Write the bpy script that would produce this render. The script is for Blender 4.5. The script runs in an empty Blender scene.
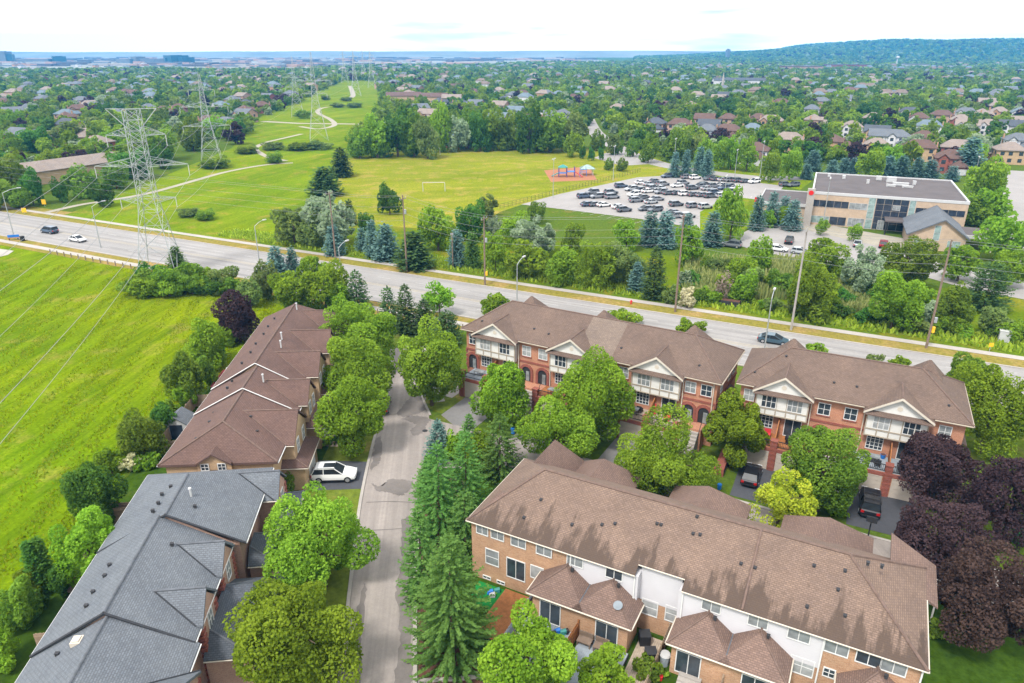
import bpy, math, random
import numpy as np
from mathutils import Vector, Matrix

sc = bpy.context.scene
COL = sc.collection
R = math.radians
# ------------------------------------------------------------------ camera
FPX, CAMH = 710.0, 42.0
TH = math.atan(291.5 / FPX)
SN, CS = math.sin(TH), math.cos(TH)
cd = bpy.data.cameras.new('camera')
cam = bpy.data.objects.new('camera', cd); COL.objects.link(cam)
cam.location = (0, 0, CAMH); cam.rotation_euler = (R(90) - TH, 0, 0)
cd.sensor_width = 36.0; cd.lens = 36.0 * FPX / 1024.0
cd.clip_start = 0.5; cd.clip_end = 60000
sc.camera = cam
# ------------------------------------------------------------------ light
w = bpy.data.worlds.new('World'); sc.world = w; w.use_nodes = True
wn, wl = w.node_tree.nodes, w.node_tree.links
wn.clear()
SUN_EL, SUN_AZ = 56.0, 215.0        # degrees, azimuth clockwise from +Y
sky = wn.new('ShaderNodeTexSky'); sky.sky_type = 'NISHITA'; sky.sun_disc = False
sky.sun_elevation = R(SUN_EL); sky.sun_rotation = R(SUN_AZ); sky.dust_density = 3.0; sky.air_density = 1.0
cl = wn.new('ShaderNodeTexNoise'); cl.inputs['Scale'].default_value = 3.0; cl.inputs['Detail'].default_value = 4
tcw = wn.new('ShaderNodeTexCoord'); mpw = wn.new('ShaderNodeMapping'); mpw.inputs['Scale'].default_value = (1, 1, 9)
wl.new(tcw.outputs['Generated'], mpw.inputs['Vector']); wl.new(mpw.outputs['Vector'], cl.inputs['Vector'])
crw = wn.new('ShaderNodeValToRGB')
crw.color_ramp.elements[0].position = .31; crw.color_ramp.elements[0].color = (2.4, 2.4, 2.45, 1)
crw.color_ramp.elements[1].position = .46; crw.color_ramp.elements[1].color = (6.9, 6.9, 6.85, 1)
wl.new(cl.outputs['Fac'], crw.inputs['Fac'])
mxw = wn.new('ShaderNodeMixRGB'); mxw.inputs['Fac'].default_value = .9
wl.new(sky.outputs['Color'], mxw.inputs['Color1']); wl.new(crw.outputs['Color'], mxw.inputs['Color2'])
bg = wn.new('ShaderNodeBackground'); bg.inputs['Strength'].default_value = .11
wo = wn.new('ShaderNodeOutputWorld')
wl.new(mxw.outputs['Color'], bg.inputs['Color']); wl.new(bg.outputs['Background'], wo.inputs['Surface'])
sd = bpy.data.lights.new('sun', 'SUN'); sun = bpy.data.objects.new('sun', sd); COL.objects.link(sun)
sd.energy = 1.5; sd.angle = R(11); sd.color = (1.0, .96, .9)
sdir = Vector((math.sin(R(SUN_AZ)) * math.cos(R(SUN_EL)), math.cos(R(SUN_AZ)) * math.cos(R(SUN_EL)), math.sin(R(SUN_EL))))
sun.rotation_euler = sdir.to_track_quat('Z', 'Y').to_euler()
sc.view_settings.view_transform = 'Standard'; sc.view_settings.look = 'None'
sc.view_settings.gamma = 1; sc.view_settings.use_curve_mapping = False
sc.view_settings.exposure = 1.7
sc.cycles.use_denoising = True
sc.cycles.max_bounces = 5; sc.cycles.diffuse_bounces = 2; sc.cycles.glossy_bounces = 2
sc.cycles.transmission_bounces = 3; sc.cycles.volume_bounces = 0; sc.cycles.transparent_max_bounces = 4
sc.cycles.caustics_reflective = False; sc.cycles.caustics_refractive = False
HAZE_DENSITY = 1.4e-4

# ------------------------------------------------------------------ pixel of the photograph -> place on the ground (or at height h)
def P(px, py, h=0.0):
    u = (px - 512) / FPX; v = (py - 341.5) / FPX
    t = (CAMH - h) / (SN + v * CS)
    return (u * t, (CS - v * SN) * t)
def ppm(x, y, z=0.0):
    return FPX / (y * CS - (z - CAMH) * SN)
def proj(x, y, z):
    dz = z - CAMH; d = y * CS - dz * SN
    return (512 + FPX * x / d, 341.5 - FPX * (y * SN + dz * CS) / d)

# ------------------------------------------------------------------ mesh building
class MB:
    def __init__(s): s.v = []; s.f = []; s.m = []
    def poly(s, pts, m=0):
        b = len(s.v); s.v.extend([tuple(p) for p in pts]); s.f.append(tuple(range(b, b + len(pts)))); s.m.append(m)
    def box(s, x0, x1, y0, y1, z0, z1, m=0):
        b = len(s.v)
        s.v += [(x0,y0,z0),(x1,y0,z0),(x1,y1,z0),(x0,y1,z0),(x0,y0,z1),(x1,y0,z1),(x1,y1,z1),(x0,y1,z1)]
        for q in ((3,2,1,0),(4,5,6,7),(0,1,5,4),(1,2,6,5),(2,3,7,6),(3,0,4,7)): s.f.append(tuple(b+i for i in q)); s.m.append(m)
    def obox(s, c, ax, ay, hx, hy, z0, z1, m=0):
        b = len(s.v)
        for z in (z0, z1):
            for sx, sy in ((-1,-1),(1,-1),(1,1),(-1,1)):
                s.v.append((c[0]+ax[0]*hx*sx+ay[0]*hy*sy, c[1]+ax[1]*hx*sx+ay[1]*hy*sy, z))
        for q in ((3,2,1,0),(4,5,6,7),(0,1,5,4),(1,2,6,5),(2,3,7,6),(3,0,4,7)): s.f.append(tuple(b+i for i in q)); s.m.append(m)
    def tube(s, p0, p1, r0, r1=None, n=6, m=0, cap=True):
        r1 = r0 if r1 is None else r1
        a, b_ = Vector(p0), Vector(p1); d = (b_ - a)
        if d.length < 1e-6: return
        d.normalize(); t = d.orthogonal().normalized(); q = d.cross(t); b = len(s.v)
        for c, r in ((a, r0), (b_, r1)):
            for i in range(n):
                an = 2*math.pi*i/n; s.v.append(tuple(c + (t*math.cos(an) + q*math.sin(an))*r))
        for i in range(n):
            j = (i+1) % n; s.f.append((b+i, b+j, b+n+j, b+n+i)); s.m.append(m)
        if cap:
            s.f.append(tuple(b+n+i for i in range(n))); s.m.append(m)
            s.f.append(tuple(b+n-1-i for i in range(n))); s.m.append(m)
    def path(s, pts, r, n=6, m=0):
        for i in range(len(pts)-1):
            ra = r[i] if isinstance(r, (list, tuple)) else r; rb = r[i+1] if isinstance(r, (list, tuple)) else r
            s.tube(pts[i], pts[i+1], ra, rb, n, m)
    def slab(s, polys, t, m=0, mside=None):
        """planar pieces of a roof given from above -> one closed sheet of thickness t"""
        mside = m if mside is None else mside
        idx = {}; tv = []
        def vid(p):
            k = (round(p[0], 3), round(p[1], 3), round(p[2], 3))
            if k not in idx: idx[k] = len(tv); tv.append(k)
            return idx[k]
        fs = [[vid(p) for p in q] for q in polys]
        b = len(s.v); n = len(tv)
        s.v += tv + [(p[0], p[1], p[2]-t) for p in tv]
        es = {}
        for q in fs:
            s.f.append(tuple(b+i for i in q)); s.m.append(m)
            s.f.append(tuple(b+n+i for i in reversed(q))); s.m.append(mside)
            for i in range(len(q)):
                a, c = q[i], q[(i+1) % len(q)]
                if (c, a) in es: es.pop((c, a))
                else: es[(a, c)] = 1
        for a, c in es: s.f.append((b+c, b+a, b+n+a, b+n+c)); s.m.append(mside)
    def disc(s, c, r, n=10, m=0, axis='x', w=.1):
        ax = {'x': Vector((1,0,0)), 'y': Vector((0,1,0)), 'z': Vector((0,0,1))}[axis]
        s.tube(Vector(c)-ax*w/2, Vector(c)+ax*w/2, r, r, n, m)
    def mesh(s, name, mats):
        return make_mesh(name, s.v, s.f, mats, s.m)

def make_mesh(name, v, f, mats, mi=None, uv=True):
    me = bpy.data.meshes.new(name); me.from_pydata(v, [], f)
    for m in (mats if isinstance(mats, (list, tuple)) else [mats]): me.materials.append(m)
    if mi is not None and len(f): me.polygons.foreach_set('material_index', mi)
    if uv and len(f):
        n = len(me.loops); lv = np.empty(n, np.int32); me.loops.foreach_get('vertex_index', lv)
        co = np.empty(len(me.vertices)*3, np.float32); me.vertices.foreach_get('co', co); co = co.reshape(-1, 3)
        nf = len(me.polygons); no = np.empty(nf*3, np.float32); me.polygons.foreach_get('normal', no); no = no.reshape(-1, 3)
        lt = np.empty(nf, np.int32); me.polygons.foreach_get('loop_total', lt)
        t = np.stack([-no[:, 1], no[:, 0], np.zeros(nf)], 1); ln = np.linalg.norm(t, axis=1)
        t[ln < 1e-4] = (1, 0, 0); t /= np.maximum(np.linalg.norm(t, axis=1), 1e-6)[:, None]
        b = np.cross(no, t); T = np.repeat(t, lt, 0); B = np.repeat(b, lt, 0); c = co[lv]
        u = np.stack([(c*T).sum(1), (c*B).sum(1)], 1).astype(np.float32)
        me.uv_layers.new(name='metres').data.foreach_set('uv', u.ravel())
    me.update(); return me

def put(name, me, parent=None, loc=(0, 0, 0), rz=0.0):
    o = bpy.data.objects.new(name, me); COL.objects.link(o)
    o.location = loc; o.rotation_euler = (0, 0, rz)
    if parent is not None: o.parent = parent
    return o
def obj(name, mb, mats, parent=None, loc=(0, 0, 0), rz=0.0):
    return put(name, mb.mesh(name, mats), parent, loc, rz)
def tag(o, label, cat, group=None):
    o['label'] = label; o['category'] = cat
    if group: o['group'] = group
    return o
def thing(name, label, cat, loc=(0, 0, 0), rz=0.0, group=None):
    o = put(name, None, None, loc, rz); return tag(o, label, cat, group)
def struct(name, mb, mats, **k):
    o = obj(name, mb, mats, **k); o['kind'] = 'structure'; return o
KIDS = {}
def copy_tree(o, parent=None):
    c = o.copy(); COL.objects.link(c)
    if parent is not None: c.parent = parent
    for ch in list(o.children): copy_tree(ch, c)
    return c

# ------------------------------------------------------------------ materials
class NT:
    def __init__(s, name):
        s.m = bpy.data.materials.new(name); s.m.use_nodes = True; s.t = s.m.node_tree; s.n = s.t.nodes; s.l = s.t.links
        s.b = s.n['Principled BSDF']; s.out = s.n['Material Output']
        s.b.inputs['Specular IOR Level'].default_value = .18
    def node(s, t, **kw):
        n = s.n.new(t)
        for k, v in kw.items():
            if k in n.inputs: n.inputs[k].default_value = v
            else: setattr(n, k, v)
        return n
    def link(s, a, b): s.l.new(a, b)
    def coord(s, kind='Object', scale=None, rot=None):
        tc = s.node('ShaderNodeTexCoord').outputs[kind]
        if scale is None and rot is None: return tc
        mp = s.node('ShaderNodeMapping')
        if scale is not None: mp.inputs['Scale'].default_value = scale
        if rot is not None: mp.inputs['Rotation'].default_value = rot
        s.link(tc, mp.inputs['Vector']); return mp.outputs['Vector']
    def noise(s, vec, scale, detail=3, rough=.55):
        n = s.node('ShaderNodeTexNoise', Scale=scale, Detail=detail, Roughness=rough); s.link(vec, n.inputs['Vector']); return n.outputs['Fac']
    def ramp(s, fac, stops):
        r = s.node('ShaderNodeValToRGB'); e = r.color_ramp.elements
        while len(e) < len(stops): e.new(.5)
        for i, (p, c) in enumerate(stops): e[i].position = p; e[i].color = (*c, 1) if len(c) == 3 else c
        s.link(fac, r.inputs['Fac']); return r.outputs['Color']
    def mix(s, fac, a, b, mode='MIX'):
        x = s.node('ShaderNodeMixRGB', blend_type=mode)
        for i, q in ((0, fac), (1, a), (2, b)):
            if hasattr(q, 'is_linked'): s.link(q, x.inputs[i])
            else: x.inputs[i].default_value = q if i == 0 else (*q, 1)
        return x.outputs['Color']
    def math(s, op, a, b=0.0):
        x = s.node('ShaderNodeMath', operation=op)
        for i, q in ((0, a), (1, b)):
            if hasattr(q, 'is_linked'): s.link(q, x.inputs[i])
            else: x.inputs[i].default_value = q
        return x.outputs[0]
    def done(s, col, rough=.8, bump=None, bstr=.3, metal=0.0):
        if hasattr(col, 'is_linked'): s.link(col, s.b.inputs['Base Color'])
        else: s.b.inputs['Base Color'].default_value = (*col, 1)
        s.b.inputs['Roughness'].default_value = rough; s.b.inputs['Metallic'].default_value = metal
        if bump is not None:
            bp = s.node('ShaderNodeBump', Strength=bstr, Distance=.05); s.link(bump, bp.inputs['Height']); s.link(bp.outputs['Normal'], s.b.inputs['Normal'])
        return s.m

def mul(c, k): return tuple(x*k for x in c)
def plain(name, c, rough=.7, var=.12, scale=2.0, metal=0.0):
    n = NT(name); f = n.noise(n.coord('Object'), scale, 4)
    return n.done(n.ramp(f, [(.3, mul(c, 1-var)), (.7, mul(c, 1+var))]), rough, metal=metal)

def shingle(name, c, stain=None, wet=None, k=1.0):
    n = NT(name); uv = n.coord('UV'); ob = n.coord('Object')
    br = n.node('ShaderNodeTexBrick', offset=.5, Scale=1.0)
    br.inputs['Color1'].default_value = (*mul(c, .88), 1); br.inputs['Color2'].default_value = (*mul(c, 1.13), 1); br.inputs['Mortar'].default_value = (*mul(c, .72), 1)
    br.inputs['Mortar Size'].default_value = .03; br.inputs['Brick Width'].default_value = .30; br.inputs['Row Height'].default_value = .15; br.inputs['Bias'].default_value = 0
    n.link(uv, br.inputs['Vector'])
    f1 = n.noise(ob, .35, 5, .65); f2 = n.noise(ob, 4.0, 5, .7)
    col = n.mix(1.0, br.outputs['Color'], n.ramp(f1, [(.25, (.82, .82, .84)), (.75, (1.16, 1.14, 1.12))]), 'MULTIPLY')
    col = n.mix(1.0, col, n.ramp(f2, [(.2, (.8, .8, .8)), (.8, (1.18, 1.18, 1.18))]), 'MULTIPLY')
    if stain:
        # dark streaks of old granules running down to the front eave (local v = 0)
        sp = n.node('ShaderNodeSeparateXYZ'); n.link(ob, sp.inputs[0])
        st = n.noise(n.coord('Object', (1.0, .26, .0)), .8, 5, .65)
        rag = n.noise(n.coord('Object', (1.0, .3, .0)), 2.6, 3, .6)
        lo = n.math('SUBTRACT', 1.0, n.math('MULTIPLY', sp.outputs['Y'], 1/5.4))       # 1 at the eave, 0 at the ridge
        fac = n.math('ADD', n.math('ADD', n.math('MULTIPLY', st, 1.5), n.math('MULTIPLY', rag, .36)), n.math('MULTIPLY', lo, .62))
        fac = n.math('MULTIPLY', fac, n.math('LESS_THAN', sp.outputs['Y'], 5.2))
        fr = n.ramp(fac, [(.0, (0, 0, 0)), (1.0, (1, 1, 1))])
        mr = n.node('ShaderNodeMapRange'); n.link(fac, mr.inputs[0]); mr.inputs[1].default_value = stain; mr.inputs[2].default_value = stain + .14
        col = n.mix(n.math('MULTIPLY', mr.outputs[0], .85), col, mul(c, .36))
    return n.done(col, .9, br.outputs['Fac'], -.2)

def brickmat(name, c1, c2, mortar):
    n = NT(name); uv = n.coord('UV')
    br = n.node('ShaderNodeTexBrick', offset=.5, Scale=1.0)
    br.inputs['Color1'].default_value = (*c1, 1); br.inputs['Color2'].default_value = (*c2, 1); br.inputs['Mortar'].default_value = (*mortar, 1)
    br.inputs['Mortar Size'].default_value = .012; br.inputs['Brick Width'].default_value = .24; br.inputs['Row Height'].default_value = .085
    n.link(uv, br.inputs['Vector'])
    f = n.noise(n.coord('Object'), .9, 4); f2 = n.noise(uv, 9, 2)
    col = n.mix(1.0, br.outputs['Color'], n.ramp(f, [(.25, (.84, .84, .84)), (.75, (1.14, 1.12, 1.1))]), 'MULTIPLY')
    col = n.mix(1.0, col, n.ramp(f2, [(.25, (.82, .82, .82)), (.75, (1.16, 1.16, 1.16))]), 'MULTIPLY')
    return n.done(col, .9)

def siding(name, c):
    n = NT(name); uv = n.coord('UV'); wv = n.node('ShaderNodeTexWave', wave_type='BANDS', bands_direction='Y', wave_profile='SAW', Scale=1.6)
    n.link(uv, wv.inputs['Vector'])
    f = n.noise(n.coord('Object'), .8, 3)
    col = n.mix(1.0, n.ramp(wv.outputs['Fac'], [(.0, mul(c, .93)), (.12, c)]), n.ramp(f, [(.3, (.95, .95, .95)), (.7, (1.02, 1.02, 1.02))]), 'MULTIPLY')
    return n.done(col, .6)

def leafmat(name, dark, lite, tr=.5):
    n = NT(name); n.n.remove(n.b)
    at = n.node('ShaderNodeAttribute', attribute_name='tint')
    oi = n.node('ShaderNodeObjectInfo')
    col = n.ramp(at.outputs['Fac'], [(0.0, dark), (1.0, lite)])
    hs = n.node('ShaderNodeHueSaturation'); n.link(col, hs.inputs['Color'])
    mr = n.node('ShaderNodeMapRange'); n.link(oi.outputs['Random'], mr.inputs[0]); mr.inputs[3].default_value = .485; mr.inputs[4].default_value = .515; n.link(mr.outputs[0], hs.inputs['Hue'])
    mv = n.node('ShaderNodeMapRange'); n.link(oi.outputs['Random'], mv.inputs[0]); mv.inputs[3].default_value = .85; mv.inputs[4].default_value = 1.2; n.link(mv.outputs[0], hs.inputs['Value'])
    d = n.node('ShaderNodeBsdfDiffuse'); t = n.node('ShaderNodeBsdfTranslucent'); mx = n.node('ShaderNodeMixShader'); mx.inputs[0].default_value = tr
    n.link(hs.outputs['Color'], d.inputs['Color']); n.link(hs.outputs['Color'], t.inputs['Color'])
    n.link(d.outputs[0], mx.inputs[1]); n.link(t.outputs[0], mx.inputs[2]); n.link(mx.outputs[0], n.out.inputs['Surface'])
    return n.m

def grassmat(name, base, alt, dry, dryamt=.55, rows=None, rowk=.25, fine=1.0):
    n = NT(name); ob = n.coord('Object')
    f1 = n.noise(ob, .022, 5, .6); f2 = n.noise(ob, .16, 5, .65); f3 = n.noise(ob, 1.6*fine, 5, .75)
    col = n.mix(n.ramp(f1, [(.35, (0, 0, 0)), (.65, (1, 1, 1))]), base, alt)
    col = n.mix(n.ramp(f2, [(dryamt, (0, 0, 0)), (dryamt+.14, (1, 1, 1))]), col, dry)
    col = n.mix(1.0, col, n.ramp(f3, [(.22, (.45, .5, .4)), (.78, (1.55, 1.48, 1.35))]), 'MULTIPLY')
    if rows is not None:
        ang, sc_ = rows
        rt = n.coord('Object', None, (0, 0, R(ang)))
        def stretched(sx, sy):
            mp = n.node('ShaderNodeMapping'); mp.inputs['Scale'].default_value = (sx, sy, 1); n.link(rt, mp.inputs['Vector']); return mp.outputs['Vector']
        st = n.noise(stretched(sc_, sc_*.07), 1.0, 5, .7); s2 = n.noise(stretched(sc_*.3, sc_*.035), 1.0, 4, .6)
        fac = n.math('ADD', n.math('MULTIPLY', s2, .5), n.math('MULTIPLY', st, .5))
        col = n.mix(1.0, col, n.ramp(fac, [(.36, (1-rowk, 1-rowk*.75, 1-rowk)), (.64, (1+rowk, 1+rowk*.8, 1.0))]), 'MULTIPLY')
    n.b.inputs['Specular IOR Level'].default_value = 0
    return n.done(col, .95, f3, .5)

def roadmat(name, c, patch=.12, along=None):
    n = NT(name); ob = n.coord('Object')
    f1 = n.noise(ob, .12, 5, .65); f2 = n.noise(ob, 2.2, 4, .7); f3 = n.noise(ob, 9.0, 2)
    col = n.ramp(f1, [(.3, mul(c, 1-patch)), (.7, mul(c, 1+patch))])
    col = n.mix(1.0, col, n.ramp(f2, [(.3, (.92, .92, .92)), (.7, (1.07, 1.07, 1.07))]), 'MULTIPLY')
    col = n.mix(1.0, col, n.ramp(f3, [(.3, (.95, .95, .95)), (.7, (1.05, 1.05, 1.05))]), 'MULTIPLY')
    if along is not None:      # tyre-worn tracks along the road
        rt = n.coord('Object', None, (0, 0, R(along)))
        def st(sx, sy, d=3):
            mp = n.node('ShaderNodeMapping'); mp.inputs['Scale'].default_value = (sx, sy, 1); n.link(rt, mp.inputs['Vector']); return n.noise(mp.outputs['Vector'], 1.0, d, .6)
        col = n.mix(1.0, col, n.ramp(st(.012, .75), [(.32, (.8, .8, .8)), (.68, (1.12, 1.12, 1.11))]), 'MULTIPLY')
        col = n.mix(1.0, col, n.ramp(st(.05, 2.6), [(.3, (.9, .9, .9)), (.7, (1.06, 1.06, 1.06))]), 'MULTIPLY')
    return n.done(col, .85)

M = {}
M['shingle_brown'] = shingle('shingle_brown', (.163, .115, .090), stain=1.33)
M['shingle_taupe'] = shingle('shingle_taupe', (.128, .091, .073))
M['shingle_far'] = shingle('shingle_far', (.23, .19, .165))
M['shingle_plum'] = shingle('shingle_plum', (.118, .074, .062))
M['shingle_grey'] = shingle('shingle_grey', (.125, .138, .155))
M['shingle_slate'] = shingle('shingle_slate', (.075, .085, .10))
M['brick_buff'] = brickmat('brick_buff', (.34, .175, .09), (.42, .245, .14), (.36, .27, .2))
M['brick_salmon'] = brickmat('brick_salmon', (.34, .135, .072), (.40, .175, .10), (.36, .23, .17))
M['brick_red'] = brickmat('brick_red', (.19, .04, .03), (.24, .06, .042), (.24, .13, .1))
M['brick_tan'] = brickmat('brick_tan', (.36, .235, .125), (.42, .28, .155), (.38, .3, .22))
M['brick_pink'] = brickmat('brick_pink', (.32, .18, .13), (.37, .22, .16), (.36, .28, .24))
M['brick_school'] = brickmat('brick_school', (.36, .27, .185), (.40, .30, .21), (.38, .3, .24))
M['white'] = plain('white_paint', (.56, .56, .55), .5, .05)
M['white_siding'] = siding('white_siding', (.5, .49, .51))
M['trim'] = plain('beige_trim', (.48, .43, .36), .6, .06)
M['timber_trim'] = plain('half_timber_trim', (.30, .255, .2), .7, .1)
M['stucco'] = plain('stucco_white', (.54, .53, .5), .85, .05)
M['garage'] = plain('garage_door', (.40, .35, .30), .5, .05)
M['concrete'] = roadmat('concrete', (.30, .275, .25))
M['stone'] = plain('paving_stone', (.33, .27, .21), .9, .2, 3)
M['roof_vent'] = plain('roof_vent_black', (.035, .035, .038), .6, .1)
M['metal'] = plain('galvanised_steel', (.36, .38, .385), .45, .08, 1.0, .55)
M['pipe'] = plain('vent_pipe_white', (.42, .42, .42), .5, .05)
M['wood'] = plain('deck_wood', (.27, .11, .04), .7, .25, 3)
M['fence'] = plain('fence_wood', (.27, .2, .14), .9, .2, 3)
M['deck_grey'] = plain('deck_grey', (.24, .27, .30), .7, .1, 3)
M['pole_wood'] = plain('pole_wood', (.17, .125, .095), .9, .2, 2)
M['bark'] = plain('bark', (.09, .065, .045), .95, .25, 4)
M['dark_frame'] = plain('dark_frame', (.03, .03, .032), .5, .1)
M['black'] = plain('black_plastic', (.02, .02, .022), .5, .1)
M['red'] = plain('red_paint', (.5, .02, .02), .5, .08)
M['redfab'] = plain('red_fabric', (.5, .04, .05), .8, .1)
M['blue'] = plain('blue_plastic', (.02, .14, .45), .45, .08)
M['teal'] = plain('teal_plastic', (.04, .2, .19), .45, .08)
M['yellow'] = plain('yellow_paint', (.65, .38, .02), .5, .08)
M['green_turf'] = plain('green_turf', (.01, .16, .03), .9, .15, 8)
M['purple'] = plain('purple_paint', (.12, .06, .2), .5, .08)
M['rust'] = plain('rubber_mulch', (.27, .115, .06), .95, .15, 3)
M['mulch'] = plain('brown_mulch', (.09, .045, .03), .95, .25, 4)
M['maroon'] = plain('maroon_wood', (.17, .03, .03), .7, .15, 3)
M['flat_roof'] = plain('flat_roof_membrane', (.088, .076, .076), .9, .14, .25)
M['parapet'] = plain('parapet_white', (.40, .40, .40), .5, .05)
def glassmat(name, c, rough=.12):
    n = NT(name); f = n.noise(n.coord('Object'), .9, 2)
    m = n.done(n.ramp(f, [(.35, mul(c, .7)), (.65, mul(c, 1.3))]), rough); n.b.inputs['Specular IOR Level'].default_value = .5; return m
M['glass'] = glassmat('window_glass', (.035, .045, .055))
M['glass_blind'] = glassmat('window_with_blind', (.30, .31, .31), .25)
M['glass_half'] = glassmat('window_net_curtain', (.20, .215, .22), .15)
M['glass_green'] = glassmat('green_tint_glass', (.20, .27, .255), .15)
M['glass_navy'] = glassmat('navy_glass', (.022, .03, .045), .1)
M['car_glass'] = glassmat('car_glass', (.02, .024, .028), .3); M['car_glass'].node_tree.nodes['Principled BSDF'].inputs['Specular IOR Level'].default_value = .12
M['tyre'] = plain('tyre_rubber', (.018, .018, .018), .9, .1)
M['rim'] = plain('alloy_rim', (.4, .4, .41), .35, .05, 2, .6)
M['lamp_clear'] = plain('headlamp_lens', (.6, .62, .64), .15, .02)
M['lamp_red'] = plain('tail_lamp', (.35, .01, .01), .2, .02)
PAINT = {}
for k_, c_ in dict(white=(.6, .6, .6), silver=(.36, .38, .4), grey=(.19, .20, .22), black=(.014, .014, .017), blue=(.03, .06, .12), darkgrey=(.11, .12, .135), red=(.2, .015, .02), navy=(.055, .08, .12), teal=(.05, .09, .12)).items():
    n_ = NT('car_paint_' + k_); n_.b.inputs['Coat Weight'].default_value = .6; PAINT[k_] = n_.done(c_, .35, metal=.25 if k_ != 'white' else 0)
# foliage  (dark, light)
LEAF = {}; LK = 1.95
for k_, a_, b_ in (('linden', (.042, .09, .007), (.138, .215, .022)), ('maple', (.042, .08, .006), (.125, .185, .017)), ('bright', (.05, .105, .007), (.14, .215, .02)),
                   ('yellow', (.10, .135, .008), (.25, .255, .025)), ('lime', (.085, .14, .01), (.22, .28, .03)), ('dark', (.018, .05, .01), (.055, .115, .018)), ('mid', (.034, .068, .009), (.10, .15, .018)),
                   ('olive', (.045, .075, .02), (.11, .145, .04)), ('silver', (.07, .105, .055), (.18, .225, .14)), ('purple', (.014, .0085, .0105), (.046, .029, .032)), ('bronze', (.016, .010, .010), (.058, .037, .030)),
                   ('spruce', (.024, .064, .013), (.08, .145, .034)), ('bluespruce', (.035, .07, .065), (.10, .165, .145)), ('pine', (.02, .042, .016), (.055, .09, .03)), ('cedar', (.025, .065, .012), (.06, .12, .022)),
                   ('blossom', (.2, .2, .12), (.42, .4, .26)), ('reed', (.085, .125, .03), (.2, .22, .08)), ('hay', (.05, .085, .003), (.125, .135, .007)), ('bare', (.12, .09, .07), (.2, .16, .13))):
    LEAF[k_] = leafmat('leaves_' + k_, mul(a_, LK), mul(b_, LK*1.12))
# ------------------------------------------------------------------ foliage meshes
def fast_quads(name, V, mat, tint):
    """V: (n,4,3) quads -> mesh with one tint value per face"""
    n = len(V); me = bpy.data.meshes.new(name)
    me.vertices.add(n*4); me.vertices.foreach_set('co', V.astype(np.float32).ravel())
    me.loops.add(n*4); me.loops.foreach_set('vertex_index', np.arange(n*4, dtype=np.int32))
    me.polygons.add(n); me.polygons.foreach_set('loop_start', np.arange(0, n*4, 4, dtype=np.int32))
    me.materials.append(mat)
    a = me.attributes.new('tint', 'FLOAT', 'FACE'); a.data.foreach_set('value', np.clip(tint, 0, 1).astype(np.float32))
    me.update(calc_edges=True); return me

def unit(rs, n):
    v = rs.normal(size=(n, 3)); return v/np.linalg.norm(v, axis=1)[:, None]

def quads_at(rs, pos, nrm, sx, sy):
    n = len(pos); t = np.cross(nrm, unit(rs, n)); t /= np.maximum(np.linalg.norm(t, axis=1), 1e-6)[:, None]
    b = np.cross(nrm, t)
    sx = (sx*(.65+.7*rs.random(n)))[:, None]; sy = (sy*(.65+.7*rs.random(n)))[:, None]
    bend = nrm*sx*.25
    return np.stack([pos-t*sx, pos-b*sy*.8+bend, pos+t*sx, pos+b*sy*.8+bend], 1)

def crown_quads(seed, a, c, leaf, dens=3.0, lobes=34, shape='round', cap=24000):
    """leaves of a broadleaf crown centred on the origin, half width a, half height c"""
    rs = np.random.default_rng(seed)
    d = unit(rs, lobes); d[:, 2] = d[:, 2]*.9 + .05
    rad = .52 + .30*rs.random(lobes)
    lc = d*rad[:, None]; lr = .19 + .15*rs.random(lobes)
    lc = np.vstack([lc, [[0, 0, .05]]]); lr = np.append(lr, .54)
    if shape == 'oval': k = 1 - .28*np.clip(lc[:, 2], -1, 1); lc[:, :2] *= k[:, None]
    if shape == 'cone': k = .95 - .5*np.clip(lc[:, 2], -1, 1); lc[:, :2] *= k[:, None]; lr *= (1 - .25*np.clip(lc[:, 2], -.4, 1))
    if shape == 'loose': lc *= 1.12; lr[:-1] *= .78; lr[-1] = .45
    lt = .55 + .5*(rs.random(lobes+1)-.5)
    area = 4*math.pi*a*c
    n = int(min(cap, dens*area/(leaf*leaf*.62)))
    m = int(n*1.7)
    w = lr**2; pick = rs.choice(lobes+1, m, p=w/w.sum())
    dr = unit(rs, m)
    pos = lc[pick] + dr*(lr[pick]*(1 - .30*rs.random(m)**1.6))[:, None]
    keep = np.ones(m, bool)
    for i in range(lobes+1):
        dd = np.linalg.norm(pos-lc[i], axis=1); keep &= ~((dd < lr[i]*.66) & (pick != i))
    pos = pos[keep][:n]; dr = dr[keep][:n]; pick = pick[keep][:n]
    q = np.linalg.norm(pos, axis=1); ud = pos/np.maximum(q, 1e-6)[:, None]; w1, w2 = unit(rs, 2), rs.random(3)*6.28
    pos = pos*(1 + .13*np.sin(3.1*(ud@w1[0])+w2[0]) + .11*np.sin(5.3*(ud@w1[1])+w2[1]))[:, None]; lo, hi = np.percentile(pos, 1.2, axis=0), np.percentile(pos, 98.8, axis=0); pos = (pos-(lo+hi)/2)/((hi-lo)/2)*.9
    P_ = pos*np.array([a, a, c])
    nrm = dr*.6 + unit(rs, len(pos))*.85 + np.array([0, 0, .3]); nrm /= np.linalg.norm(nrm, axis=1)[:, None]
    V = quads_at(rs, P_, nrm, leaf*.62, leaf*.5)
    tint = lt[pick] + .42*(rs.random(len(pos))-.5)
    return V, tint

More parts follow.
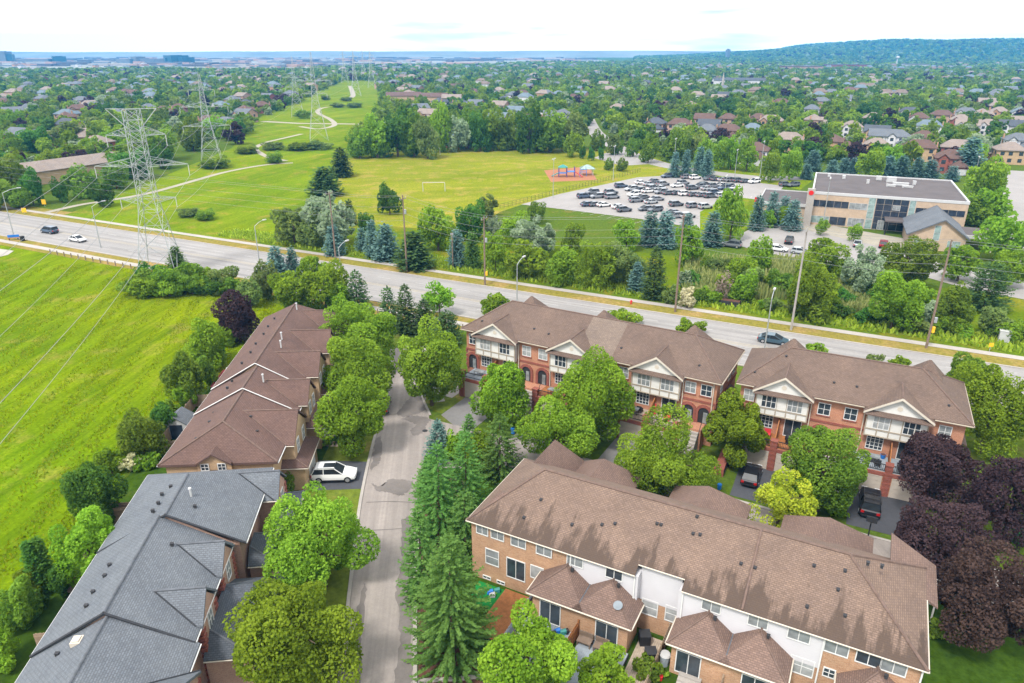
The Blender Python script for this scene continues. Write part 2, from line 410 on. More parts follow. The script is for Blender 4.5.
def conifer_quads(seed, r, h, spray, dens=1.0, droop=.25, gap=.36, power=.9, z0=.25, cap=17000):
    rs = np.random.default_rng(seed); pos = []; dirs = []; tint = []; ln = []
    z = z0
    while z < h*.985:
        L = r*max(0.0, (1 - z/h))**power*(.72+.28*min(1, z/(.22*h))) + .08
        nb = max(5, int(9*dens*(.6+.5*L/r)))
        a0 = rs.random()*6.28; 
        for i in range(nb):
            an = a0 + 6.283*i/nb + rs.normal()*.15; l = L*(.6+.55*rs.random()); bt = .5+.4*(rs.random()-.5)
            k = max(2, int(l/(spray*.55)))
            for j in range(k):
                f = (j+.6)/k; rr = l*f
                if f < .3 and L > .8: continue
                up = -droop*.55*l*math.sin(f*2.6) + .06*l*f*f
                for sd_ in (-1, 1):
                    ang = an + sd_*(.75 - .35*f)
                    pos.append((math.cos(an)*rr, math.sin(an)*rr, z+up+rs.normal()*.04)); dirs.append((math.cos(ang), math.sin(ang), -.05-droop*.5*(1-f)+rs.normal()*.26))
                    tint.append(bt + .25*f - .12 + .25*(rs.random()-.5)); ln.append(spray*(1.1-.35*f))
        z += gap*(.8+.4*rs.random())*(1 if h > 5 else .7)
    for i in range(14):
        an = rs.random()*6.28; pos.append((0, 0, h*(.93+.05*rs.random()))); dirs.append((math.cos(an)*.3, math.sin(an)*.3, 1)); tint.append(.6); ln.append(spray*.8)
    pos = np.array(pos); d = np.array(dirs); d /= np.linalg.norm(d, axis=1)[:, None]; tint = np.array(tint); ln = np.array(ln)
    if len(pos) > cap:
        s_ = rs.choice(len(pos), cap, False); pos, d, tint, ln = pos[s_], d[s_], tint[s_], ln[s_]*(len(tint)/cap)**.3
    up = np.array([0, 0, 1.0]) + rs.normal(size=(len(pos), 3))*.35
    sd_ = np.cross(d, up); sd_ /= np.linalg.norm(sd_, axis=1)[:, None]; L = ln[:, None]; W = L*.34
    V = np.stack([pos, pos+d*L*.5-sd_*W, pos+d*L, pos+d*L*.5+sd_*W], 1)
    return V, tint

def trunk_mesh(seed, a, c, hc, r):
    rs = random.Random(seed); mb = MB(); top = hc + c*.25
    p = [(0, 0, -.15), (rs.uniform(-.06, .06), rs.uniform(-.06, .06), hc*.35), (rs.uniform(-.15, .15), rs.uniform(-.15, .15), hc*.7), (0, 0, top)]
    mb.path(p, [r*1.35, r, r*.8, r*.35], 7)
    for i in range(6):
        an = i*1.05 + rs.random()*.5; z = max(.6, hc - c*.55) + rs.random()*c*.5
        q = (math.cos(an)*a*.6, math.sin(an)*a*.6, z + c*.45)
        md = (q[0]*.45, q[1]*.45, z + c*.28)
        mb.path([(0, 0, z), md, q], [r*.5, r*.33, r*.12], 5)
    return mb

PROTO = {}
def proto(kind, shape, v):
    k = (kind, shape, v)
    if k not in PROTO:
        if shape == 'spruce': V, t = conifer_quads(hash(shape) % 97 + v*13 + 5, .26, 1.0, .085, .9, .22, .042, power=.75, z0=.03, cap=2400)
        else: V, t = crown_quads(v*31 + 7 + len(kind), 1, 1, .15, 2.8, 22, shape, 2200)
        PROTO[k] = fast_quads('crown', V, LEAF[kind], t)
    return PROTO[k]

TREES = []          # (x, y, radius) of every tree placed by hand
def tree(kind, label, x0, x1, y0, y1, name='broadleaf_tree', shape='round', clear=1.3, group=None, dens=3.0, lobes=36, base=0.0, cat='tree'):
    """a broadleaf tree whose crown covers the box x0..x1, y0..y1 of the photograph"""
    cx, cy = (x0+x1)/2, (y0+y1)/2; hc = 4.0; clear *= .5
    for _ in range(6):
        x, y = P(cx, cy, hc+base); k = ppm(x, y, hc+base); ph = math.atan2(CAMH-hc-base, y)
        a = (x1-x0)/2/k; hh = (y1-y0)/2/k
        c = math.sqrt(max(hh*hh - (a*math.sin(ph))**2, ((.3 if cat == 'shrub' else .55)*a)**2))/math.cos(ph); c = min(c, 1.9*a)
        hc = clear + c
    seed = int(x0*7 + y0*13) % 9973; TREES.append((x, y, a))
    bush = cat == 'shrub'
    t = thing(name, label, cat, (x, y, base), 0, group)
    if k > 5.2:
        leaf = max(.21, 2.2/k)
        V, tt = crown_quads(seed, a, c, leaf, dens, lobes, shape); V[:, :, 2] += hc; V[:, :, 2] = np.maximum(V[:, :, 2], .03)
        cr = put('foliage' if bush else 'crown', fast_quads('crown', V, LEAF[kind], tt), t)
    else:
        cr = put('foliage' if bush else 'crown', proto(kind, shape, seed % 3), t, (0, 0, hc), seed % 6); cr.scale = (a, a, c)
    obj('stem' if bush else 'trunk', trunk_mesh(seed, a, c, hc, max(.05, .05*a)), M['bark'], t)
    return t
def shrub(kind, label, x0, x1, y0, y1, **k):
    k.setdefault('clear', .05); k.setdefault('lobes', 12)
    return tree(kind, label, x0, x1, y0, y1, name=k.pop('name', 'shrub'), cat='shrub', **k)
def conifer(kind, label, x0, x1, y0, y1, name='spruce_tree', group=None, power=.85, droop=.25, dens=1.0, spread=1.0, base=0.0):
    cx = (x0+x1)/2; r = 2.0
    for _ in range(6):
        ph = math.atan2(CAMH, P(cx, y1, base)[1]); k0 = ppm(*P(cx, y1, base), base)
        r = (x1-x0)/2/k0; yb = y1 - r*math.sin(ph)*k0*.85
        x, y = P(cx, yb, base)
    v = (y0-341.5)/FPX; h = CAMH - base - y*(SN+v*CS)/(CS-v*SN); h = max(h, r*1.2)
    seed = int(x0*5 + y1*11) % 9973; TREES.append((x, y, r))
    t = thing(name, label, 'tree', (x, y, base), 0, group); k = ppm(x, y, base)
    if k > 5.2:
        sp = max(.32, 3.0/k)
        V, tt = conifer_quads(seed, r*1.12, h, sp, dens*1.5, droop, .36 if h > 6 else .24, power*.8)
        put('crown', fast_quads('crown', V, LEAF[kind], tt), t)
    else:
        c = put('crown', proto(kind, 'spruce', seed % 3), t, (0, 0, 0), seed % 6); c.scale = (r/.26, r/.26, h)
    mb = MB(); mb.tube((0, 0, -.1), (0, 0, h*.9), max(.06, h*.017), .02, 6); obj('trunk', mb, M['bark'], t)
    return t

# ------------------------------------------------------------------ ground, fields, roads
M['ground'] = grassmat('ground_grass', (.07, .105, .014), (.055, .095, .014), (.12, .11, .035), .56)
M['hay'] = grassmat('hay_field', (.078, .138, .003), (.122, .16, .004), (.15, .15, .035), .54, rows=(8, 1.7), rowk=.42, fine=1.6)
M['corridor'] = grassmat('corridor_grass', (.088, .145, .006), (.122, .165, .008), (.18, .165, .035), .53, rows=(20, .3), rowk=.28)
M['park'] = grassmat('park_lawn', (.13, .158, .012), (.165, .178, .02), (.215, .185, .05), .5, rows=(75, .25), rowk=.2)
M['verge'] = grassmat('dry_verge', (.155, .142, .03), (.18, .15, .04), (.24, .17, .07), .5)
M['wild'] = grassmat('rough_grass', (.09, .13, .006), (.065, .11, .008), (.14, .14, .015), .5)
M['lawn'] = grassmat('lawn', (.11, .14, .022), (.09, .125, .02), (.2, .165, .05), .55)
M['lawn_dark'] = grassmat('shaded_lawn', (.036, .072, .008), (.03, .06, .008), (.06, .07, .02), .6)  # lawn green darkened: the shade on these lawns is painted into the colour
M['road'] = roadmat('old_asphalt', (.235, .224, .216), .08, 26.1)
M['lane'] = roadmat('lane_asphalt', (.238, .21, .193), .09, -95)
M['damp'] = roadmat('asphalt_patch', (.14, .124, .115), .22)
M['newasph'] = roadmat('new_asphalt', (.058, .06, .068), .15)
M['drive'] = roadmat('driveway_asphalt', (.15, .145, .142), .15)
M['lot'] = roadmat('parking_asphalt', (.24, .225, .215), .08)
M['path'] = roadmat('path_gravel', (.26, .235, .19), .1)
M['paint'] = plain('road_paint', (.34, .33, .32), .7, .15, 3)
M['paint_y'] = plain('road_paint_yellow', (.32, .26, .15), .7, .2, 3)

def sheet(name, pts, z, mat, **k):
    mb = MB(); mb.poly([(p[0], p[1], z) for p in pts]); me = mb.mesh(name, mat)
    if me.polygons[0].normal.z < 0: me.flip_normals()
    o = put(name, me); o['kind'] = 'structure'; return o
def px_sheet(name, pix, z, mat): return sheet(name, [P(a, b) for a, b in pix], z, mat)
def smooth(pts, n=6):
    out = []
    for i in range(len(pts)-1):
        p0 = np.array(pts[max(i-1, 0)], float); p1 = np.array(pts[i], float); p2 = np.array(pts[i+1], float); p3 = np.array(pts[min(i+2, len(pts)-1)], float)
        for j in range(n):
            t = j/n; out.append(tuple(.5*((2*p1)+(-p0+p2)*t+(2*p0-5*p1+4*p2-p3)*t*t+(-p0+3*p1-3*p2+p3)*t**3)))
    out.append(tuple(pts[-1])); return out
def strip_mb(pts, wd, z, h=0.0):
    mb = MB(); L = []
    for i, p in enumerate(pts):
        a = pts[max(i-1, 0)]; b = pts[min(i+1, len(pts)-1)]; dx, dy = b[0]-a[0], b[1]-a[1]; l = math.hypot(dx, dy) or 1
        ww = wd[i] if isinstance(wd, (list, tuple)) else wd
        L.append(((p[0]-dy/l*ww/2, p[1]+dx/l*ww/2), (p[0]+dy/l*ww/2, p[1]-dx/l*ww/2)))
    for i in range(len(L)-1):
        (a, b), (c, d) = L[i], L[i+1]
        mb.poly([(*b, z), (*d, z), (*c, z), (*a, z)])
        if h:
            mb.poly([(*d, z), (*b, z), (*b, z-h), (*d, z-h)]); mb.poly([(*a, z), (*c, z), (*c, z-h), (*a, z-h)])
    return mb
def strip(name, pts, wd, z, mat, h=0.0): return struct(name, strip_mb(pts, wd, z, h), mat)

sheet('ground', [(-6600, -300), (6600, -300), (6600, 5600), (-6600, 5600)], 0, M['ground'])
# frame of the arterial road: s along it (to the right), n across it (away from the camera)
RT, RN = (.898, -.44), (.44, .898)
def A(s, n): return (RT[0]*s + RN[0]*n, RT[1]*s + RN[1]*n)
def band(name, s0, s1, n0, n1, z, mat): return sheet(name, [A(s0, n0), A(s1, n0), A(s1, n1), A(s0, n1)], z, mat)

sheet('hay_field', [A(-330, 92.5), A(-108, 92.5), (-39.3, 118), (-40.4, 100), (-42, 72), (-40, 50), (-39.4, 20), (-38, -30), (-260, -30)], .008, M['hay'])
band('verge_grass', -420, 400, 114.6, 123.2, .008, M['verge'])
band('verge_grass', -420, -40, 92.6, 98.3, .012, M['verge'])
band('rough_grass', -126, 330, 119.8, 152, .012, M['wild'])
px_sheet('corridor_grass', [(60, 217), (150, 182), (232, 148), (258, 118), (300, 98), (345, 80), (376, 82), (380, 118), (348, 143), (336, 178), (330, 215), (300, 235), (212, 240)], .02, M['corridor'])
px_sheet('park_lawn', [(333, 208), (338, 178), (348, 158), (440, 147), (560, 147), (640, 152), (700, 176), (521, 205), (500, 212), (470, 232), (330, 222)], .025, M['park'])
band('arterial_road', -420, 420, 98.5, 114.5, .03, M['road'])
mb = MB()
for n0 in (98.0, 114.5):
    mb.obox(A(0, n0+.15), RT, RN, 420, .14, 0, .14)
struct('road_kerb', mb, M['concrete'])
band('pavement', -420, 420, 118.2, 119.8, .05, M['concrete'])
band('pavement', -420, -46, 94.2, 95.9, .05, M['concrete'])
mb = MB()
for n0 in (102.4, 110.6):
    s = -300
    while s < 300:
        mb.poly([(*A(s, n0-.07), .036), (*A(s+3, n0-.07), .036), (*A(s+3, n0+.07), .036), (*A(s, n0+.07), .036)]); s += 9
struct('lane_marking', mb, M['paint'])
mb = MB()
for n0 in (106.1, 106.7): mb.poly([(*A(-400, n0-.06), .036), (*A(400, n0-.06), .036), (*A(400, n0+.06), .036), (*A(-400, n0+.06), .036)])
struct('centre_line', mb, M['paint_y'])
# tar-sealed cracks and a few darker asphalt repairs on the arterial
mb = MB(); rr = random.Random(4)
for i in range(26):
    s = rr.uniform(-150, 110); n0 = rr.uniform(99.5, 113); l = rr.uniform(3, 14); k = rr.uniform(-.05, .05)
    mb.poly([(*A(s, n0), .0335), (*A(s+l, n0+k*l), .0335), (*A(s+l, n0+k*l+.12), .0335), (*A(s, n0+.12), .0335)])
struct('asphalt_crack', mb, M['damp'])
sheet('road_patch', [A(12, 98.6), A(33, 98.6), A(31, 103.5), A(14, 103.2)], .034, M['concrete'])
# side street at the far left
px_sheet('side_street', [(-40, 253), (0, 249), (14, 251), (8, 255), (0, 257), (-60, 263)], .055, M['concrete'])

# condominium lane and the cross lane between the two right-hand rows
laneL = [(-9.6, 20), (-12.2, 37.8), (-13.7, 49), (-15.1, 60.2), (-15.9, 72.1), (-16.1, 82.3), (-16.9, 91), (-18.4, 99.8)]
laneR = [(-4.8, 20), (-7.1, 37.8), (-8.1, 46.1), (-9.1, 58), (-9.6, 67), (-10.3, 78), (-12.2, 84.2), (-13.3, 90), (-13.6, 98.8)]
LL, LR_ = smooth(laneL), smooth(laneR)
sheet('lane', LL + LR_[::-1], .03, M['lane'])
EO, EA = (-3.8, 49.0), R(-27.5)
def EP(u, v): return (EO[0]+u*math.cos(EA)-v*math.sin(EA), EO[1]+u*math.sin(EA)+v*math.cos(EA))
sheet('cross_lane', [(-9.7, 66.2), EP(-4, 16.6), EP(60, 16.6), EP(60, 21.8), EP(-6, 22.6), (-10.2, 77.2)], .034, M['lane'])
strip('lane_kerb', [(p[0]-.16, p[1]) for p in LL], .3, .12, M['concrete'], .12)
strip('lane_kerb', [(p[0]+.16, p[1]) for p in smooth(laneR[:5])[:-4]], .3, .12, M['concrete'], .12)
strip('lane_kerb', [(p[0]+.16, p[1]) for p in smooth(laneR[5:] )], .3, .12, M['concrete'], .12)
strip('lane_kerb', [EP(u, 21.95) for u in (-6.4, 4, 14, 24, 34, 46, 60)], .3, .10, M['concrete'], .1)
def blob(name, pix, z, mat):
    pts = [P(a, b) for a, b in pix]; pts.append(pts[0]); q = smooth(pts, 9)[:-1]; r_ = random.Random(int(pix[0][0]*3+pix[0][1]))
    return sheet(name, [(a+r_.uniform(-.13, .13), b+r_.uniform(-.16, .16)) for a, b in q], z, mat)
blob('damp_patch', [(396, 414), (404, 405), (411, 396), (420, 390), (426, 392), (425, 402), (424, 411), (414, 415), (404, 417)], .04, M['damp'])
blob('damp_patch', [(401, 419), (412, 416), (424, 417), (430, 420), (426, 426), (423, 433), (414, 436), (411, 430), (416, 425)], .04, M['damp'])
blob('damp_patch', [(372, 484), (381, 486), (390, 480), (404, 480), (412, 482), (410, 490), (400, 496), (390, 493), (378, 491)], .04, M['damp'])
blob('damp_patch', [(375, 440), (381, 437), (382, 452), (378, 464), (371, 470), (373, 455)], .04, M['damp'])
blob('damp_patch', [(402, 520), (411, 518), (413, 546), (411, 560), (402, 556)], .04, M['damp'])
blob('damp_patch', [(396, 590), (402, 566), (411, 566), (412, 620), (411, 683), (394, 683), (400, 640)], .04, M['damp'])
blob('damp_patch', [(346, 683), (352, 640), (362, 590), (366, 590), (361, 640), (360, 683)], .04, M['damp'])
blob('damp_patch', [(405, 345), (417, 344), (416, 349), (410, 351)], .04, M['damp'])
mb = MB()
for pts in ([(366, 503), (390, 502), (413, 503)], [(372, 531), (392, 530), (413, 528)], [(388, 415), (404, 414), (430, 409)]):
    q = [P(*p) for p in pts]
    for i in range(2): mb.f; (x0, y0), (x1, y1) = q[i], q[i+1]; mb.poly([(x0, y0, .043), (x1, y1, .043), (x1, y1+.12, .043), (x0, y0+.12, .043)])
struct('asphalt_crack', mb, M['damp'])
mb = MB(); mb.tube((*P(425, 431), .02), (*P(425, 431), .046), .33, .33, 14); struct('manhole_ring', mb, M['dark_frame'])
# pavement on the right of the cul-de-sac, lawns and driveways
strip('pavement', smooth([P(440, 402), P(424, 350), P(414, 322), P(405, 312)]), 1.3, .05, M['concrete'])
px_sheet('lawn', [(417, 392), (420, 400), (428, 408), (441, 414), (470, 395), (460, 372), (452, 350), (432, 340), (424, 352)], .02, M['lawn'])
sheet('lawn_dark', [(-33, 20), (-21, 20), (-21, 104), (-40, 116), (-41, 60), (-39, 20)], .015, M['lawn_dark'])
sheet('lawn', [(-21, 20), (-9.8, 20), (-12.4, 37.8), (-15.3, 60.2), (-16.1, 72.1), (-16.3, 82.3), (-17.1, 93), (-21, 104)], .018, M['lawn'])
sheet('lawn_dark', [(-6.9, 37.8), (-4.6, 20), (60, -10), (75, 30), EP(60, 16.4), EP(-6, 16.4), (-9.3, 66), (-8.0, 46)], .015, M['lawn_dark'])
sheet('mulch_bed', [(-6.7, 37.8), (-7.8, 46.1), (-8.8, 58), (-9.3, 65.5), (-5, 63.5), (-4.2, 50), (-4.6, 44), (-1.2, 40.5), (-1.0, 37)], .022, M['mulch'])
strip('lane_kerb', [P(418, 682), P(455, 680), P(484, 677), P(520, 672)], .25, .2, M['concrete'], .2)
# driveways
px_sheet('driveway', [(441, 415), (466, 397), (482, 400), (500, 408), (470, 432), (452, 424)], .026, M['drive'])
CO, CA = (-6.7, 86.7), R(-29.6)
def CP(u, v): return (CO[0]+u*math.cos(CA)-v*math.sin(CA), CO[1]+u*math.sin(CA)+v*math.cos(CA))
for a_, b_ in ((12.7, 19.4), (23.4, 30.0)): sheet('driveway', [CP(a_, -2.7), CP(b_, -2.7), CP(b_+.2, -9.6), CP(a_, -9.6)], .03, M['drive'])
px_sheet('driveway', [(301, 491), (306, 460), (367, 462), (364, 489)], .04, M['newasph'])
px_sheet('driveway', [(282, 428), (290, 398), (376, 396), (372, 424)], .036, M['drive'])
DO, DA = (24.6, 70.3), R(-26.0)
def DP(u, v): return (DO[0]+u*math.cos(DA)-v*math.sin(DA), DO[1]+u*math.sin(DA)+v*math.cos(DA))
for a_, b_ in ((1.9, 8.0), (12.8, 19.2)): sheet('driveway', [DP(a_, -2.7), DP(b_, -2.7), DP(b_+.2, -9.4), DP(a_, -9.4)], .03, M['newasph'])
px_sheet('stone_path', [(303, 445), (309, 436), (352, 434), (340, 447)], .03, M['stone'])
px_sheet('stone_path', [(444, 396), (459, 385), (467, 388), (452, 398)], .034, M['concrete'])

# gravel paths of the corridor
strip('gravel_path', smooth([P(a, b) for a, b in [(45, 213), (80, 205), (112, 200), (150, 193), (190, 182), (222, 173), (252, 167), (275, 164), (293, 163)]]), 2.4, .06, M['path'])
strip('gravel_path', smooth([P(a, b) for a, b in [(286, 161), (268, 157), (256, 150), (258, 146), (268, 142), (285, 138), (302, 134)]]), 2.6, .07, M['path'])
strip('gravel_path', smooth([P(a, b) for a, b in [(300, 126.5), (318, 129), (334, 125.5), (331, 120), (318, 113), (320, 109), (328, 107)]]), 3.2, .08, M['path'])
strip('gravel_path', smooth([P(a, b) for a, b in [(343, 100), (350, 98), (353, 95.5), (352, 91), (350, 86)]]), 5, .09, M['path'])
strip('corridor_street', [P(a, b) for a, b in [(262, 121.5), (300, 123.5), (345, 124), (380, 124.5)]], 5.5, .075, M['path'])
# park street beyond the playground, car park, school forecourt
strip('park_street', smooth([P(a, b) for a, b in [(588, 119), (594, 131), (606, 141), (622, 150), (640, 158), (668, 166), (705, 172), (760, 178), (800, 178)]]), 8.5, .05, M['lot'])
px_sheet('street_apron', [(594, 158), (606, 153), (640, 156), (650, 164), (622, 166)], .055, M['lot'])
px_sheet('car_park', [(521, 204.5), (560, 194), (637, 177.5), (668, 175.5), (720, 178), (784, 186), (776, 196), (752, 206), (728, 232), (703, 229), (640, 219), (560, 209)], .04, M['lot'])
px_sheet('lawn', [(676, 176.5), (684, 166), (740, 171), (812, 181), (800, 190), (786, 186.5), (722, 178.6)], .035, M['corridor'])
px_sheet('school_forecourt', [(727, 242), (752, 228), (810, 222), (912, 240), (950, 262), (1000, 272), (1030, 284), (1026, 300), (960, 287), (900, 270), (800, 259), (760, 252)], .045, M['lot'])
px_sheet('forecourt_walk', [(800, 229), (812, 223), (916, 241), (905, 252)], .05, M['path'])
px_sheet('lawn', [(700, 212), (728, 196), (790, 204), (800, 216), (752, 227), (722, 240), (700, 236)], .042, M['corridor'])
px_sheet('cul_de_sac', [(1002, 170), (1040, 172), (1060, 262), (1016, 262), (1004, 215)], .045, M['lot'])
# soft play surface
px_sheet('play_surface', [(544, 170.5), (589, 166.5), (597, 180), (551, 182)], .05, M['rust'])
mb = MB()
for a in range(6):
    p0 = P(655+a*14, 190+a*1.0)
# painted bay lines of the car park
def bays(p0, p1, n, ln):
    (x0, y0), (x1, y1) = P(*p0), P(*p1); dx, dy = x1-x0, y1-y0; L = math.hypot(dx, dy); ux, uy = dx/L, dy/L
    for i in range(n+1):
        x, y = x0+dx*i/n, y0+dy*i/n; mb.obox((x-uy*ln/2, y+ux*ln/2), (ux, uy), (-uy, ux), .06, ln/2, .044, .046)
bays((664, 224), (560, 205), 12, 5); bays((742, 207), (610, 192), 16, 5); bays((752, 196), (622, 186), 16, 5)
struct('bay_marking', mb, M['paint'])
# ------------------------------------------------------------------ building helpers
class Frame:
    def __init__(s, o, deg): s.o = o; s.a = R(deg); s.c, s.s = math.cos(s.a), math.sin(s.a)
    def w(s, u, v): return (s.o[0]+u*s.c-v*s.s, s.o[1]+u*s.s+v*s.c)
    def l(s, x, y): dx, dy = x-s.o[0], y-s.o[1]; return (dx*s.c+dy*s.s, -dx*s.s+dy*s.c)
    def at_v(s, px, py, v):
        """where the line of sight of a photo pixel meets the upright plane v -> (u, z)"""
        a = P(px, py, 0); b = P(px, py, 20); ua, va = s.l(*a); ub, vb = s.l(*b); t = (v-va)/(vb-va); return ua+(ub-ua)*t, 20*t
    def at_u(s, px, py, u):
        a = P(px, py, 0); b = P(px, py, 20); ua, va = s.l(*a); ub, vb = s.l(*b); t = (u-ua)/(ub-ua); return va+(vb-va)*t, 20*t
ROT = {'f': 0, 'r': R(90), 'b': R(180), 'l': R(-90)}
WC = {}
def window(par, u, v, z, wd, ht, face='f', cols=2, rows=1, pane='glass', name='window', sill=None, frame='white'):
    """window: frame with glazing bars; its glass and sill are sub-parts. (u,v,z) is the bottom centre on the wall face"""
    k = (round(wd, 2), round(ht, 2), cols, rows, frame)
    if k not in WC:
        mb = MB(); f = .07; a, b = -wd/2, wd/2
        mb.box(a, a+f, -.07, .02, 0, ht); mb.box(b-f, b, -.07, .02, 0, ht); mb.box(a+f, b-f, -.07, .02, 0, f); mb.box(a+f, b-f, -.07, .02, ht-f, ht)
        for i in range(1, cols): x = a+wd*i/cols; mb.box(x-.028, x+.028, -.055, .02, f, ht-f)
        for j in range(1, rows):
            z_ = ht*j/rows
            for i in range(cols): mb.box(a+wd*i/cols+.03, a+wd*(i+1)/cols-.03, -.05, .02, z_-.02, z_+.02)
        g = MB(); g.box(a+.03, b-.03, -.025, .01, .03, ht-.03)
        s_ = MB(); s_.box(a-.08, b+.08, -.11, .02, -.13, -.005)
        WC[k] = (mb.mesh(name, M[frame]), g, s_.mesh('sill', M['brick_red']), {})
    me, g, sm, gc = WC[k]
    if pane not in gc: gc[pane] = g.mesh('pane', M[pane])
    o = put(name, me, par, (u, v, z), ROT[face]); put('pane', gc[pane], o)
    if sill: put('sill', sm, o)
    return o
def hip_polys(u0, u1, v0, v1, ze, zr, h0, h1):
    """hip roof, ridge along u; h0/h1 = how far the ridge stops short of each end (0 = gable)"""
    vm = (v0+v1)/2; a, b = (u0+h0, vm, zr), (u1-h1, vm, zr)
    p = [[(u0, v0, ze), (u1, v0, ze), b, a], [(u1, v1, ze), (u0, v1, ze), a, b]]
    if h1 > 0: p.append([(u1, v0, ze), (u1, v1, ze), b])
    if h0 > 0: p.append([(u0, v1, ze), (u0, v0, ze), a])
    return p
def cross_polys(u0, u1, vf, vb, ze, zr, hf=0.0):
    """cross wing, ridge along v; vf is its free end (hf > 0: hipped there)"""
    um = (u0+u1)/2; sg = 1 if vb > vf else -1; a = (um, vf+sg*hf, zr); b = (um, vb, zr)
    L = [(u0, vb, ze), (u0, vf, ze), a, b]; Rr = [(u1, vf, ze), (u1, vb, ze), b, a]
    p = [L, Rr]
    if hf > 0: p.append([(u0, vf, ze), (u1, vf, ze), a])
    if sg < 0: p = [q[::-1] for q in p]
    return p
def gable_wall(mb, u0, u1, v, ze, zr, th, m=0):
    um = (u0+u1)/2
    mb.poly([(u0, v, ze), (u1, v, ze), (um, v, zr)], m); mb.poly([(u1, v+th, ze), (u0, v+th, ze), (um, v+th, zr)], m)
def end_gable(mb, u, v0, v1, ze, zr, m=0):
    vm = (v0+v1)/2
    mb.poly([(u, v0, ze), (u, v1, ze), (u, vm, zr)], m); mb.poly([(u+.02, v1, ze), (u+.02, v0, ze), (u+.02, vm, zr)], m)
def vents(par, pts, kind='box'):
    for (u, v, z) in pts:
        mb = MB()
        if kind == 'box': mb.box(-.09, .09, -.11, .11, -.15, .09); mb.box(-.12, .12, -.13, .13, .09, .12)
        else: mb.tube((0, 0, -.3), (0, 0, .6), .09, .09, 8); mb.tube((0, 0, .6), (0, 0, .7), .15, .12, 8)
        obj('roof_vent' if kind == 'box' else 'flue', mb, M['roof_vent' if kind == 'box' else 'pipe'], par, (u, v, z))
def garage_door(par, u, v, wd, ht, face='f', z=.05, m='garage'):
    mb = MB(); n = 4
    for i in range(n): mb.box(-wd/2, wd/2, -.06, .02, ht*i/n+.012, ht*(i+1)/n-.012)
    mb.box(-wd/2-.1, -wd/2, -.09, .02, 0, ht+.1); mb.box(wd/2, wd/2+.1, -.09, .02, 0, ht+.1); mb.box(-wd/2, wd/2, -.09, .02, ht, ht+.1)
    return obj('garage_door', mb, M[m], par, (u, v, z), ROT[face])
def gutter(par, segs, m='trim', r=.07):
    for a, b in segs:
        mb = MB(); mb.tube(a, b, r, r, 6); obj('gutter', mb, M[m], par)
def downspout(par, u, v, z0, z1, m='white'):
    mb = MB(); mb.box(u-.05, u+.05, v-.06, v+.04, z0, z1); obj('downspout', mb, M[m], par)

# ------------------------------------------------------------------ E: buff brick row in the foreground, seen from its garden side
E = Frame((-3.8, 49.0), -27.5)
te = thing('townhouse_row', 'long brown roofed townhouse row with buff brick and white siding, garden side nearest', 'townhouses', (*E.o, 0), E.a)
ZE, ZR, VM = 5.85, 9.0, 5.45; SLP = (ZR-ZE)/VM
zn = ZE+.8*SLP
mb = MB()
mb.box(.3, 9.4, .3, 10.6, -.3, 5.6, 0); mb.box(9.4, 14.8, .3, 10.59, -.3, 2.9, 0); mb.box(14.8, 17.9, 1.1, 10.6, -.3, 2.9, 0); mb.box(17.9, 27.7, .3, 10.59, -.3, 2.9, 0)
mb.box(27.7, 33.5, .3, 10.6, -.3, 5.6, 0)
obj('wall', mb, M['brick_buff'], te)
mb = MB(); mb.box(9.4, 14.8, .25, 10.3, 2.9, 5.6); mb.box(14.8, 17.9, 1.05, 10.3, 2.9, 6.05); mb.box(17.9, 27.7, .25, 10.3, 2.9, 5.6)
sd_ = obj('siding', mb, M['white_siding'], te)
mb = MB()
front = [(0, 0, ZE), (14.6, 0, ZE), (14.6, .8, zn), (18.1, .8, zn), (18.1, 0, ZE), (33.8, 0, ZE), (28.4, VM, ZR), (4.6, VM, ZR)]
mb.slab([front, [(33.8, 0, ZE), (33.8, 10.9, ZE), (28.4, VM, ZR)], [(0, 10.9, ZE), (0, 0, ZE), (4.6, VM, ZR)], [(33.8, 10.9, ZE), (0, 10.9, ZE), (4.6, VM, ZR), (28.4, VM, ZR)]], .12)
rf = obj('roof', mb, M['shingle_brown'], te)
M['shingle_brown_clean'] = shingle('shingle_brown_clean', (.16, .108, .088))
def ridge_caps(par, lines, mat, r=.11):
    for a, b in lines:
        c = MB(); c.tube(Vector(a)+Vector((0, 0, .01)), Vector(b)+Vector((0, 0, .01)), r, r, 6); obj('ridge_cap', c, mat, par)
M['cap_brown'] = plain('ridge_cap_brown', (.125, .085, .07), .9, .2, 3); M['cap_dark'] = plain('ridge_cap_dark', (.035, .037, .042), .9, .2, 3); M['cap_grey'] = plain('ridge_cap_grey', (.10, .107, .12), .9, .2, 3)
ridge_caps(rf, [((0, 0, ZE), (4.6, VM, ZR)), ((4.6, VM, ZR), (28.4, VM, ZR)), ((28.4, VM, ZR), (33.8, 0, ZE)), ((28.4, VM, ZR), (33.8, 10.9, ZE))], M['cap_brown'])
c = MB(); u_, _z = E.at_v(747, 590, 1.5); c.tube((u_, .05, ZE+.03), (u_, VM, ZR+.02), .1, .1, 5); obj('party_wall_cap', c, M['cap_brown'], rf)
for k_, (u0, u1) in enumerate(((-.3, 4.4), (4.0, 10.2), (13.4, 20.4), (23.2, 30.4))):       # two-storey garage wings towards the cross lane
    mb = MB(); mb.slab(cross_polys(u0, u1, 15.9, 7.5, 3.9, 6.5 if k_ else 7.2, 2.6), .2); r2 = obj('wing_roof', mb, M['shingle_brown_clean'], te)
    mb = MB(); mb.box(u0+.4, u1-.4, 10.3, 15.4, -.2, 3.85); obj('wing_wall', mb, M['brick_buff'], te)
    garage_door(te, (u0+u1)/2, 15.41, 2.5, 2.2, 'b')
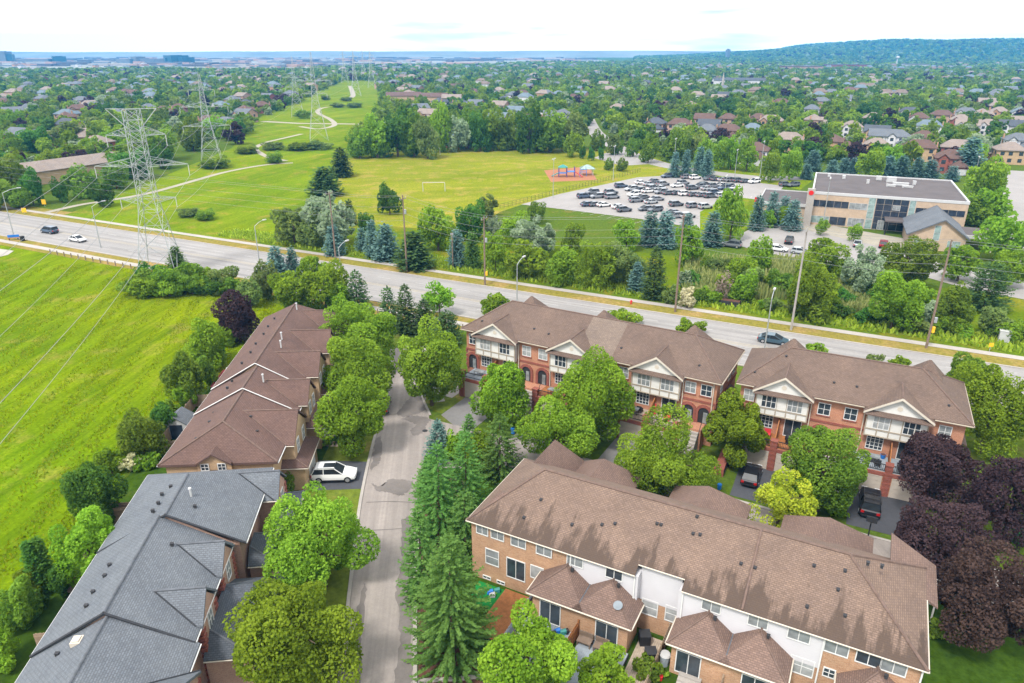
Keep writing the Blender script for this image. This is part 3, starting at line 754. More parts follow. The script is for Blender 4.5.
mb = MB(); mb.slab(hip_polys(.0, 4.2, .6, 5.4, 5.75, 7.3, 1.9, .6), .15); obj('end_hip_roof', mb, M['shingle_brown_clean'], te)
mb = MB(); mb.slab([[(31.2, 7.2, 7.3), (34.6, 7.2, 5.4), (34.6, 12.2, 5.4), (31.2, 12.2, 7.3)]], .15); obj('end_lean_roof', mb, M['shingle_brown_clean'], te)
gutter(te, [((0, -.05, ZE-.06), (14.6, -.05, ZE-.06)), ((14.6, .75, zn-.06), (18.1, .75, zn-.06)), ((18.1, -.05, ZE-.06), (33.8, -.05, ZE-.06)), ((33.86, 0, ZE-.1), (33.86, 10.9, ZE-.1)), ((-.06, 0, ZE-.1), (-.06, 10.9, ZE-.1))], 'trim', .05)
for u_ in (9.35, 14.55, 18.2, 27.75): downspout(te, u_, .2, 2.95 if 9.4 < u_ < 27 else 0, 5.6)
downspout(te, 33.55, .2, 0, 5.6)
def ehit(px, py, v=.5): return E.at_v(px, py, v)
for (px, py, wd, ht, cols, rows, pn, v) in ((482.4, 531, 1.15, .95, 2, 1, 'glass_half', .55), (497.6, 536, 1.25, .95, 2, 1, 'glass_half', .55), (518.5, 544, 1.4, 1.0, 2, 1, 'glass_half', .55), (492.5, 565, 1.3, 1.6, 1, 2, 'glass_half', .55),
        (544, 554, 1.4, .95, 2, 1, 'glass_half', .5), (575, 563, 1.4, .95, 2, 1, 'glass_half', .5), (614, 577, 1.4, .95, 2, 1, 'glass', .5), (537, 579, 1.2, 1.3, 1, 1, 'glass_blind', .55),
        (649, 615, 1.3, 1.5, 1, 2, 'glass_blind', 1.3), (672, 622, 1.2, 1.5, 1, 2, 'glass_blind', 1.3), (711, 609, 1.4, .95, 2, 1, 'glass_half', .5), (757.7, 623.5, 1.4, .95, 2, 1, 'glass_half', .5), (798.5, 637.5, 1.5, .95, 2, 1, 'glass_half', .5),
        (800, 674, 1.6, 1.5, 2, 2, 'glass_blind', .55), (836, 650, 1.55, 1.05, 2, 1, 'glass_half', .55), (868, 661, 1.55, 1.05, 2, 1, 'glass', .55), (893, 669, 1.55, 1.05, 2, 1, 'glass_half', .55), (828, 677, .8, .8, 2, 2, 'glass', .55)):
    v = {.55: .3, .5: .25, 1.3: 1.1}[v]; u_, z_ = ehit(px, py, v); window(te, u_, v, min(z_+.12, 5.58-ht) if ht < 1.1 and z_ > 3 else z_, wd, ht, 'f', cols, rows, pn)
u_, z_ = ehit(516, 579, .3); window(te, u_, .3, max(.3, z_), 1.75, 2.0, 'f', 2, 1, 'glass', 'sliding_door')
for px, py in ((487, 571), (501, 577)): u_, z_ = ehit(px, py, .3); window(te, u_, .3, .15, .8, .35, 'f', 2, 1, 'glass', 'cellar_window')
# three one-storey garden rooms with twin hipped roofs
for (u0, u1, drs) in ((6.8, 15.3, ((550, 621), (606, 640))), (17.9, 26.1, ((687, 671), (753, 692)))) + ((28.9, 37.0, ((872, 705),)),):
    um = (u0+u1)/2; mb = MB(); wq = (u1-u0)
    for (a, b, pk) in ((u0, um+.45, 4.7), (um-.45, u1, 4.7)):
        mb.slab(cross_polys(a, b, -2.4, .6, 3.0, pk, 2.2), .16)
    gr = obj('garden_room_roof', mb, M['shingle_brown_clean'], te)
    c1, c2 = (u0+um+.45)/2, (u1+um-.45)/2
    ridge_caps(gr, [((u0, -2.4, 3.0), (c1, -.2, 4.7)), ((c1, -.2, 4.7), (c1, .5, 4.7)), ((u1, -2.4, 3.0), (c2, -.2, 4.7)), ((c2, -.2, 4.7), (c2, .5, 4.7))], M['cap_brown'], .08)
    ridge_caps(gr, [((um, -1.95, 3.33), (um, .25, 3.33))], M['cap_grey'], .06)
    mb = MB(); mb.box(u0+.35, u1-.35, -2.0, .52, -.3, 2.95); obj('garden_room_wall', mb, M['brick_buff'], te)
    gutter(te, [((u0, -2.46, 2.93), (u1, -2.46, 2.93)), ((u0-.05, -2.4, 2.93), (u0-.05, .5, 2.93)), ((u1+.05, -2.4, 2.93), (u1+.05, .5, 2.93))], 'trim', .06)
    for d in drs:
        u_, z_ = E.at_v(d[0], d[1], -2.0); window(te, u_, -2.0, .35, 1.8, 2.05, 'f', 2, 1, 'glass', 'sliding_door')
    vents(te, [(c1+.5, -.15, 4.55), (c2+.5, -.15, 4.55)])
def eroof(px, py):
    lo, hi = 0.0, 14.0
    for _ in range(30):
        m_ = (lo+hi)/2; u, v = E.l(*P(px, py, m_)); zz = ZE+SLP*min(max(v, 0), VM)
        if m_ < zz: lo = m_
        else: hi = m_
    return (*E.l(*P(px, py, lo)), lo)
vents(te, [eroof(*p) for p in ((524, 518), (572, 525), (541, 500), (602, 525), (615, 524), (657, 524), (661, 525), (693, 534), (700, 535), (741, 564), (755, 568), (807, 607), (814, 566), (838, 590), (845, 616), (845, 571), (697, 517), (882, 566), (868, 563))])
# white trellis arbour at the far end
mb = MB()
for q in ((0, 0), (2.6, 0), (0, 2.2), (2.6, 2.2)): mb.box(q[0]-.06, q[0]+.06, q[1]-.06, q[1]+.06, 0, 2.5)
for i in range(5): mb.box(-.3, 2.9, i*.55-.03, i*.55+.03, 2.5, 2.58)
mb.box(-.2, -.1, -.2, 2.4, 2.38, 2.5); mb.box(2.7, 2.8, -.2, 2.4, 2.38, 2.5)
tag(obj('garden_arbour', mb, M['white'], None, (*P(930, 622), 0), E.a), 'white open timber arbour at the right end of the buff brick row', 'arbour')

# ------------------------------------------------------------------ C and D: salmon brick rows with half-timbered gables
def front_row(label, fr, L, bays, roofs, back_peaks, mat_of, vent_pts):
    t = thing('townhouse_row', label, 'townhouses', (*fr.o, 0), fr.a)
    ze, zr, vm, vd = 8.3, 11.25, 5.4, 10.8; sl = (zr-ze)/vm; hp = 4.7
    mb = MB(); mb.box(.5, L-.5, .55, vd-.5, -.3, 8.15); obj('wall', mb, M['brick_salmon'], t)
    # main roof, the front slope split where two owners' shingles meet
    mb = MB(); ms = ['shingle_taupe', 'shingle_taupe2']; cuts = [0]+[c for c, _ in roofs]+[L]; mi = [0]+[m for _, m in roofs]
    polys = []; mids = []
    for i in range(len(cuts)-1):
        a, b = cuts[i], cuts[i+1]
        ta = (max(a, hp), vm, zr); tb = (min(b, L-hp), vm, zr)
        mb.slab([[(a, 0, ze), (b, 0, ze), tb, ta]], .2, mi[i])
    mb.slab([[(L, 0, ze), (L, vd, ze), (L-hp, vm, zr)]], .2, 0); mb.slab([[(0, vd, ze), (0, 0, ze), (hp, vm, zr)]], .2, 0)
    mb.slab([[(L, vd, ze), (0, vd, ze), (hp, vm, zr), (L-hp, vm, zr)]], .2, 0)
    for (uc, w_, h_) in back_peaks: mb.slab(hip_polys(uc-w_*.75, uc+w_*.75, 4.3, 10.3, ze+.35, zr+h_, w_*.75-.1, w_*.75-.1), .16, 0)
    rf = obj('roof', mb, [M['shingle_taupe'], M['shingle_taupe2']], t)
    ridge_caps(rf, [((0, 0, ze), (hp, vm, zr)), ((hp, vm, zr), (L-hp, vm, zr)), ((L, 0, ze), (L-hp, vm, zr)), ((L, vd, ze), (L-hp, vm, zr))], M['cap_brown'], .09)
    vents(rf, [(u, v, ze+sl*v) for u, v in vent_pts])
    segs = []; e0 = 0.0
    for (a, b) in bays: segs.append(((e0, -.06, ze-.12), (a-.4, -.06, ze-.12))); e0 = b+.4
    segs.append(((e0, -.06, ze-.12), (L, -.06, ze-.12))); segs.append(((L+.06, 0, ze-.12), (L+.06, vd, ze-.12)))
    gutter(t, segs, 'timber_trim', .075)
    mb = MB(); mb.box(.42, L-.42, .47, vd-.42, 5.25, 5.5); obj('brick_course', mb, M['brick_red'], t)
    rs = random.Random(int(L*10))
    for bi, (a, b) in enumerate(bays):
        um = (a+b)/2; g = MB(); g.slab(cross_polys(a-.45, b+.45, -.65, 4.3, 8.05, 10.15), .18); gr = obj('gable_roof', g, M['shingle_taupe'], t)
        g = MB()
        for s_ in (-1, 1): g.obox((um, 0), (1, 0), (0, 1), .001, .001, 9, 9.001)
        # white barge boards
        bb = MB()
        for s_ in (-1, 1):
            e = um + s_*(b-a+.9)/2
            bb.poly([(um, -.68, 10.16), (um, -.68, 9.9), (e, -.68, 7.82), (e, -.68, 8.06)][::s_]); bb.poly([(um, -.62, 10.16), (um, -.62, 9.9), (e, -.62, 7.82), (e, -.62, 8.06)][::-s_])
            bb.poly([(um, -.68, 9.9), (um, -.62, 9.9), (e, -.62, 7.82), (e, -.68, 7.82)][::s_])
        obj('barge_board', bb, M['trim'], gr)
        ridge_caps(gr, [((um, -.6, 10.15), (um, 3.4, 10.15))], M['cap_brown'], .08)
        bay = MB(); bay.box(a, b, -.2, .56, 5.2, 8.0); bay.poly([(a-.1, -.2, 8.0), (b+.1, -.2, 8.0), (um, -.2, 9.85)]); by = obj('bay_wall', bay, M['stucco'], t)
        tr = MB(); n = 5
        for i in range(n+1): x = a+(b-a)*i/n; tr.box(x-.06, x+.06, -.25, -.19, 5.32, 7.85)
        for z_ in (5.2, 5.95, 7.72): tr.box(a-.06, b+.06, -.262, -.195, z_, z_+.13)
        obj('half_timber', tr, M['timber_trim'], by)
        sk = MB(); sk.slab([[(a-.35, -.75, 7.82), (b+.35, -.75, 7.82), (b+.1, -.2, 8.12), (a-.1, -.2, 8.12)]], .09); obj('skirt_roof', sk, M['shingle_taupe'], t)
        rv = MB(); rv.tube((um, -.23, 8.75), (um, -.19, 8.75), .26, .26, 12); obj('gable_vent', rv, M['trim'], by)
        for k in (.25, .75):
            window(t, a+(b-a)*k, -.2, 6.12, 1.55, 1.5, 'f', 3, 2, rs.choice(['glass', 'glass_half', 'glass_half', 'glass_blind']))
        # garage podium with a terrace on top
        pa, pb = a-.7, b+.7; pd = MB(); pd.box(pa, pb, -2.7, .56, -.3, 2.7); p_ = obj('garage_podium', pd, M['brick_salmon'], t)
        tf = MB(); tf.box(pa+.05, pb-.05, -2.6, .52, 2.7, 2.76); obj('terrace_floor', tf, M[['deck_grey', 'wood', 'stone', 'deck_grey'][bi % 4 if L > 25 else (bi*2+1) % 4]], t)
        for x in (pa, um, pb):
            pr = MB(); pr.box(x-.33, x+.33, -2.85, -2.2, -.2, 3.55); pr.box(x-.38, x+.38, -2.9, -2.15, 3.55, 3.66)
            for i in range(6): pr.box(x-.36, x+.36, -2.88, -2.17, .3+i*.55, .52+i*.55)
            obj('brick_pier', pr, M['brick_red'], t)
        for k in (.25, .75): garage_door(t, pa+(pb-pa)*k, -2.7, 2.35, 2.1)
        sc_ = MB(); sc_.box(pa+.35, um-.35, -2.78, -2.69, 2.3, 2.72); sc_.box(um+.35, pb-.35, -2.78, -2.69, 2.3, 2.72); obj('stone_band', sc_, M['brick_red'], t)
        for (x0, x1) in ((pa+.34, um-.34), (um+.34, pb-.34)):
            rl = MB(); rl.box(x0, x1, -2.62, -2.55, 3.5, 3.58); rl.box(x0, x1, -2.61, -2.56, 2.86, 2.92); i = x0
            while i < x1: rl.box(i-.018, i+.018, -2.6, -2.565, 2.92, 3.5); i += .16
            obj('railing', rl, M['dark_frame'], t)
        pt = MB(); pt.poly([(um-.05, -2.1, 2.78), (um-.05, -2.1, 3.7), (um-.05, .5, 5.0), (um-.05, .5, 2.78)]); pt.poly([(um+.05, -2.1, 3.7), (um+.05, -2.1, 2.78), (um+.05, .5, 2.78), (um+.05, .5, 5.0)])
        pt.poly([(um-.05, -2.1, 3.7), (um+.05, -2.1, 3.7), (um+.05, .5, 5.0), (um-.05, .5, 5.0)]); pt.poly([(um-.05, -2.1, 2.78), (um+.05, -2.1, 2.78), (um+.05, -2.1, 3.7), (um-.05, -2.1, 3.7)])
        obj('privacy_screen', pt, M['wood'], t)
        window(t, a+1.2, .55, 3.35, 1.6, 1.65, 'f', 4, 4, 'glass'); window(t, b-1.25, .55, 2.8, 1.75, 2.15, 'f', 2, 1, 'glass', 'sliding_door')
    # brick stretches between the bays: paired windows over paired arched porches
    ed = [0.6]+[x for ab in bays for x in ab]+[L-.6]
    for i in range(0, len(ed), 2):
        a, b = ed[i], ed[i+1]; wide = b-a > 3.2; ks = (.27, .73) if wide else (.5,)
        for k in ks:
            x = a+(b-a)*k
            window(t, x, .55, 6.15, 1.25 if wide else 1.15, 1.4, 'f', 2, 2, rs.choice(['glass', 'glass_half', 'glass_blind']), sill=True)
            ar = MB(); n = 10; r0, r1, zc = .62, .95, 4.1          # arched brick surround and a flat dark panel painting its inner shade
            for j in range(n):
                a0, a1 = math.pi*j/n, math.pi*(j+1)/n
                q = [(x+r1*math.cos(a0), .40, zc+r1*math.sin(a0)), (x+r0*math.cos(a0), .40, zc+r0*math.sin(a0)), (x+r0*math.cos(a1), .40, zc+r0*math.sin(a1)), (x+r1*math.cos(a1), .40, zc+r1*math.sin(a1))]
                ar.poly(q); ar.poly([(q[0][0], .56, q[0][2]), q[0], q[3], (q[3][0], .56, q[3][2])])
            for s_ in (-1, 1): ar.box(min(x+s_*r0, x+s_*r1), max(x+s_*r0, x+s_*r1), .40, .56, 2.7, zc)
            pw = obj('porch_arch', ar, M['brick_red'], t)
            rc = MB(); rc.poly([(x-r0, .53, 2.72), (x+r0, .53, 2.72)]+[(x+r0*math.cos(math.pi*j/n), .53, zc+r0*math.sin(math.pi*j/n)) for j in range(n+1)]); obj('porch_shade', rc, M['dark_frame'], pw)
            dr = MB(); dr.box(x-.05, x+.42, .47, .525, 2.78, 4.1); obj('entrance_door', dr, M['glass_half'], pw)
        if wide:
            lo = MB(); lo.box(a+.75, b-.75, -1.2, .5, -.2, 2.7); obj('porch_landing', lo, M['brick_salmon'], t)
            stp = MB()
            for j in range(9): stp.box(a+.95, b-.95, -1.2-.32*(j+1), -1.2-.32*j-.002, -.2, 2.7-.29*(j+1))
            obj('steps', stp, M['concrete'], t)
            for x in (a+.8, b-.8): rl = MB(); rl.path([(x, -1.1, 3.6), (x, -4.1, .95)], .04, 5); rl.tube((x, -4.1, 0), (x, -4.1, .95), .035, .035, 5); obj('handrail', rl, M['dark_frame'], t)
        for x in ((a+.25, b-.25) if wide else ()): downspout(t, x, .42, 2.8, 8.1, 'trim')
    for z_ in [3.0+.62*j for j in range(4)]:
        for x in (.5, L-.5): q = MB(); q.box(x-.1, x+.1, .44, .95, z_, z_+.34); obj('quoin', q, M['brick_red'], t)
    for v_ in (2.6, 6.2, 8.4): window(t, L-.5, v_, 6.1, 1.1, 1.4, 'r', 2, 2, 'glass_half')
    window(t, L-.5, 3.6, 2.9, 1.6, 1.7, 'r', 3, 2, 'glass_half'); window(t, L-.5, 5.9, 2.9, 1.6, 1.7, 'r', 3, 2, 'glass')
    lt = MB(); lt.slab([[(L-.48, 2.4, 5.25), (L+.35, 2.4, 4.85), (L+.35, 7.1, 4.85), (L-.48, 7.1, 5.25)]], .08); obj('awning_roof', lt, M['shingle_taupe'], t)
    return t
M['shingle_taupe2'] = shingle('shingle_taupe_pale', (.165, .128, .104))
C = Frame((-6.7, 86.7), -29.6); D = Frame((24.6, 70.3), -26.0)
front_row('brown roofed salmon brick townhouse row with three white half timbered gables', C, 34.0, [(2.4, 8.2), (13.2, 18.9), (23.9, 29.5)], [(16.4, 1), (21.0, 0)], [(6.6, 3.6, .45), (17.0, 3.4, .3), (28.6, 3.4, .45)], None,
          [(2.3, 1.6), (9.8, 2.0), (12.0, 1.7), (21.6, 1.8), (31.0, 1.6)])
front_row('brown roofed salmon brick townhouse row with two white half timbered gables', D, 22.4, [(2.3, 7.6), (13.2, 18.7)], [], [(4.8, 3.2, .4), (18.4, 3.2, .4)], None,
          [(1.6, 1.6), (9.6, 2.0), (11.8, 2.0), (20.2, 1.7), (4.4, 4.2)])

# ------------------------------------------------------------------ A and B: the two rows down the left side (u away from the camera, v < 0 towards the lane)
def left_row(label, fr, blocks, wings, garages, brick, roofm, capm, quoin):
    t = thing('townhouse_row', label, 'townhouses', (*fr.o, 0), fr.a)
    for (u0, u1, ze, zr, h0, h1, vr) in blocks:
        mb = MB(); mb.slab([q for q in hip_polys(u0, u1, vr, 0, ze, zr, h0, h1)], .24); rf = obj('roof', mb, M[roofm], t); vm = vr/2
        ridge_caps(rf, [((u0+h0, vm, zr), (u1-h1, vm, zr))], M[roofm.replace('shingle_', 'cap_') if roofm.replace('shingle_', 'cap_') in M else 'cap_brown'], .1)
        if h0 == 0:
            c = MB()
            c.path([(u0-.05, .02, ze-.05), (u0-.05, vm, zr-.03), (u0-.05, vr-.02, ze-.05)], .10 if 'grey' in roofm else .055, 5); obj('step_flashing', c, M[capm], rf)
            mb = MB(); mb.poly([(u0+.1, vr+.6, ze-.3), (u0+.1, -.6, ze-.3), (u0+.1, vm, zr-.25)][::-1]); mb.poly([(u0+.15, vr+.6, ze-.3), (u0+.15, -.6, ze-.3), (u0+.15, vm, zr-.25)]); obj('gable_wall', mb, M[brick], t)
        else:
            ridge_caps(rf, [((u0, 0, ze), (u0+h0, vm, zr)), ((u0, vr, ze), (u0+h0, vm, zr))], M['cap_grey' if 'grey' in roofm else 'cap_brown'], .1)
        mb = MB(); mb.box(u0+.3, u1-.02, vr+.6, -.6, -.3, ze-.1); obj('wall', mb, M[brick], t)
        gutter(t, [((u0, .05, ze-.12), (u1, .05, ze-.12)), ((u0, vr-.05, ze-.12), (u1, vr-.05, ze-.12))], 'white', .05)
        n = int((u1-u0)/2.6)
        for i in range(n): window(t, u0+(u1-u0)*(i+.5)/n, -.6, 3.5, 1.2, 1.2, 'b', 2, 1, 'glass'); window(t, u0+(u1-u0)*(i+.5)/n, -.6, .6, 1.5, 1.6, 'b', 2, 1, 'glass_half')
    for (u0, u1, ve, ze, zr, hf, vb) in wings:
        mb = MB(); mb.slab(cross_polys(u0, u1, ve, vb, ze, zr, hf), .2); wr = obj('wing_roof', mb, M[roofm], t)
        um = (u0+u1)/2
        for (b0, b1, zeM, zrM, _h0, _h1, vrM) in blocks:
            if b0 <= um <= b1:
                k_ = (-vrM/2)/(zrM-zeM); va, vc = vrM+(zr-zeM)*k_, vrM+(ze-zeM)*k_
                ridge_caps(wr, [((um, va, zr+.02), (u0, vc, ze+.03)), ((um, va, zr+.02), (u1, vc, ze+.03))], M['cap_dark' if 'grey' in roofm else 'cap_brown'], .055)
        ridge_caps(wr, [((um, ve-hf*-1 if hf else ve, zr), (um, vb, zr))], M['cap_grey' if 'grey' in roofm else 'cap_brown'], .09)
        mb = MB(); mb.box(u0+.35, u1-.35, ve+.15, -9.0, -.3, ze-.08)
        if hf == 0: end = [(u0+.35, ve+.15, ze-.1), (u1-.35, ve+.15, ze-.1), (um, ve+.15, zr-.35)]; mb.poly(end); mb.poly([(p[0], p[1]+.05, p[2]) for p in end][::-1])
        obj('wing_wall', mb, M[brick], t)
        gutter(t, [((u0-.05, ve, ze-.1), (u0-.05, -10.5, ze-.1))], 'trim', .045)
        # the wall faces +x in the world: -v here
        for k in ((.3, .7) if u1-u0 > 4 else (.5,)): window(t, u0+(u1-u0)*k, ve+.15, ze-1.7, 1.0, 1.5, 'f', 2, 2, 'glass_half')
        if quoin:
            for x in (u0+.35, u1-.35):
                q = MB()
                for j in range(int((ze-.4)/.5)): q.box(x-.28, x+.28, ve+.08, ve+.5, .2+j*.5, .5+j*.5)
                obj('quoin', q, M['brick_red'], t)
    for (u0, u1, v0, v1, z0, z1, doors) in garages:      # low roofs over garage and porch: v0 at the house, v1 at the lane
        mb = MB(); h = min(1.8, (u1-u0)*.3)
        mb.slab([[(u0, v1, z0), (u1, v1, z0), (u1-h, v0, z1), (u0+h, v0, z1)], [(u0, v0, z0), (u0, v1, z0), (u0+h, v0, z1)], [(u1, v1, z0), (u1, v0, z0), (u1-h, v0, z1)]], .16)
        gr = obj('garage_roof', mb, M[roofm if 'grey' not in roofm else 'shingle_slate'], t)
        ridge_caps(gr, [((u0, v1, z0), (u0+h, v0, z1)), ((u1, v1, z0), (u1-h, v0, z1))], M['cap_grey' if 'grey' in roofm else 'cap_brown'], .07)
        mb = MB(); mb.box(u0+.35, u1-.35, v1+.4, v0, -.3, z0-.05); obj('garage_wall', mb, M[brick], t)
        gutter(t, [((u0, v1-.05, z0-.1), (u1, v1-.05, z0-.1)), ((u0-.05, v1, z0-.1), (u0-.05, v0, z0-.1))], 'trim', .045)
        for x in doors: garage_door(t, x, v1+.4, 2.5, 2.1, 'f', m='white')
    return t
AF = Frame((-33.9, 58.8), 93.5); BF = Frame((-31.2, 33.3), 96.5)
ta = left_row('plum brown roofed townhouse row stepping back along the hay field, buff brick walls', AF,
    [(-.6, 9.4, 5.3, 8.25, 3.0, 0, -11.3), (9.4, 15.2, 5.5, 8.5, 0, 0, -11.2), (15.2, 39.0, 5.7, 8.85, 0, 3.2, -10.8)],
    [(2.5, 8.7, -12.2, 5.25, 7.7, 0, -5.4), (10.4, 15.0, -12.0, 5.7, 7.8, 0, -5.4), (17.2, 22.4, -11.9, 6.0, 8.2, 0, -5.2), (24.4, 29.6, -11.9, 6.0, 8.2, 0, -5.2), (31.6, 37.6, -12.6, 6.0, 8.2, 2.6, -5.2)],
    [(2.0, 8.2, -10.6, -13.4, 2.9, 4.0, (5.1,)), (10.2, 16.2, -10.5, -13.3, 3.0, 4.2, (13.2,)), (18.2, 24.0, -10.4, -13.2, 3.2, 4.4, (21.2,)), (27, 33, -10.4, -13.2, 3.2, 4.4, (30,))],
    'brick_tan', 'shingle_plum', 'white', False)
mb = MB(); mb.slab(cross_polys(-6.9, -3.7, -.75, 2.6, 0, 0, 0), .1)
mb = MB()
# small dormer gable over the near end wall (ridge along u)
mb.slab([[(-.95, -3.6, 5.45), (-.95, -5.3, 6.55), (3.0, -5.3, 6.55), (1.2, -3.6, 5.45)][::-1], [(-.95, -7.0, 5.45), (1.2, -7.0, 5.45), (3.0, -5.3, 6.55), (-.95, -5.3, 6.55)][::-1]], .16)
obj('dormer_roof', mb, M['shingle_plum'], ta)
mb = MB(); mb.poly([(-.62, -3.7, 5.0), (-.62, -6.9, 5.0), (-.62, -6.9, 5.4), (-.62, -5.3, 6.45), (-.62, -3.7, 5.4)]); mb.box(-.61, 0, -6.9, -3.7, 4.6, 5.3); obj('dormer_wall', mb, M['brick_tan'], ta)
for v_ in (-4.4, -6.0): window(ta, -.62, v_, 4.55, .8, .8, 'l', 2, 2, 'glass')
vents(ta, [(1.5, -3.2, 6.9), (4.5, -3.5, 7.1), (7, -3.1, 6.8), (11, -3.4, 7.8), (13, -3.3, 7.7), (17, -3.3, 8.1), (20, -3.5, 8.2), (23, -3.3, 8.1), (26, -3.5, 8.2), (29, -3.3, 8.1), (32, -3.4, 8.1), (5.0, -7.5, 7.3), (3, -8.6, 6.7)])
vents(ta, [(12.2, -7.0, 8.1), (21.4, -6.8, 8.4), (23.6, -6.4, 8.6), (34.2, -6.0, 8.8)], 'flue')
tb = left_row('grey shingled townhouse row nearest on the left, stepped roof and pinkish brick walls', BF,
    [(-16, 1.8, 5.3, 8.2, 0, 0, -10.6), (1.8, 12.1, 5.45, 8.5, 0, 0, -10.3), (12.1, 23.2, 5.5, 8.6, 0, 5.4, -11.3)],
    [(-7.0, -.3, -11.2, 5.0, 7.2, 0, -5.0), (3.0, 6.6, -10.5, 5.6, 7.4, 0, -5.2), (8.0, 11.7, -10.5, 5.6, 7.4, 0, -5.2), (18.4, 22.4, -12.6, 5.0, 6.8, 0, -5.6)],
    [(2.6, 10.6, -10.2, -13.7, 2.9, 4.1, (4.6, 8.2)), (12.4, 16.6, -11.0, -13.6, 2.8, 3.9, ()), (17.0, 22.6, -12.0, -14.0, 3.0, 4.0, (20,))],
    'brick_pink', 'shingle_grey', 'cap_dark', True)
mb = MB(); mb.slab(cross_polys(6.4, 10.9, -14.3, -10.1, 2.9, 4.15, 2.0), .16); obj('porch_roof', mb, M['shingle_slate'], tb)
for u_, v_ in ((12.8, -13.3), (16.2, -13.3)): mb = MB(); mb.tube((u_, v_, 0), (u_, v_, 2.9), .12, .12, 8); obj('porch_post', mb, M['white'], tb)
vents(tb, [(-3, -2.6, 6.75), (0.3, -2.6, 6.8), (4.0, -2.9, 7.25), (5.5, -2.7, 7.15), (7.0, -2.9, 7.25), (8.3, -2.7, 7.15), (13.6, -4.1, 8.0), (14.6, -4.2, 8.05), (16, -4.0, 7.95), (17, -4.4, 8.0), (14, -7.2, 7.9), (9.5, -6.8, 7.7)])
vents(tb, [(15.2, -6.6, 8.2)], 'flue')
mb = MB(); mb.box(-.35, .35, -.3, .3, -.1, .22); mb.box(-.25, .25, -.2, .2, .22, .3); obj('skylight', mb, M['trim'], tb, (.6, -3.8, 7.35))

# ------------------------------------------------------------------ two-storey office / school beyond the arterial road
SF = Frame((77.0, 183.0), -23.2)
ts = thing('office_building', 'two storey beige brick building with flat grey roof and dark glass entrance', 'building', (*SF.o, 0), SF.a)
Lw, Dp, Hh = 35.0, 33.5, 8.2
mb = MB(); mb.box(0, Lw, 0, Dp, -.2, Hh-.25); obj('wall', mb, M['brick_school'], ts)
mb = MB(); mb.box(.35, Lw-.35, .35, Dp-.35, Hh-.25, Hh); obj('roof', mb, M['flat_roof'], ts)
mb = MB()
for q in ((-.1, Lw+.1, -.1, .32), (-.1, Lw+.1, Dp-.32, Dp+.1), (-.1, .32, .32, Dp-.32), (Lw-.32, Lw+.1, .32, Dp-.32)): mb.box(*q, Hh-.35, Hh+.3)
obj('parapet', mb, M['parapet'], ts)
for (a, b, z0, z1, m_, cols, rows) in ((.4, 9.0, 4.7, 6.5, 'glass_navy', 5, 1), (9.1, 13.3, 4.7, 6.3, 'glass_half', 3, 1), (13.4, 15.0, 2.6, 8.0, 'glass_green', 1, 3), (15.1, 22.4, .1, 8.05, 'glass_navy', 4, 5), (22.5, 23.9, 2.6, 8.0, 'glass_green', 1, 3),
        (24.0, 34.6, 4.7, 6.3, 'glass_navy', 6, 1), (.6, 5.0, .6, 2.4, 'glass_green', 3, 1), (5.1, 9.0, .3, 2.5, 'glass_navy', 2, 1), (9.4, 13.2, .4, 2.5, 'glass_half', 4, 1), (13.4, 15.0, .1, 2.5, 'glass_green', 1, 1), (24, 34.4, .5, 2.6, 'glass_green', 7, 1)):
    window(ts, (a+b)/2, 0, z0, b-a, z1-z0, 'f', cols, rows, m_, 'window', frame='timber_trim' if 'navy' in m_ else 'parapet')
window(ts, 19.8, -.06, 5.2, 1.7, 1.2, 'f', 2, 1, 'glass_half', frame='parapet'); window(ts, 17.0, -.06, .15, 1.5, 2.3, 'f', 2, 1, 'glass_half', 'entrance_door', frame='parapet')
for (u_, v_, w1, w2, h_) in ((19.5, 25, 2.4, 1.8, 1.3), (16.5, 27.5, 1.4, 1.2, 1.0), (21.5, 20, 3.8, .9, .7), (19.0, 17.5, 2.2, .7, .5), (25, 23, .8, .8, .9), (13.5, 20, .7, .7, .9), (7.5, 26, .8, .8, .8), (3.6, 28, .7, .7, .8), (23, 17.4, 2.6, .6, .4)):
    mb = MB(); mb.box(-w1/2, w1/2, -w2/2, w2/2, 0, h_); mb.box(-w1/2-.05, w1/2+.05, -w2/2-.05, w2/2+.05, h_, h_+.12); mb.box(-w1/3, w1/3, -w2/2-.12, -w2/2, .1, h_*.7); obj('rooftop_unit', mb, M['parapet'], ts, (u_, v_, Hh))
mb = MB(); mb.box(-12.5, -.12, 3, 22, -.2, 4.0); obj('side_wing_wall', mb, M['brick_school'], ts)
mb = MB(); mb.box(-12.7, -.1, 2.8, 22.2, 4.0, 4.35); obj('side_wing_roof', mb, M['flat_roof'], ts)
mb = MB(); mb.box(-12.9, -12.7, 2.6, 22.4, 3.8, 4.6); mb.box(-12.7, -.12, 2.6, 2.8, 3.8, 4.6); mb.box(-12.7, -.12, 22.2, 22.4, 3.8, 4.6); obj('side_wing_parapet', mb, M['parapet'], ts)
mb = MB(); mb.box(17.5, 24.5, -5.2, -.1, 3.2, 3.55); obj('canopy', mb, M['flat_roof'], ts)
for u_ in (17.9, 24.1): mb = MB(); mb.tube((u_, -4.9, 0), (u_, -4.9, 3.2), .16, .16, 8); obj('canopy_post', mb, M['dark_frame'], ts)
mb = MB(); mb.box(21.9, 33.2, -17.0, -2.5, -.2, 3.6); mb.poly([(21.9, -17.0, 3.6), (33.2, -17.0, 3.6), (28.3, -17.0, 7.0)]); obj('hall_wall', mb, M['brick_school'], ts)
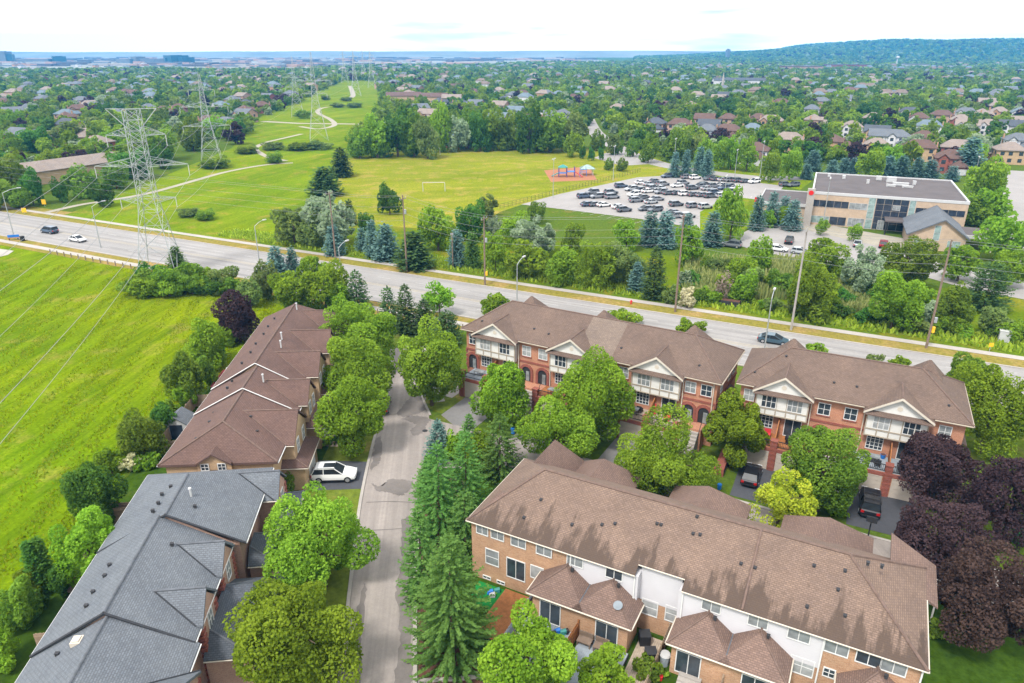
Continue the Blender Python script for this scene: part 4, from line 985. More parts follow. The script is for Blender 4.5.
mb = MB(); mb.slab([[(21.3, -17.6, 3.4), (28.3, -17.6, 7.25), (28.3, -.2, 7.25), (21.3, -.2, 3.4)][::-1], [(28.3, -17.6, 7.25), (33.9, -17.6, 3.2), (33.9, -.2, 3.2), (28.3, -.2, 7.25)][::-1]], .3); obj('hall_roof', mb, M['shingle_grey'], ts)
window(ts, 27.3, -17.0, 2.3, 1.3, 3.4, 'f', 1, 2, 'glass_green', frame='parapet'); window(ts, 31, -17.0, .5, 2.6, 2.0, 'f', 2, 1, 'glass_green', frame='parapet'); window(ts, 23.6, -17.0, .8, 1.2, 1.5, 'f', 1, 1, 'glass_green', frame='parapet')
mb = MB(); mb.box(33.4, 39.2, -14.5, -4.5, 3.0, 3.4); obj('porte_cochere_roof', mb, M['flat_roof'], ts)
mb = MB(); mb.box(33.3, 39.3, -14.7, -14.5, 2.9, 3.6); mb.box(39.2, 39.4, -14.5, -4.5, 2.9, 3.6); obj('porte_cochere_fascia', mb, M['parapet'], ts)
for u_, v_ in ((38.9, -14.1), (38.9, -4.9)): mb = MB(); mb.tube((u_, v_, 0), (u_, v_, 3), .18, .18, 8); obj('canopy_post', mb, M['trim'], ts)
# ------------------------------------------------------------------ vehicles
def car_meshes(kind):
    """profile stations along x (front = +x): lower body loft and glasshouse loft"""
    if kind == 'sedan': Ln, Wd, belt, top = 4.6, 1.8, .92, 1.43; cab = [(-1.95, .0), (-1.0, .98), (.15, 1.0), (1.35, .0)]
    elif kind == 'hatch': Ln, Wd, belt, top = 4.2, 1.76, .95, 1.48; cab = [(-2.0, .0), (-1.45, .95), (.05, 1.0), (1.3, .0)]
    elif kind == 'minivan': Ln, Wd, belt, top = 4.9, 1.92, 1.05, 1.75; cab = [(-2.3, .0), (-2.1, .97), (.55, 1.0), (1.55, .0)]
    else: Ln, Wd, belt, top = 4.6, 1.86, 1.05, 1.68; cab = [(-2.22, .0), (-1.85, .95), (.15, 1.0), (1.08, .0)]
    h = Ln/2; wr = .34 if kind in ('sedan', 'hatch') else .37; ax = h-.82
    st = [(-h, .55, belt-.12, .82), (-h+.12, .34, belt-.02, .93), (-ax-.4, .30, belt, .99), (-ax, .30, belt, 1.0), (0, .26, belt-.02, 1.0), (ax-.2, .28, belt-.05, 1.0), (ax+.3, .30, belt-.16, .96), (h-.12, .32, belt-.26, .88), (h, .45, belt-.36, .76)]
    b = MB(); rings = []
    for (x, z0, z1, k) in st:
        w_ = Wd/2*k; zm = z0+(z1-z0)*.55
        rings.append([(x, -w_*.9, z0), (x, -w_, z0+.12), (x, -w_, zm), (x, -w_*.93, z1), (x, w_*.93, z1), (x, w_, zm), (x, w_, z0+.12), (x, w_*.9, z0)])
    for i in range(len(rings)-1):
        for j in range(8): a, c = rings[i], rings[i+1]; k = (j+1) % 8; b.poly([a[j], c[j], c[k], a[k]])
    b.poly(rings[0][::-1]); b.poly(rings[-1])
    # roof skin with pillars
    wb, wt = Wd/2*.93, Wd/2*.76; (x0, _), (x1, k1), (x2, k2), (x3, _) = cab; z1, z2 = belt+(top-belt)*k1, belt+(top-belt)*k2
    b.poly([(x1, -wt, z1), (x2, -wt, z2), (x2, wt, z2), (x1, wt, z1)]); b.poly([(x1, -wt, z1-.05), (x2, -wt, z2-.05), (x2, wt, z2-.05), (x1, wt, z1-.05)][::-1])
    for s in (-1, 1):
        b.poly([(x1, s*wt, z1), (x2, s*wt, z2), (x2, s*wt*1.02, z2-.07), (x1, s*wt*1.02, z1-.07)][::s])
        for (xa, za, ya, xb, zb, yb) in ((x1, z1, wt, x0, belt-.02, wb), (x2, z2, wt, x3, belt-.06, wb), ((x1+x2)/2-.1, (z1+z2)/2, wt, (x1+x2)/2-.1, belt, wb)):
            b.tube((xa, s*ya, za-.02), (xb, s*yb, zb), .045, .05, 5)
    g = MB(); q = [[(x0+.06, -wb*.97, belt-.03), (x1+.03, -wt*.97, z1-.04), (x1+.03, wt*.97, z1-.04), (x0+.06, wb*.97, belt-.03)], [(x3-.04, wb*.97, belt-.07), (x2-.02, wt*.97, z2-.04), (x2-.02, -wt*.97, z2-.04), (x3-.04, -wb*.97, belt-.07)]]
    for s in (-1, 1): q.append([(x0+.06, s*wb*.97, belt-.03), (x3-.04, s*wb*.97, belt-.07), (x2-.02, s*wt*.97, z2-.04), (x1+.03, s*wt*.97, z1-.04)][::s])
    for p in q: g.poly(p)
    t = MB(); t.disc((0, 0, 0), wr, 14, 0, 'y', .22); r = MB(); r.disc((0, 0, 0), wr*.62, 10, 0, 'y', .24)
    hl = MB(); hl.box(-.12, .05, -.24, .24, -.07, .07); tl = MB(); tl.box(-.05, .08, -.15, .15, -.12, .12)
    bp = MB()
    if kind in ('suv', 'minivan'):
        for s in (-1, 1): bp.box(-ax+wr, ax-wr, s*Wd/2*.985-.02, s*Wd/2*.985+.02, .27, .42)
    bp.box(-h-.03, -h+.2, -Wd/2*.8, Wd/2*.8, .36, .52); bp.box(h-.2, h+.03, -Wd/2*.72, Wd/2*.72, .3, .42)
    return dict(body=b, glass=g, tyre=t.mesh('tyre', M['tyre']), rim=r.mesh('rim', M['rim']), hl=hl.mesh('headlight', M['lamp_clear']), tl=tl.mesh('tail_light', M['lamp_red']), bumper=bp.mesh('bumper', M['black']),
                ax=ax, wr=wr, Wd=Wd, h=h, belt=belt, top=top, roofx=(x1, x2), zr=(z1, z2), wt=wt)
CARS = {}; CARB = {}
def car(kind, paint, label, x, y, rz, group=None, detail=True, cat='car', z=0.05):
    if kind not in CARS: CARS[kind] = car_meshes(kind); CARS[kind]['gm'] = CARS[kind]['glass'].mesh('window', M['car_glass'])
    c = CARS[kind]
    if (kind, paint) not in CARB: CARB[(kind, paint)] = me = c['body'].mesh('body', PAINT[paint]); me.polygons.foreach_set('use_smooth', [True]*len(me.polygons)); me.set_sharp_from_angle(angle=R(50))
    t = thing('parked_car' if group or 'parked' in label else 'car', label, cat, (x, y, z), rz, group)
    put('body', CARB[(kind, paint)], t); put('window', c['gm'], t)
    for sx in (-1, 1):
        for sy in (-1, 1):
            wl_ = put('wheel', c['tyre'], t, (sx*c['ax'], sy*(c['Wd']/2-.1), c['wr']))
            if detail: put('rim', c['rim'], wl_)
    for sy in (-1, 1):
        if detail: put('headlight', c['hl'], t, (c['h']-.08, sy*c['Wd']*.3, c['belt']-.33))
        put('tail_light', c['tl'], t, (-c['h']+.03, sy*c['Wd']*.36, c['belt']-.22))
    if detail: put('bumper', c['bumper'], t)
    return t
def carp(kind, paint, label, px, py, deg, **k): x, y = P(px, py); return car(kind, paint, label, x, y, R(deg), **k)

s_ = carp('suv', 'white', 'white suv with a glass sunroof parked across a dark driveway by the lane', 335, 479, 3, cat='car')
mb = MB(); mb.box(-1.0, .15, -.42, .42, 1.655, 1.69); obj('sunroof', mb, M['car_glass'], s_)
mb = MB(); mb.box(-1.6, .3, -.72, -.68, 1.68, 1.74); mb.box(-1.6, .3, .68, .72, 1.68, 1.74); obj('roof_rail', mb, M['metal'], s_)
carp('sedan', 'darkgrey', 'dark car at the lane edge half hidden under a round street tree', 383, 408, 94)
mb = MB()
carp('hatch', 'black', 'black hatchback parked nose in on the dark driveway before the garages', 751, 479, 64)
v_ = carp('minivan', 'black', 'black suv with roof rails parked on the wet dark driveway by the purple trees', 869, 507, 64)
mb = MB()
for y_ in (-.7, .7): mb.box(-1.9, .5, y_-.025, y_+.025, 1.74, 1.80)
for x_ in (-1.4, -.4): mb.box(x_-.03, x_+.03, -.7, .7, 1.80, 1.83)
obj('roof_rack', mb, M['dark_frame'], v_)
x_, y_ = A(-117.5, 105); car('minivan', 'navy', 'dark blue car driving on the arterial road at the far left', *P(50, 233), R(154), detail=True)
car('sedan', 'white', 'white car driving on the arterial road near the tall pylon', *P(78, 241.5), R(-26))
car('sedan', 'teal', 'dark teal sedan driving on the arterial road behind the gap between the brick rows', *P(773, 343), R(-26))
for (k_, p_, l_, px, py, dg) in (('suv', 'black', 'black suv parked before the beige building behind a kerb island', 789, 243, 64), ('sedan', 'white', 'white car parked on the forecourt left of the big pole', 777, 251, -28), ('hatch', 'silver', 'silver car parked on the forecourt just right of the big pole', 800, 254, -30),
        ('sedan', 'silver', 'pale blue grey car parked near the small tree before the beige building', 857, 246, 64), ('suv', 'red', 'dark red car parked near the gabled hall', 883, 247, 62), ('suv', 'darkgrey', 'dark car parked at the edge of the forecourt nearest the pine clump', 731, 247, 150)):
    carp(k_, p_, l_, px, py, dg)
# car park: (x, y) of each car in the photograph; rows run parallel to the arterial road
LOT = [(584, 196, 'n', 'suv'), (592, 192, 'd', 'suv'), (597, 196, 'g', 'suv'), (588, 204, 'n', 'sedan'), (595, 204, 'd', 'sedan'), (604, 204.5, 'w', 'sedan'), (611, 192, 'd', 'suv'), (612, 196.5, 'g', 'minivan'), (621, 185.5, 'n', 'suv'),
       (619, 206.5, 'w', 'sedan'), (624, 209.5, 'd', 'suv'), (634, 194, 'w', 'suv'), (636, 200, 'g', 'suv'), (642, 197, 'd', 'sedan'), (651, 201.5, 's', 'sedan'), (657, 198.5, 'g', 'sedan'), (645, 208.5, 'd', 'hatch'), (655, 209.5, 'd', 'suv'),
       (631, 188.5, 's', 'suv'), (641, 182, 'w', 'sedan'), (649, 183.5, 's', 'sedan'), (655, 180.5, 'd', 'sedan'), (639, 190, 'd', 'suv'), (648, 190.5, 'w', 'sedan'), (653, 187.5, 'g', 'suv'), (661, 191.5, 'g', 'suv'), (663, 183.5, 'g', 'suv'), (659, 187.5, 's', 'sedan'),
       (669, 192.5, 'd', 'sedan'), (677, 192.5, 'd', 'sedan'), (685, 193.5, 'w', 'suv'), (694, 194, 'd', 'sedan'), (702, 194.5, 'g', 'sedan'), (710, 195.5, 'd', 'suv'), (714.5, 192, 'n', 'suv'), (722, 195.5, 's', 'suv'),
       (677, 185, 'w', 'sedan'), (683, 182.5, 'g', 'suv'), (692, 187.5, 'd', 'suv'), (699, 186, 'g', 'suv'), (705, 184.5, 'd', 'suv'), (713, 185.5, 'g', 'suv'), (707, 188, 's', 'sedan'), (724, 187.5, 'n', 'suv'), (731, 186, 'g', 'suv'), (735, 187.5, 'w', 'sedan'), (720, 184.5, 'w', 'sedan'),
       (667, 175.5, 'n', 'suv'), (687, 176.5, 'g', 'suv'), (695, 177, 'w', 'suv'), (709, 178, 'd', 'suv'), (716, 178.5, 'd', 'sedan'), (723, 179, 's', 'sedan'), (730, 179.5, 'g', 'suv'), (738, 180, 'd', 'suv'), (745, 180.5, 'd', 'sedan'), (754, 181, 'w', 'suv'),
       (676, 204, 'd', 'suv'), (693, 205.5, 'g', 'suv'), (705, 206.5, 's', 'suv'), (672, 212.5, 'd', 'sedan'), (674, 216, 'g', 'suv'), (687.5, 216, 's', 'suv'), (785, 184, 'd', 'suv'), (793, 184.5, 'd', 'suv'), (731, 190.5, 'd', 'sedan')]
PC = dict(n='navy', d='darkgrey', g='grey', s='silver', w='white'); PW = dict(n='navy blue', d='dark grey', g='mid grey', s='silver', w='white')
used = {}
def lotrow(x, y):
    if y > 202: return 'in the row nearest the arterial road'
    if y < 182: return 'in the farthest row beside the lawn'
    return 'in the packed middle rows' if x > 660 else 'in the middle rows toward the playground'
SHAPE = dict(suv='suv', sedan='sedan', minivan='van', hatch='hatchback')
tot = {}
for (x, y, c_, k_) in LOT: key = (PW[c_], SHAPE[k_], lotrow(x, y)); tot[key] = tot.get(key, [])+[x]
ORD = ['first', 'second', 'third', 'fourth', 'fifth', 'sixth', 'seventh', 'eighth', 'ninth']
rr = random.Random(12)
for (x, y, c_, k_) in LOT:
    key = (PW[c_], SHAPE[k_], lotrow(x, y)); xs = sorted(tot[key]); i = xs.index(x)
    pre = '' if len(xs) == 1 else ORD[i]+' from the left among the '
    lab = (f'{key[0]} {key[1]} {key[2]} of the car park' if len(xs) == 1 else f'{ORD[i]} {key[0]} {key[1]} from left {key[2]} of car park')
    carp(k_, PC[c_], lab, x, y+2.2, 24+rr.uniform(-4, 4)+(180 if rr.random() < .4 else 0), group='cars in the car park', detail=False)

# ------------------------------------------------------------------ poles, lamps, wires
def wire_mesh(segs, r, n=14):
    mb = MB()
    for a, b, sag in segs:
        pts = []
        for i in range(n+1):
            t = i/n; pts.append((a[0]+(b[0]-a[0])*t, a[1]+(b[1]-a[1])*t, a[2]+(b[2]-a[2])*t - 4*sag*t*(1-t)))
        for i in range(n): mb.tube(pts[i], pts[i+1], r, r, 4, 0, False)
    return mb
M['wire'] = plain('wire_aluminium', (.22, .225, .23), .5, .05, 1, .3); M['wire_dark'] = plain('wire_black', (.10, .10, .10), .7, .05)
def utility_pole(label, px, py, top_py, arms, lean=0.0, mat='pole_wood', boxes=()):
    x, y = P(px, py); v = (top_py-341.5)/FPX; h = CAMH - y*(SN+v*CS)/(CS-v*SN)
    t = thing('utility_pole', label, 'utility pole', (x, y, 0), math.atan2(RT[1], RT[0]))
    mb = MB(); mb.tube((0, 0, -.3), (0, 0, h*.5), .19, .16, 9); mb.tube((0, 0, h*.5), (0, 0, h), .16, .12, 9); obj('post', mb, M[mat], t)
    for z in arms:
        mb = MB(); mb.box(-.06, .06, -1.1, 1.1, h-z-.07, h-z+.07); mb.tube((0, -.7, h-z-.05), (0, 0, h-z-.7), .03, .03, 5); ar = obj('cross_arm', mb, M['pole_wood'], t)
        for k in (-1, 1): i_ = MB(); i_.tube((0, k, h-z+.07), (0, k, h-z+.4), .07, .05, 6); obj('insulator', i_, M['metal'], ar)
    for z, w_, m_ in boxes: mb = MB(); mb.tube((.38, 0, z), (.38, 0, z+w_), .24, .24, 8); mb.box(.1, .38, -.05, .05, z+.2, z+.3); obj('transformer' if m_ == 'metal' else 'marker_sleeve', mb, M[m_], t)
    return (x, y, h)
UP = []
UP.append(utility_pole('wooden pole with crossarm standing before the silvery willow left of the park', 336, 262, 192, (.3,)))
UP.append(utility_pole('dark wooden pole standing right of the lone round park tree', 407, 272, 195, (.8,), boxes=((12.0, .9, 'metal'),)))
UP.append(utility_pole('dark wooden pole with a yellow marker rising from the verge thicket', 485, 285, 216, (.6,), boxes=((2.0, .7, 'yellow'), (8.5, .8, 'metal'))))
UP.append(utility_pole('wooden pole on the verge in front of the car park', 675, 312, 214, (.6,)))
UP.append(utility_pole('pale tall pole on the verge before the beige building', 791, 330, 228, (.5,), mat='concrete'))
UP.append(utility_pole('tall wooden pole with an orange marker right of the round verge tree', 926, 348, 240, (.5,), boxes=((2.6, .9, 'yellow'), (4.2, .8, 'metal'))))
left = A(-260, 116.8); right = A(170, 116.8)
chain = [(left[0], left[1], 15)] + UP + [(right[0], right[1], 16)]
for i, (dz, off) in enumerate(((.1, .9), (.1, -.9), (2.2, 0), (3.6, .1), (5.0, -.1))):
    segs = []
    for a, b in zip(chain[:-1], chain[1:]): segs.append(((a[0]+RN[0]*off, a[1]+RN[1]*off, a[2]-dz), (b[0]+RN[0]*off, b[1]+RN[1]*off, b[2]-dz), .5))
    o = obj('overhead_wire', wire_mesh(segs, .022), M['wire']); tag(o, ['upper rear wire strung along the roadside poles', 'upper front wire strung along the roadside poles', 'second highest level wire along the roadside poles', 'third level wire along the roadside poles', 'lowest communication wire along the roadside poles'][i], 'wire', 'wires along the roadside poles')
def short_pole(label, px, py, h):
    x, y = P(px, py); t = thing('utility_pole', label, 'utility pole', (x, y, 0)); mb = MB(); mb.tube((0, 0, -.2), (0, 0, h), .13, .1, 8); obj('post', mb, M['pole_wood'], t); mb = MB(); mb.box(-.3, .3, -.08, .08, h-.5, h-.1); obj('cross_arm', mb, M['metal'], t)
short_pole('short grey pole in the thicket left of the yellow marked pole', 453, 268, 7.5)
def street_lamp(label, px, py, h, arm, deg, mat='metal', two=False):
    x, y = P(px, py); t = thing('street_lamp', label, 'street lamp', (x, y, 0), R(deg))
    mb = MB(); mb.tube((0, 0, -.2), (0, 0, h), .12, .07, 8); obj('post', mb, M[mat], t)
    for s in ((1, -1) if two else (1,)):
        mb = MB(); mb.path([(0, 0, h-.05), (s*arm*.5, 0, h+.55), (s*arm, 0, h+.8)], .055, 6); obj('arm', mb, M[mat], t)
        mb = MB(); mb.box(min(s*arm-.1, s*(arm+.75)), max(s*arm-.1, s*(arm+.75)), -.16, .16, h+.7, h+.88); obj('lamp_head', mb, M['parapet'], t)
street_lamp('curved street lamp on the near kerb left of the blue spruces', 260, 266, 8.5, 2.4, 60)
street_lamp('curved street lamp hiding behind the bright trees at the cul de sac', 343, 295, 9.0, 2.0, 60)
street_lamp('curved street lamp rising behind the left brick row', 517, 312, 8.5, 2.2, 62)
street_lamp('curved street lamp in front of the dark teal sedan', 764, 352, 8.5, 2.0, 64)
street_lamp('curved street lamp at the far left near the side street', 14, 236, 10.5, 3.2, 40)
street_lamp('curved street lamp beside the white car', 101, 248, 9.5, 2.6, 60)
for (px, py, h, l_) in ((553, 198, 11, 'lamp post at the left tip of the car park near the playground'), (613, 181, 11, 'lamp post behind the middle rows of the car park'), (673, 175, 12, 'lamp post before the blue spruces beyond the car park'), (734, 182, 10, 'lamp post at the lawn behind the far parked cars'), (721, 226, 12, 'lamp post at the pale tree by the car park exit'), (759, 183, 13, 'lamp post on the lawn right of the far parked cars'), (822, 229, 12, 'lamp post standing before the facade of the beige building'), (969, 200, 12, 'lamp post at the right end of the flat roof')):
    street_lamp(l_, px, py, h, .5, 66, two=True)

# ------------------------------------------------------------------ lattice pylons
def pylon_mesh(h, b0, arms, near):
    th = .075 if near else .10; body = MB(); waist = h*.47; bw = 2.9; tw = 2.5 if h < 33 else .5
    def half(z): return b0/2 + (bw/2-b0/2)*min(z/waist, 1) if z <= waist else bw/2 + (tw/2-bw/2)*((z-waist)/(h-waist))
    lv = [0]; z = 0
    while z < h-1: z += max(1.6, half(z)*1.5); lv.append(min(z, h))
    cor = [(-1, -1), (1, -1), (1, 1), (-1, 1)]
    for i in range(len(lv)-1):
        a, c = half(lv[i]), half(lv[i+1])
        for k in range(4):
            p, q = cor[k], cor[(k+1) % 4]
            body.tube((p[0]*a, p[1]*a, lv[i]), (p[0]*c, p[1]*c, lv[i+1]), th, th, 4, 0, False)
            body.tube((p[0]*a, p[1]*a, lv[i]), (q[0]*c, q[1]*c, lv[i+1]), th*.55, th*.55, 3, 0, False)
            body.tube((q[0]*a, q[1]*a, lv[i]), (p[0]*c, p[1]*c, lv[i+1]), th*.55, th*.55, 3, 0, False)
            body.tube((p[0]*c, p[1]*c, lv[i+1]), (q[0]*c, q[1]*c, lv[i+1]), th*.55, th*.55, 3, 0, False)
    am = []
    for (z, L, rise) in arms:
        for s in (-1, 1):
            m = MB(); a = half(z)
            for y in (-a, a):
                m.tube((s*a, y, z), (s*L, 0, z+rise*.1), th*.8, th*.8, 4, 0, False); m.tube((s*half(z+abs(rise)), y*.9, z+rise), (s*L, 0, z+rise*.1), th*.6, th*.6, 4, 0, False)
                for k in (.33, .66):
                    m.tube((s*(a+(L-a)*k), y*(1-k), z), (s*(a+(L-a)*k), y*(1-k)*.9, z+rise*(1-k)), th*.5, th*.5, 3, 0, False)
                m.tube((s*a, y, z), (s*(a+(L-a)*.33), y*.67*.9, z+rise*.67), th*.5, th*.5, 3, 0, False); m.tube((s*(a+(L-a)*.33), y*.67, z), (s*(a+(L-a)*.66), y*.33, z+rise*.34), th*.5, th*.5, 3, 0, False)
            ins = MB()
            if abs(L) > 3.9: ins.tube((s*L, 0, z), (s*L, 0, z-2.0), th*1.1, th*1.1, 6)
            am.append((m, ins))
    return body, am
PYL = {}
def pylon(label, x, y, h, b0, rz, arms, near=True, top='horn'):
    key = (round(h, 1), b0, near)
    if key not in PYL:
        body, am = pylon_mesh(h, b0, arms, near)
        if top == 'horn':
            for s in (-1, 1):
                body.tube((s*1.1, 0, h-3.6), (s*4.4, 0, h), .1, .07, 4); body.tube((s*1.1, 0, h-.05), (s*4.4, 0, h), .08, .07, 4)
        PYL[key] = (body.mesh('tower', M['metal']), [(m.mesh('cross_arm', M['metal']), i.mesh('insulator', M['parapet']) if i.f else None) for m, i in am])
    t = thing('lattice_pylon', label, 'pylon', (x, y, 0), rz, None)
    put('tower', PYL[key][0], t)
    for m, i in PYL[key][1]:
        a = put('cross_arm', m, t)
        if i: put('insulator', i, a)
    return t
NEARARMS = [(15.6, 5.0, -1.0), (21.6, 8.3, 1.6), (27.2, 5.2, 1.6)]
pdir = math.atan2(152, -47)-R(90)
p1 = P(163, 275); pylon('nearest tall steel lattice pylon standing among bushes beside the arterial road', *p1, 32, 7.2, pdir*.6, NEARARMS)
p2 = P(213, 166); pylon('steel lattice pylon ringed by a low hedge in the meadow beyond the road', *p2, 34, 8, pdir, [(15, 8.5, 1.4), (22, 8.5, 1.6), (28, 4.6, 1.3)], top='none')
p3 = P(319, 140); pylon('steel lattice pylon in the middle of the meadow by the winding path', *p3, 41, 9, pdir, [(22, 6, 1.4), (28, 8.5, 1.6), (34, 4.6, 1.3)], top='none')
p4 = P(298, 117); pylon('steel lattice pylon at the tree edge left of the meadow street', *p4, 38, 8.5, pdir, [(19, 6, 1.4), (25, 8.5, 1.6), (31, 4.6, 1.3)], top='none')
far = [(356, 96, 44), (372, 88, 42), (345, 83, 45), (364, 79, 45)]
for i, (px, py, h) in enumerate(far):
    x, y = P(px, py); pylon('slender distant pylon in the far end of the power corridor', x, y, 42, 9.5, pdir, [(22, 6, 1.4), (29, 8.5, 1.6), (36, 4.6, 1.3)], False, 'none')['group'] = 'distant pylons'
# conductors: from the near pylon towards a pylon behind the camera, and on to the next one
def armpt(p, rz, L, z, zi=2.0): return (p[0]+math.cos(rz)*L, p[1]+math.sin(rz)*L, z-zi)
nxt = (-30.5, -22.0)
names = ['lower left', 'lower right', 'middle left', 'middle right', 'upper left', 'upper right']
for i, (z, L) in enumerate(((15.6, -5), (15.6, 5), (21.6, -8.3), (21.6, 8.3), (27.2, -5.2), (27.2, 5.2))):
    a = armpt(p1, pdir*.6, L, z); z2 = (15, 15, 22, 22, 28, 28)[i]; L2 = (-8.5, 8.5, -8.5, 8.5, -4.6, 4.6)[i]
    b = armpt(p2, pdir, L2, z2); c_ = armpt(nxt, pdir, L, z+1)
    tag(obj('power_line', wire_mesh([(c_, a, 3.6), (a, b, 3.5)], .028, 26), M['wire']), f'{names[i]} high voltage line strung from the nearest pylon', 'power line', 'power lines of the nearest pylon')
    z3 = (22, 22, 28, 28, 34, 34)[i]; z4 = (19, 19, 25, 25, 31, 31)[i]; L3 = (-6, 6, -8.5, 8.5, -4.6, 4.6)[i]
    p5 = P(366, 95)
    tag(obj('power_line', wire_mesh([(b, armpt(p4, pdir, L3, z4), 5)], .03, 16), M['wire']), f'{names[i]} line between the hedge ringed pylon and the tree edge pylon', 'power line', 'power lines over the meadow')
    tag(obj('power_line', wire_mesh([(armpt(p3, pdir, L3, z3), armpt(p5, pdir, L3, z3), 6)], .035, 16), M['wire']), f'{names[i]} line running on from the mid meadow pylon', 'power line', 'power lines over the far meadow')

# ------------------------------------------------------------------ park and roadside furniture
def goal(label, px0, px1, py, h=2.4):
    (x0, y0), (x1, y1) = P(px0, py), P(px1, py); mb = MB(); t = thing('soccer_goal', label, 'goal', ((x0+x1)/2, (y0+y1)/2, 0)); w_ = (x1-x0)/2
    for s in (-1, 1): m = MB(); m.tube((s*w_, 0, 0), (s*w_, 0, h), .09, .09, 6); m.tube((s*w_, 0, h), (s*w_, 1.2, 0), .05, .05, 5); obj('goal_post', m, M['parapet'], t)
    m = MB(); m.tube((-w_, 0, h), (w_, 0, h), .09, .09, 6); obj('crossbar', m, M['parapet'], t)
goal('white soccer goal in the middle of the mown park lawn', 423, 445, 191.5, 2.9); goal('white soccer goal at the tree line of the park lawn', 424, 440, 155.5, 3.2)
x, y = P(570, 177); t = thing('playground_set', 'coloured climbing frame with slides on the orange play surface', 'playground', (x, y, .06)); t.scale = (.8, .8, .8)
mb = MB()
for q in ((-5, -1), (-5, 2), (-1.5, -1), (-1.5, 2), (2, -1), (2, 2)): mb.tube((*q, 0), (*q, 4.4), .15, .15, 6)
obj('post', mb, M['purple'], t)
for (a, b, z) in ((-5, -1.5, 1.6), (-1.5, 2, 2.2)): mb = MB(); mb.box(a, b, -1, 2, z, z+.2); obj('deck', mb, M['blue'], t); mb = MB(); mb.slab([[(a-.3, -1.3, 4.3), ((a+b)/2, .5, 5.4), (a-.3, 2.3, 4.3)], [(b+.3, 2.3, 4.3), ((a+b)/2, .5, 5.4), (b+.3, -1.3, 4.3)], [(a-.3, -1.3, 4.3), (b+.3, -1.3, 4.3), ((a+b)/2, .5, 5.4)], [(b+.3, 2.3, 4.3), (a-.3, 2.3, 4.3), ((a+b)/2, .5, 5.4)]], .12); (obj('canopy', mb, M['teal'], t) if a < -3 else None)
mb = MB(); mb.slab([[(-5, 0, 1.9), (-8.2, 0, .4), (-8.2, 1.2, .4), (-5, 1.2, 1.9)]], .3); obj('slide', mb, M['teal'], t)
mb = MB(); mb.slab([[(2, 0, 2.4), (5.5, -2, .4), (5.5, -1, .4), (2, 1, 2.4)]], .3); obj('slide', mb, M['redfab'], t)
mb = MB(); mb.path([(4.5, 2, 0), (4.5, 2, 2.8), (7.5, 2, 2.8), (7.5, 2, 0)], .12, 6); mb.path([(4.5, .8, 0), (4.5, .8, 2), (7.5, .8, 2)], .12, 6); obj('climbing_bar', mb, M['blue'], t)
x, y = P(587, 175); t = thing('park_shelter', 'open picnic shelter with pale green hipped roof beside the playground', 'shelter', (x, y, .06)); t.scale = (.75, .75, .8)
mb = MB()
for q in ((-2.6, -2.2), (2.6, -2.2), (2.6, 2.2), (-2.6, 2.2)): mb.tube((*q, 0), (*q, 3), .13, .13, 6)
obj('post', mb, M['parapet'], t); mb = MB(); mb.slab(hip_polys(-3.6, 3.6, -3, 3, 3, 4.6, 3, 3), .18); obj('roof', mb, M['glass_green'], t)
# hoops of a chain fence along the park side of the car park
mb = MB(); (xa, ya), (xb, yb) = P(500, 209), P(640, 172); n = 44; t = thing('chain_fence', 'low dark chain fence between the park lawn and the car park', 'fence')
rl = MB()
pm = MB(); pm.tube((0, 0, 0), (0, 0, 1.4), .05, .05, 4); pm = pm.mesh('fence_post', M['dark_frame'])
for i in range(n+1): f = i/n; put('fence_post', pm, t, (xa+(xb-xa)*f, ya+(yb-ya)*f, 0))
for z in (.3, .85, 1.4): rl.tube((xa, ya, z), (xb, yb, z), .03, .03, 4)
obj('fence_rail', rl, M['dark_frame'], t)
mb = MB(); (xa, ya), (xb, yb) = P(440, 151.5), P(640, 149.5); t = thing('chain_fence', 'low dark chain fence along the tree line behind the park lawn', 'fence')
for i in range(41): f = i/40; put('fence_post', pm, t, (xa+(xb-xa)*f, ya+(yb-ya)*f, 0))
rl = MB()
for z in (.7, 1.5): rl.tube((xa, ya, z), (xb, yb, z), .045, .045, 4)
obj('fence_rail', rl, M['dark_frame'], t)
# post-and-cable guard along the near pavement of the field
t = thing('guard_fence', 'row of short wooden guard posts along the hay field edge', 'fence'); mb = MB(); rl = MB()
mb.box(-.08, .08, -.08, .08, 0, 1.0); pm2 = mb.mesh('fence_post', M['pole_wood'])
for i in range(46): p = A(-160+i*2.4, 92.9); put('fence_post', pm2, t, (p[0], p[1], 0))
rl.tube((*A(-160, 92.9), .85), (*A(-52, 92.9), .85), .025, .025, 4); obj('cable', rl, M['metal'], t)
def box_thing(name, label, cat, px, py, w_, d_, h_, mat, deg=-26, lid=None):
    x, y = P(px, py); t = thing(name, label, cat, (x, y, 0), R(deg)); mb = MB(); mb.box(-w_/2, w_/2, -d_/2, d_/2, 0, h_); mb.box(-w_/2-.04, w_/2+.04, -d_/2-.04, d_/2+.04, -.02, .1); obj('cabinet', mb, M[mat], t)
    mb = MB(); mb.box(-w_/2-.05, w_/2+.05, -d_/2-.05, d_/2+.05, h_+.002, h_+.1); obj('lid', mb, M[lid or mat], t); return t
box_thing('utility_cabinet', 'pale grey utility cabinet on the grass at the right end of the far verge', 'cabinet', 1003, 341, 1.5, 1.1, 1.7, 'parapet')
box_thing('utility_cabinet', 'green transformer cabinet beside the purple trees at the right edge', 'cabinet', 1020, 542, 1.2, 1.0, 1.0, 'green_turf')
box_thing('litter_bin', 'dark litter bin beside the near pavement at the far left', 'bin', 23, 241, .7, .7, 1.1, 'black')
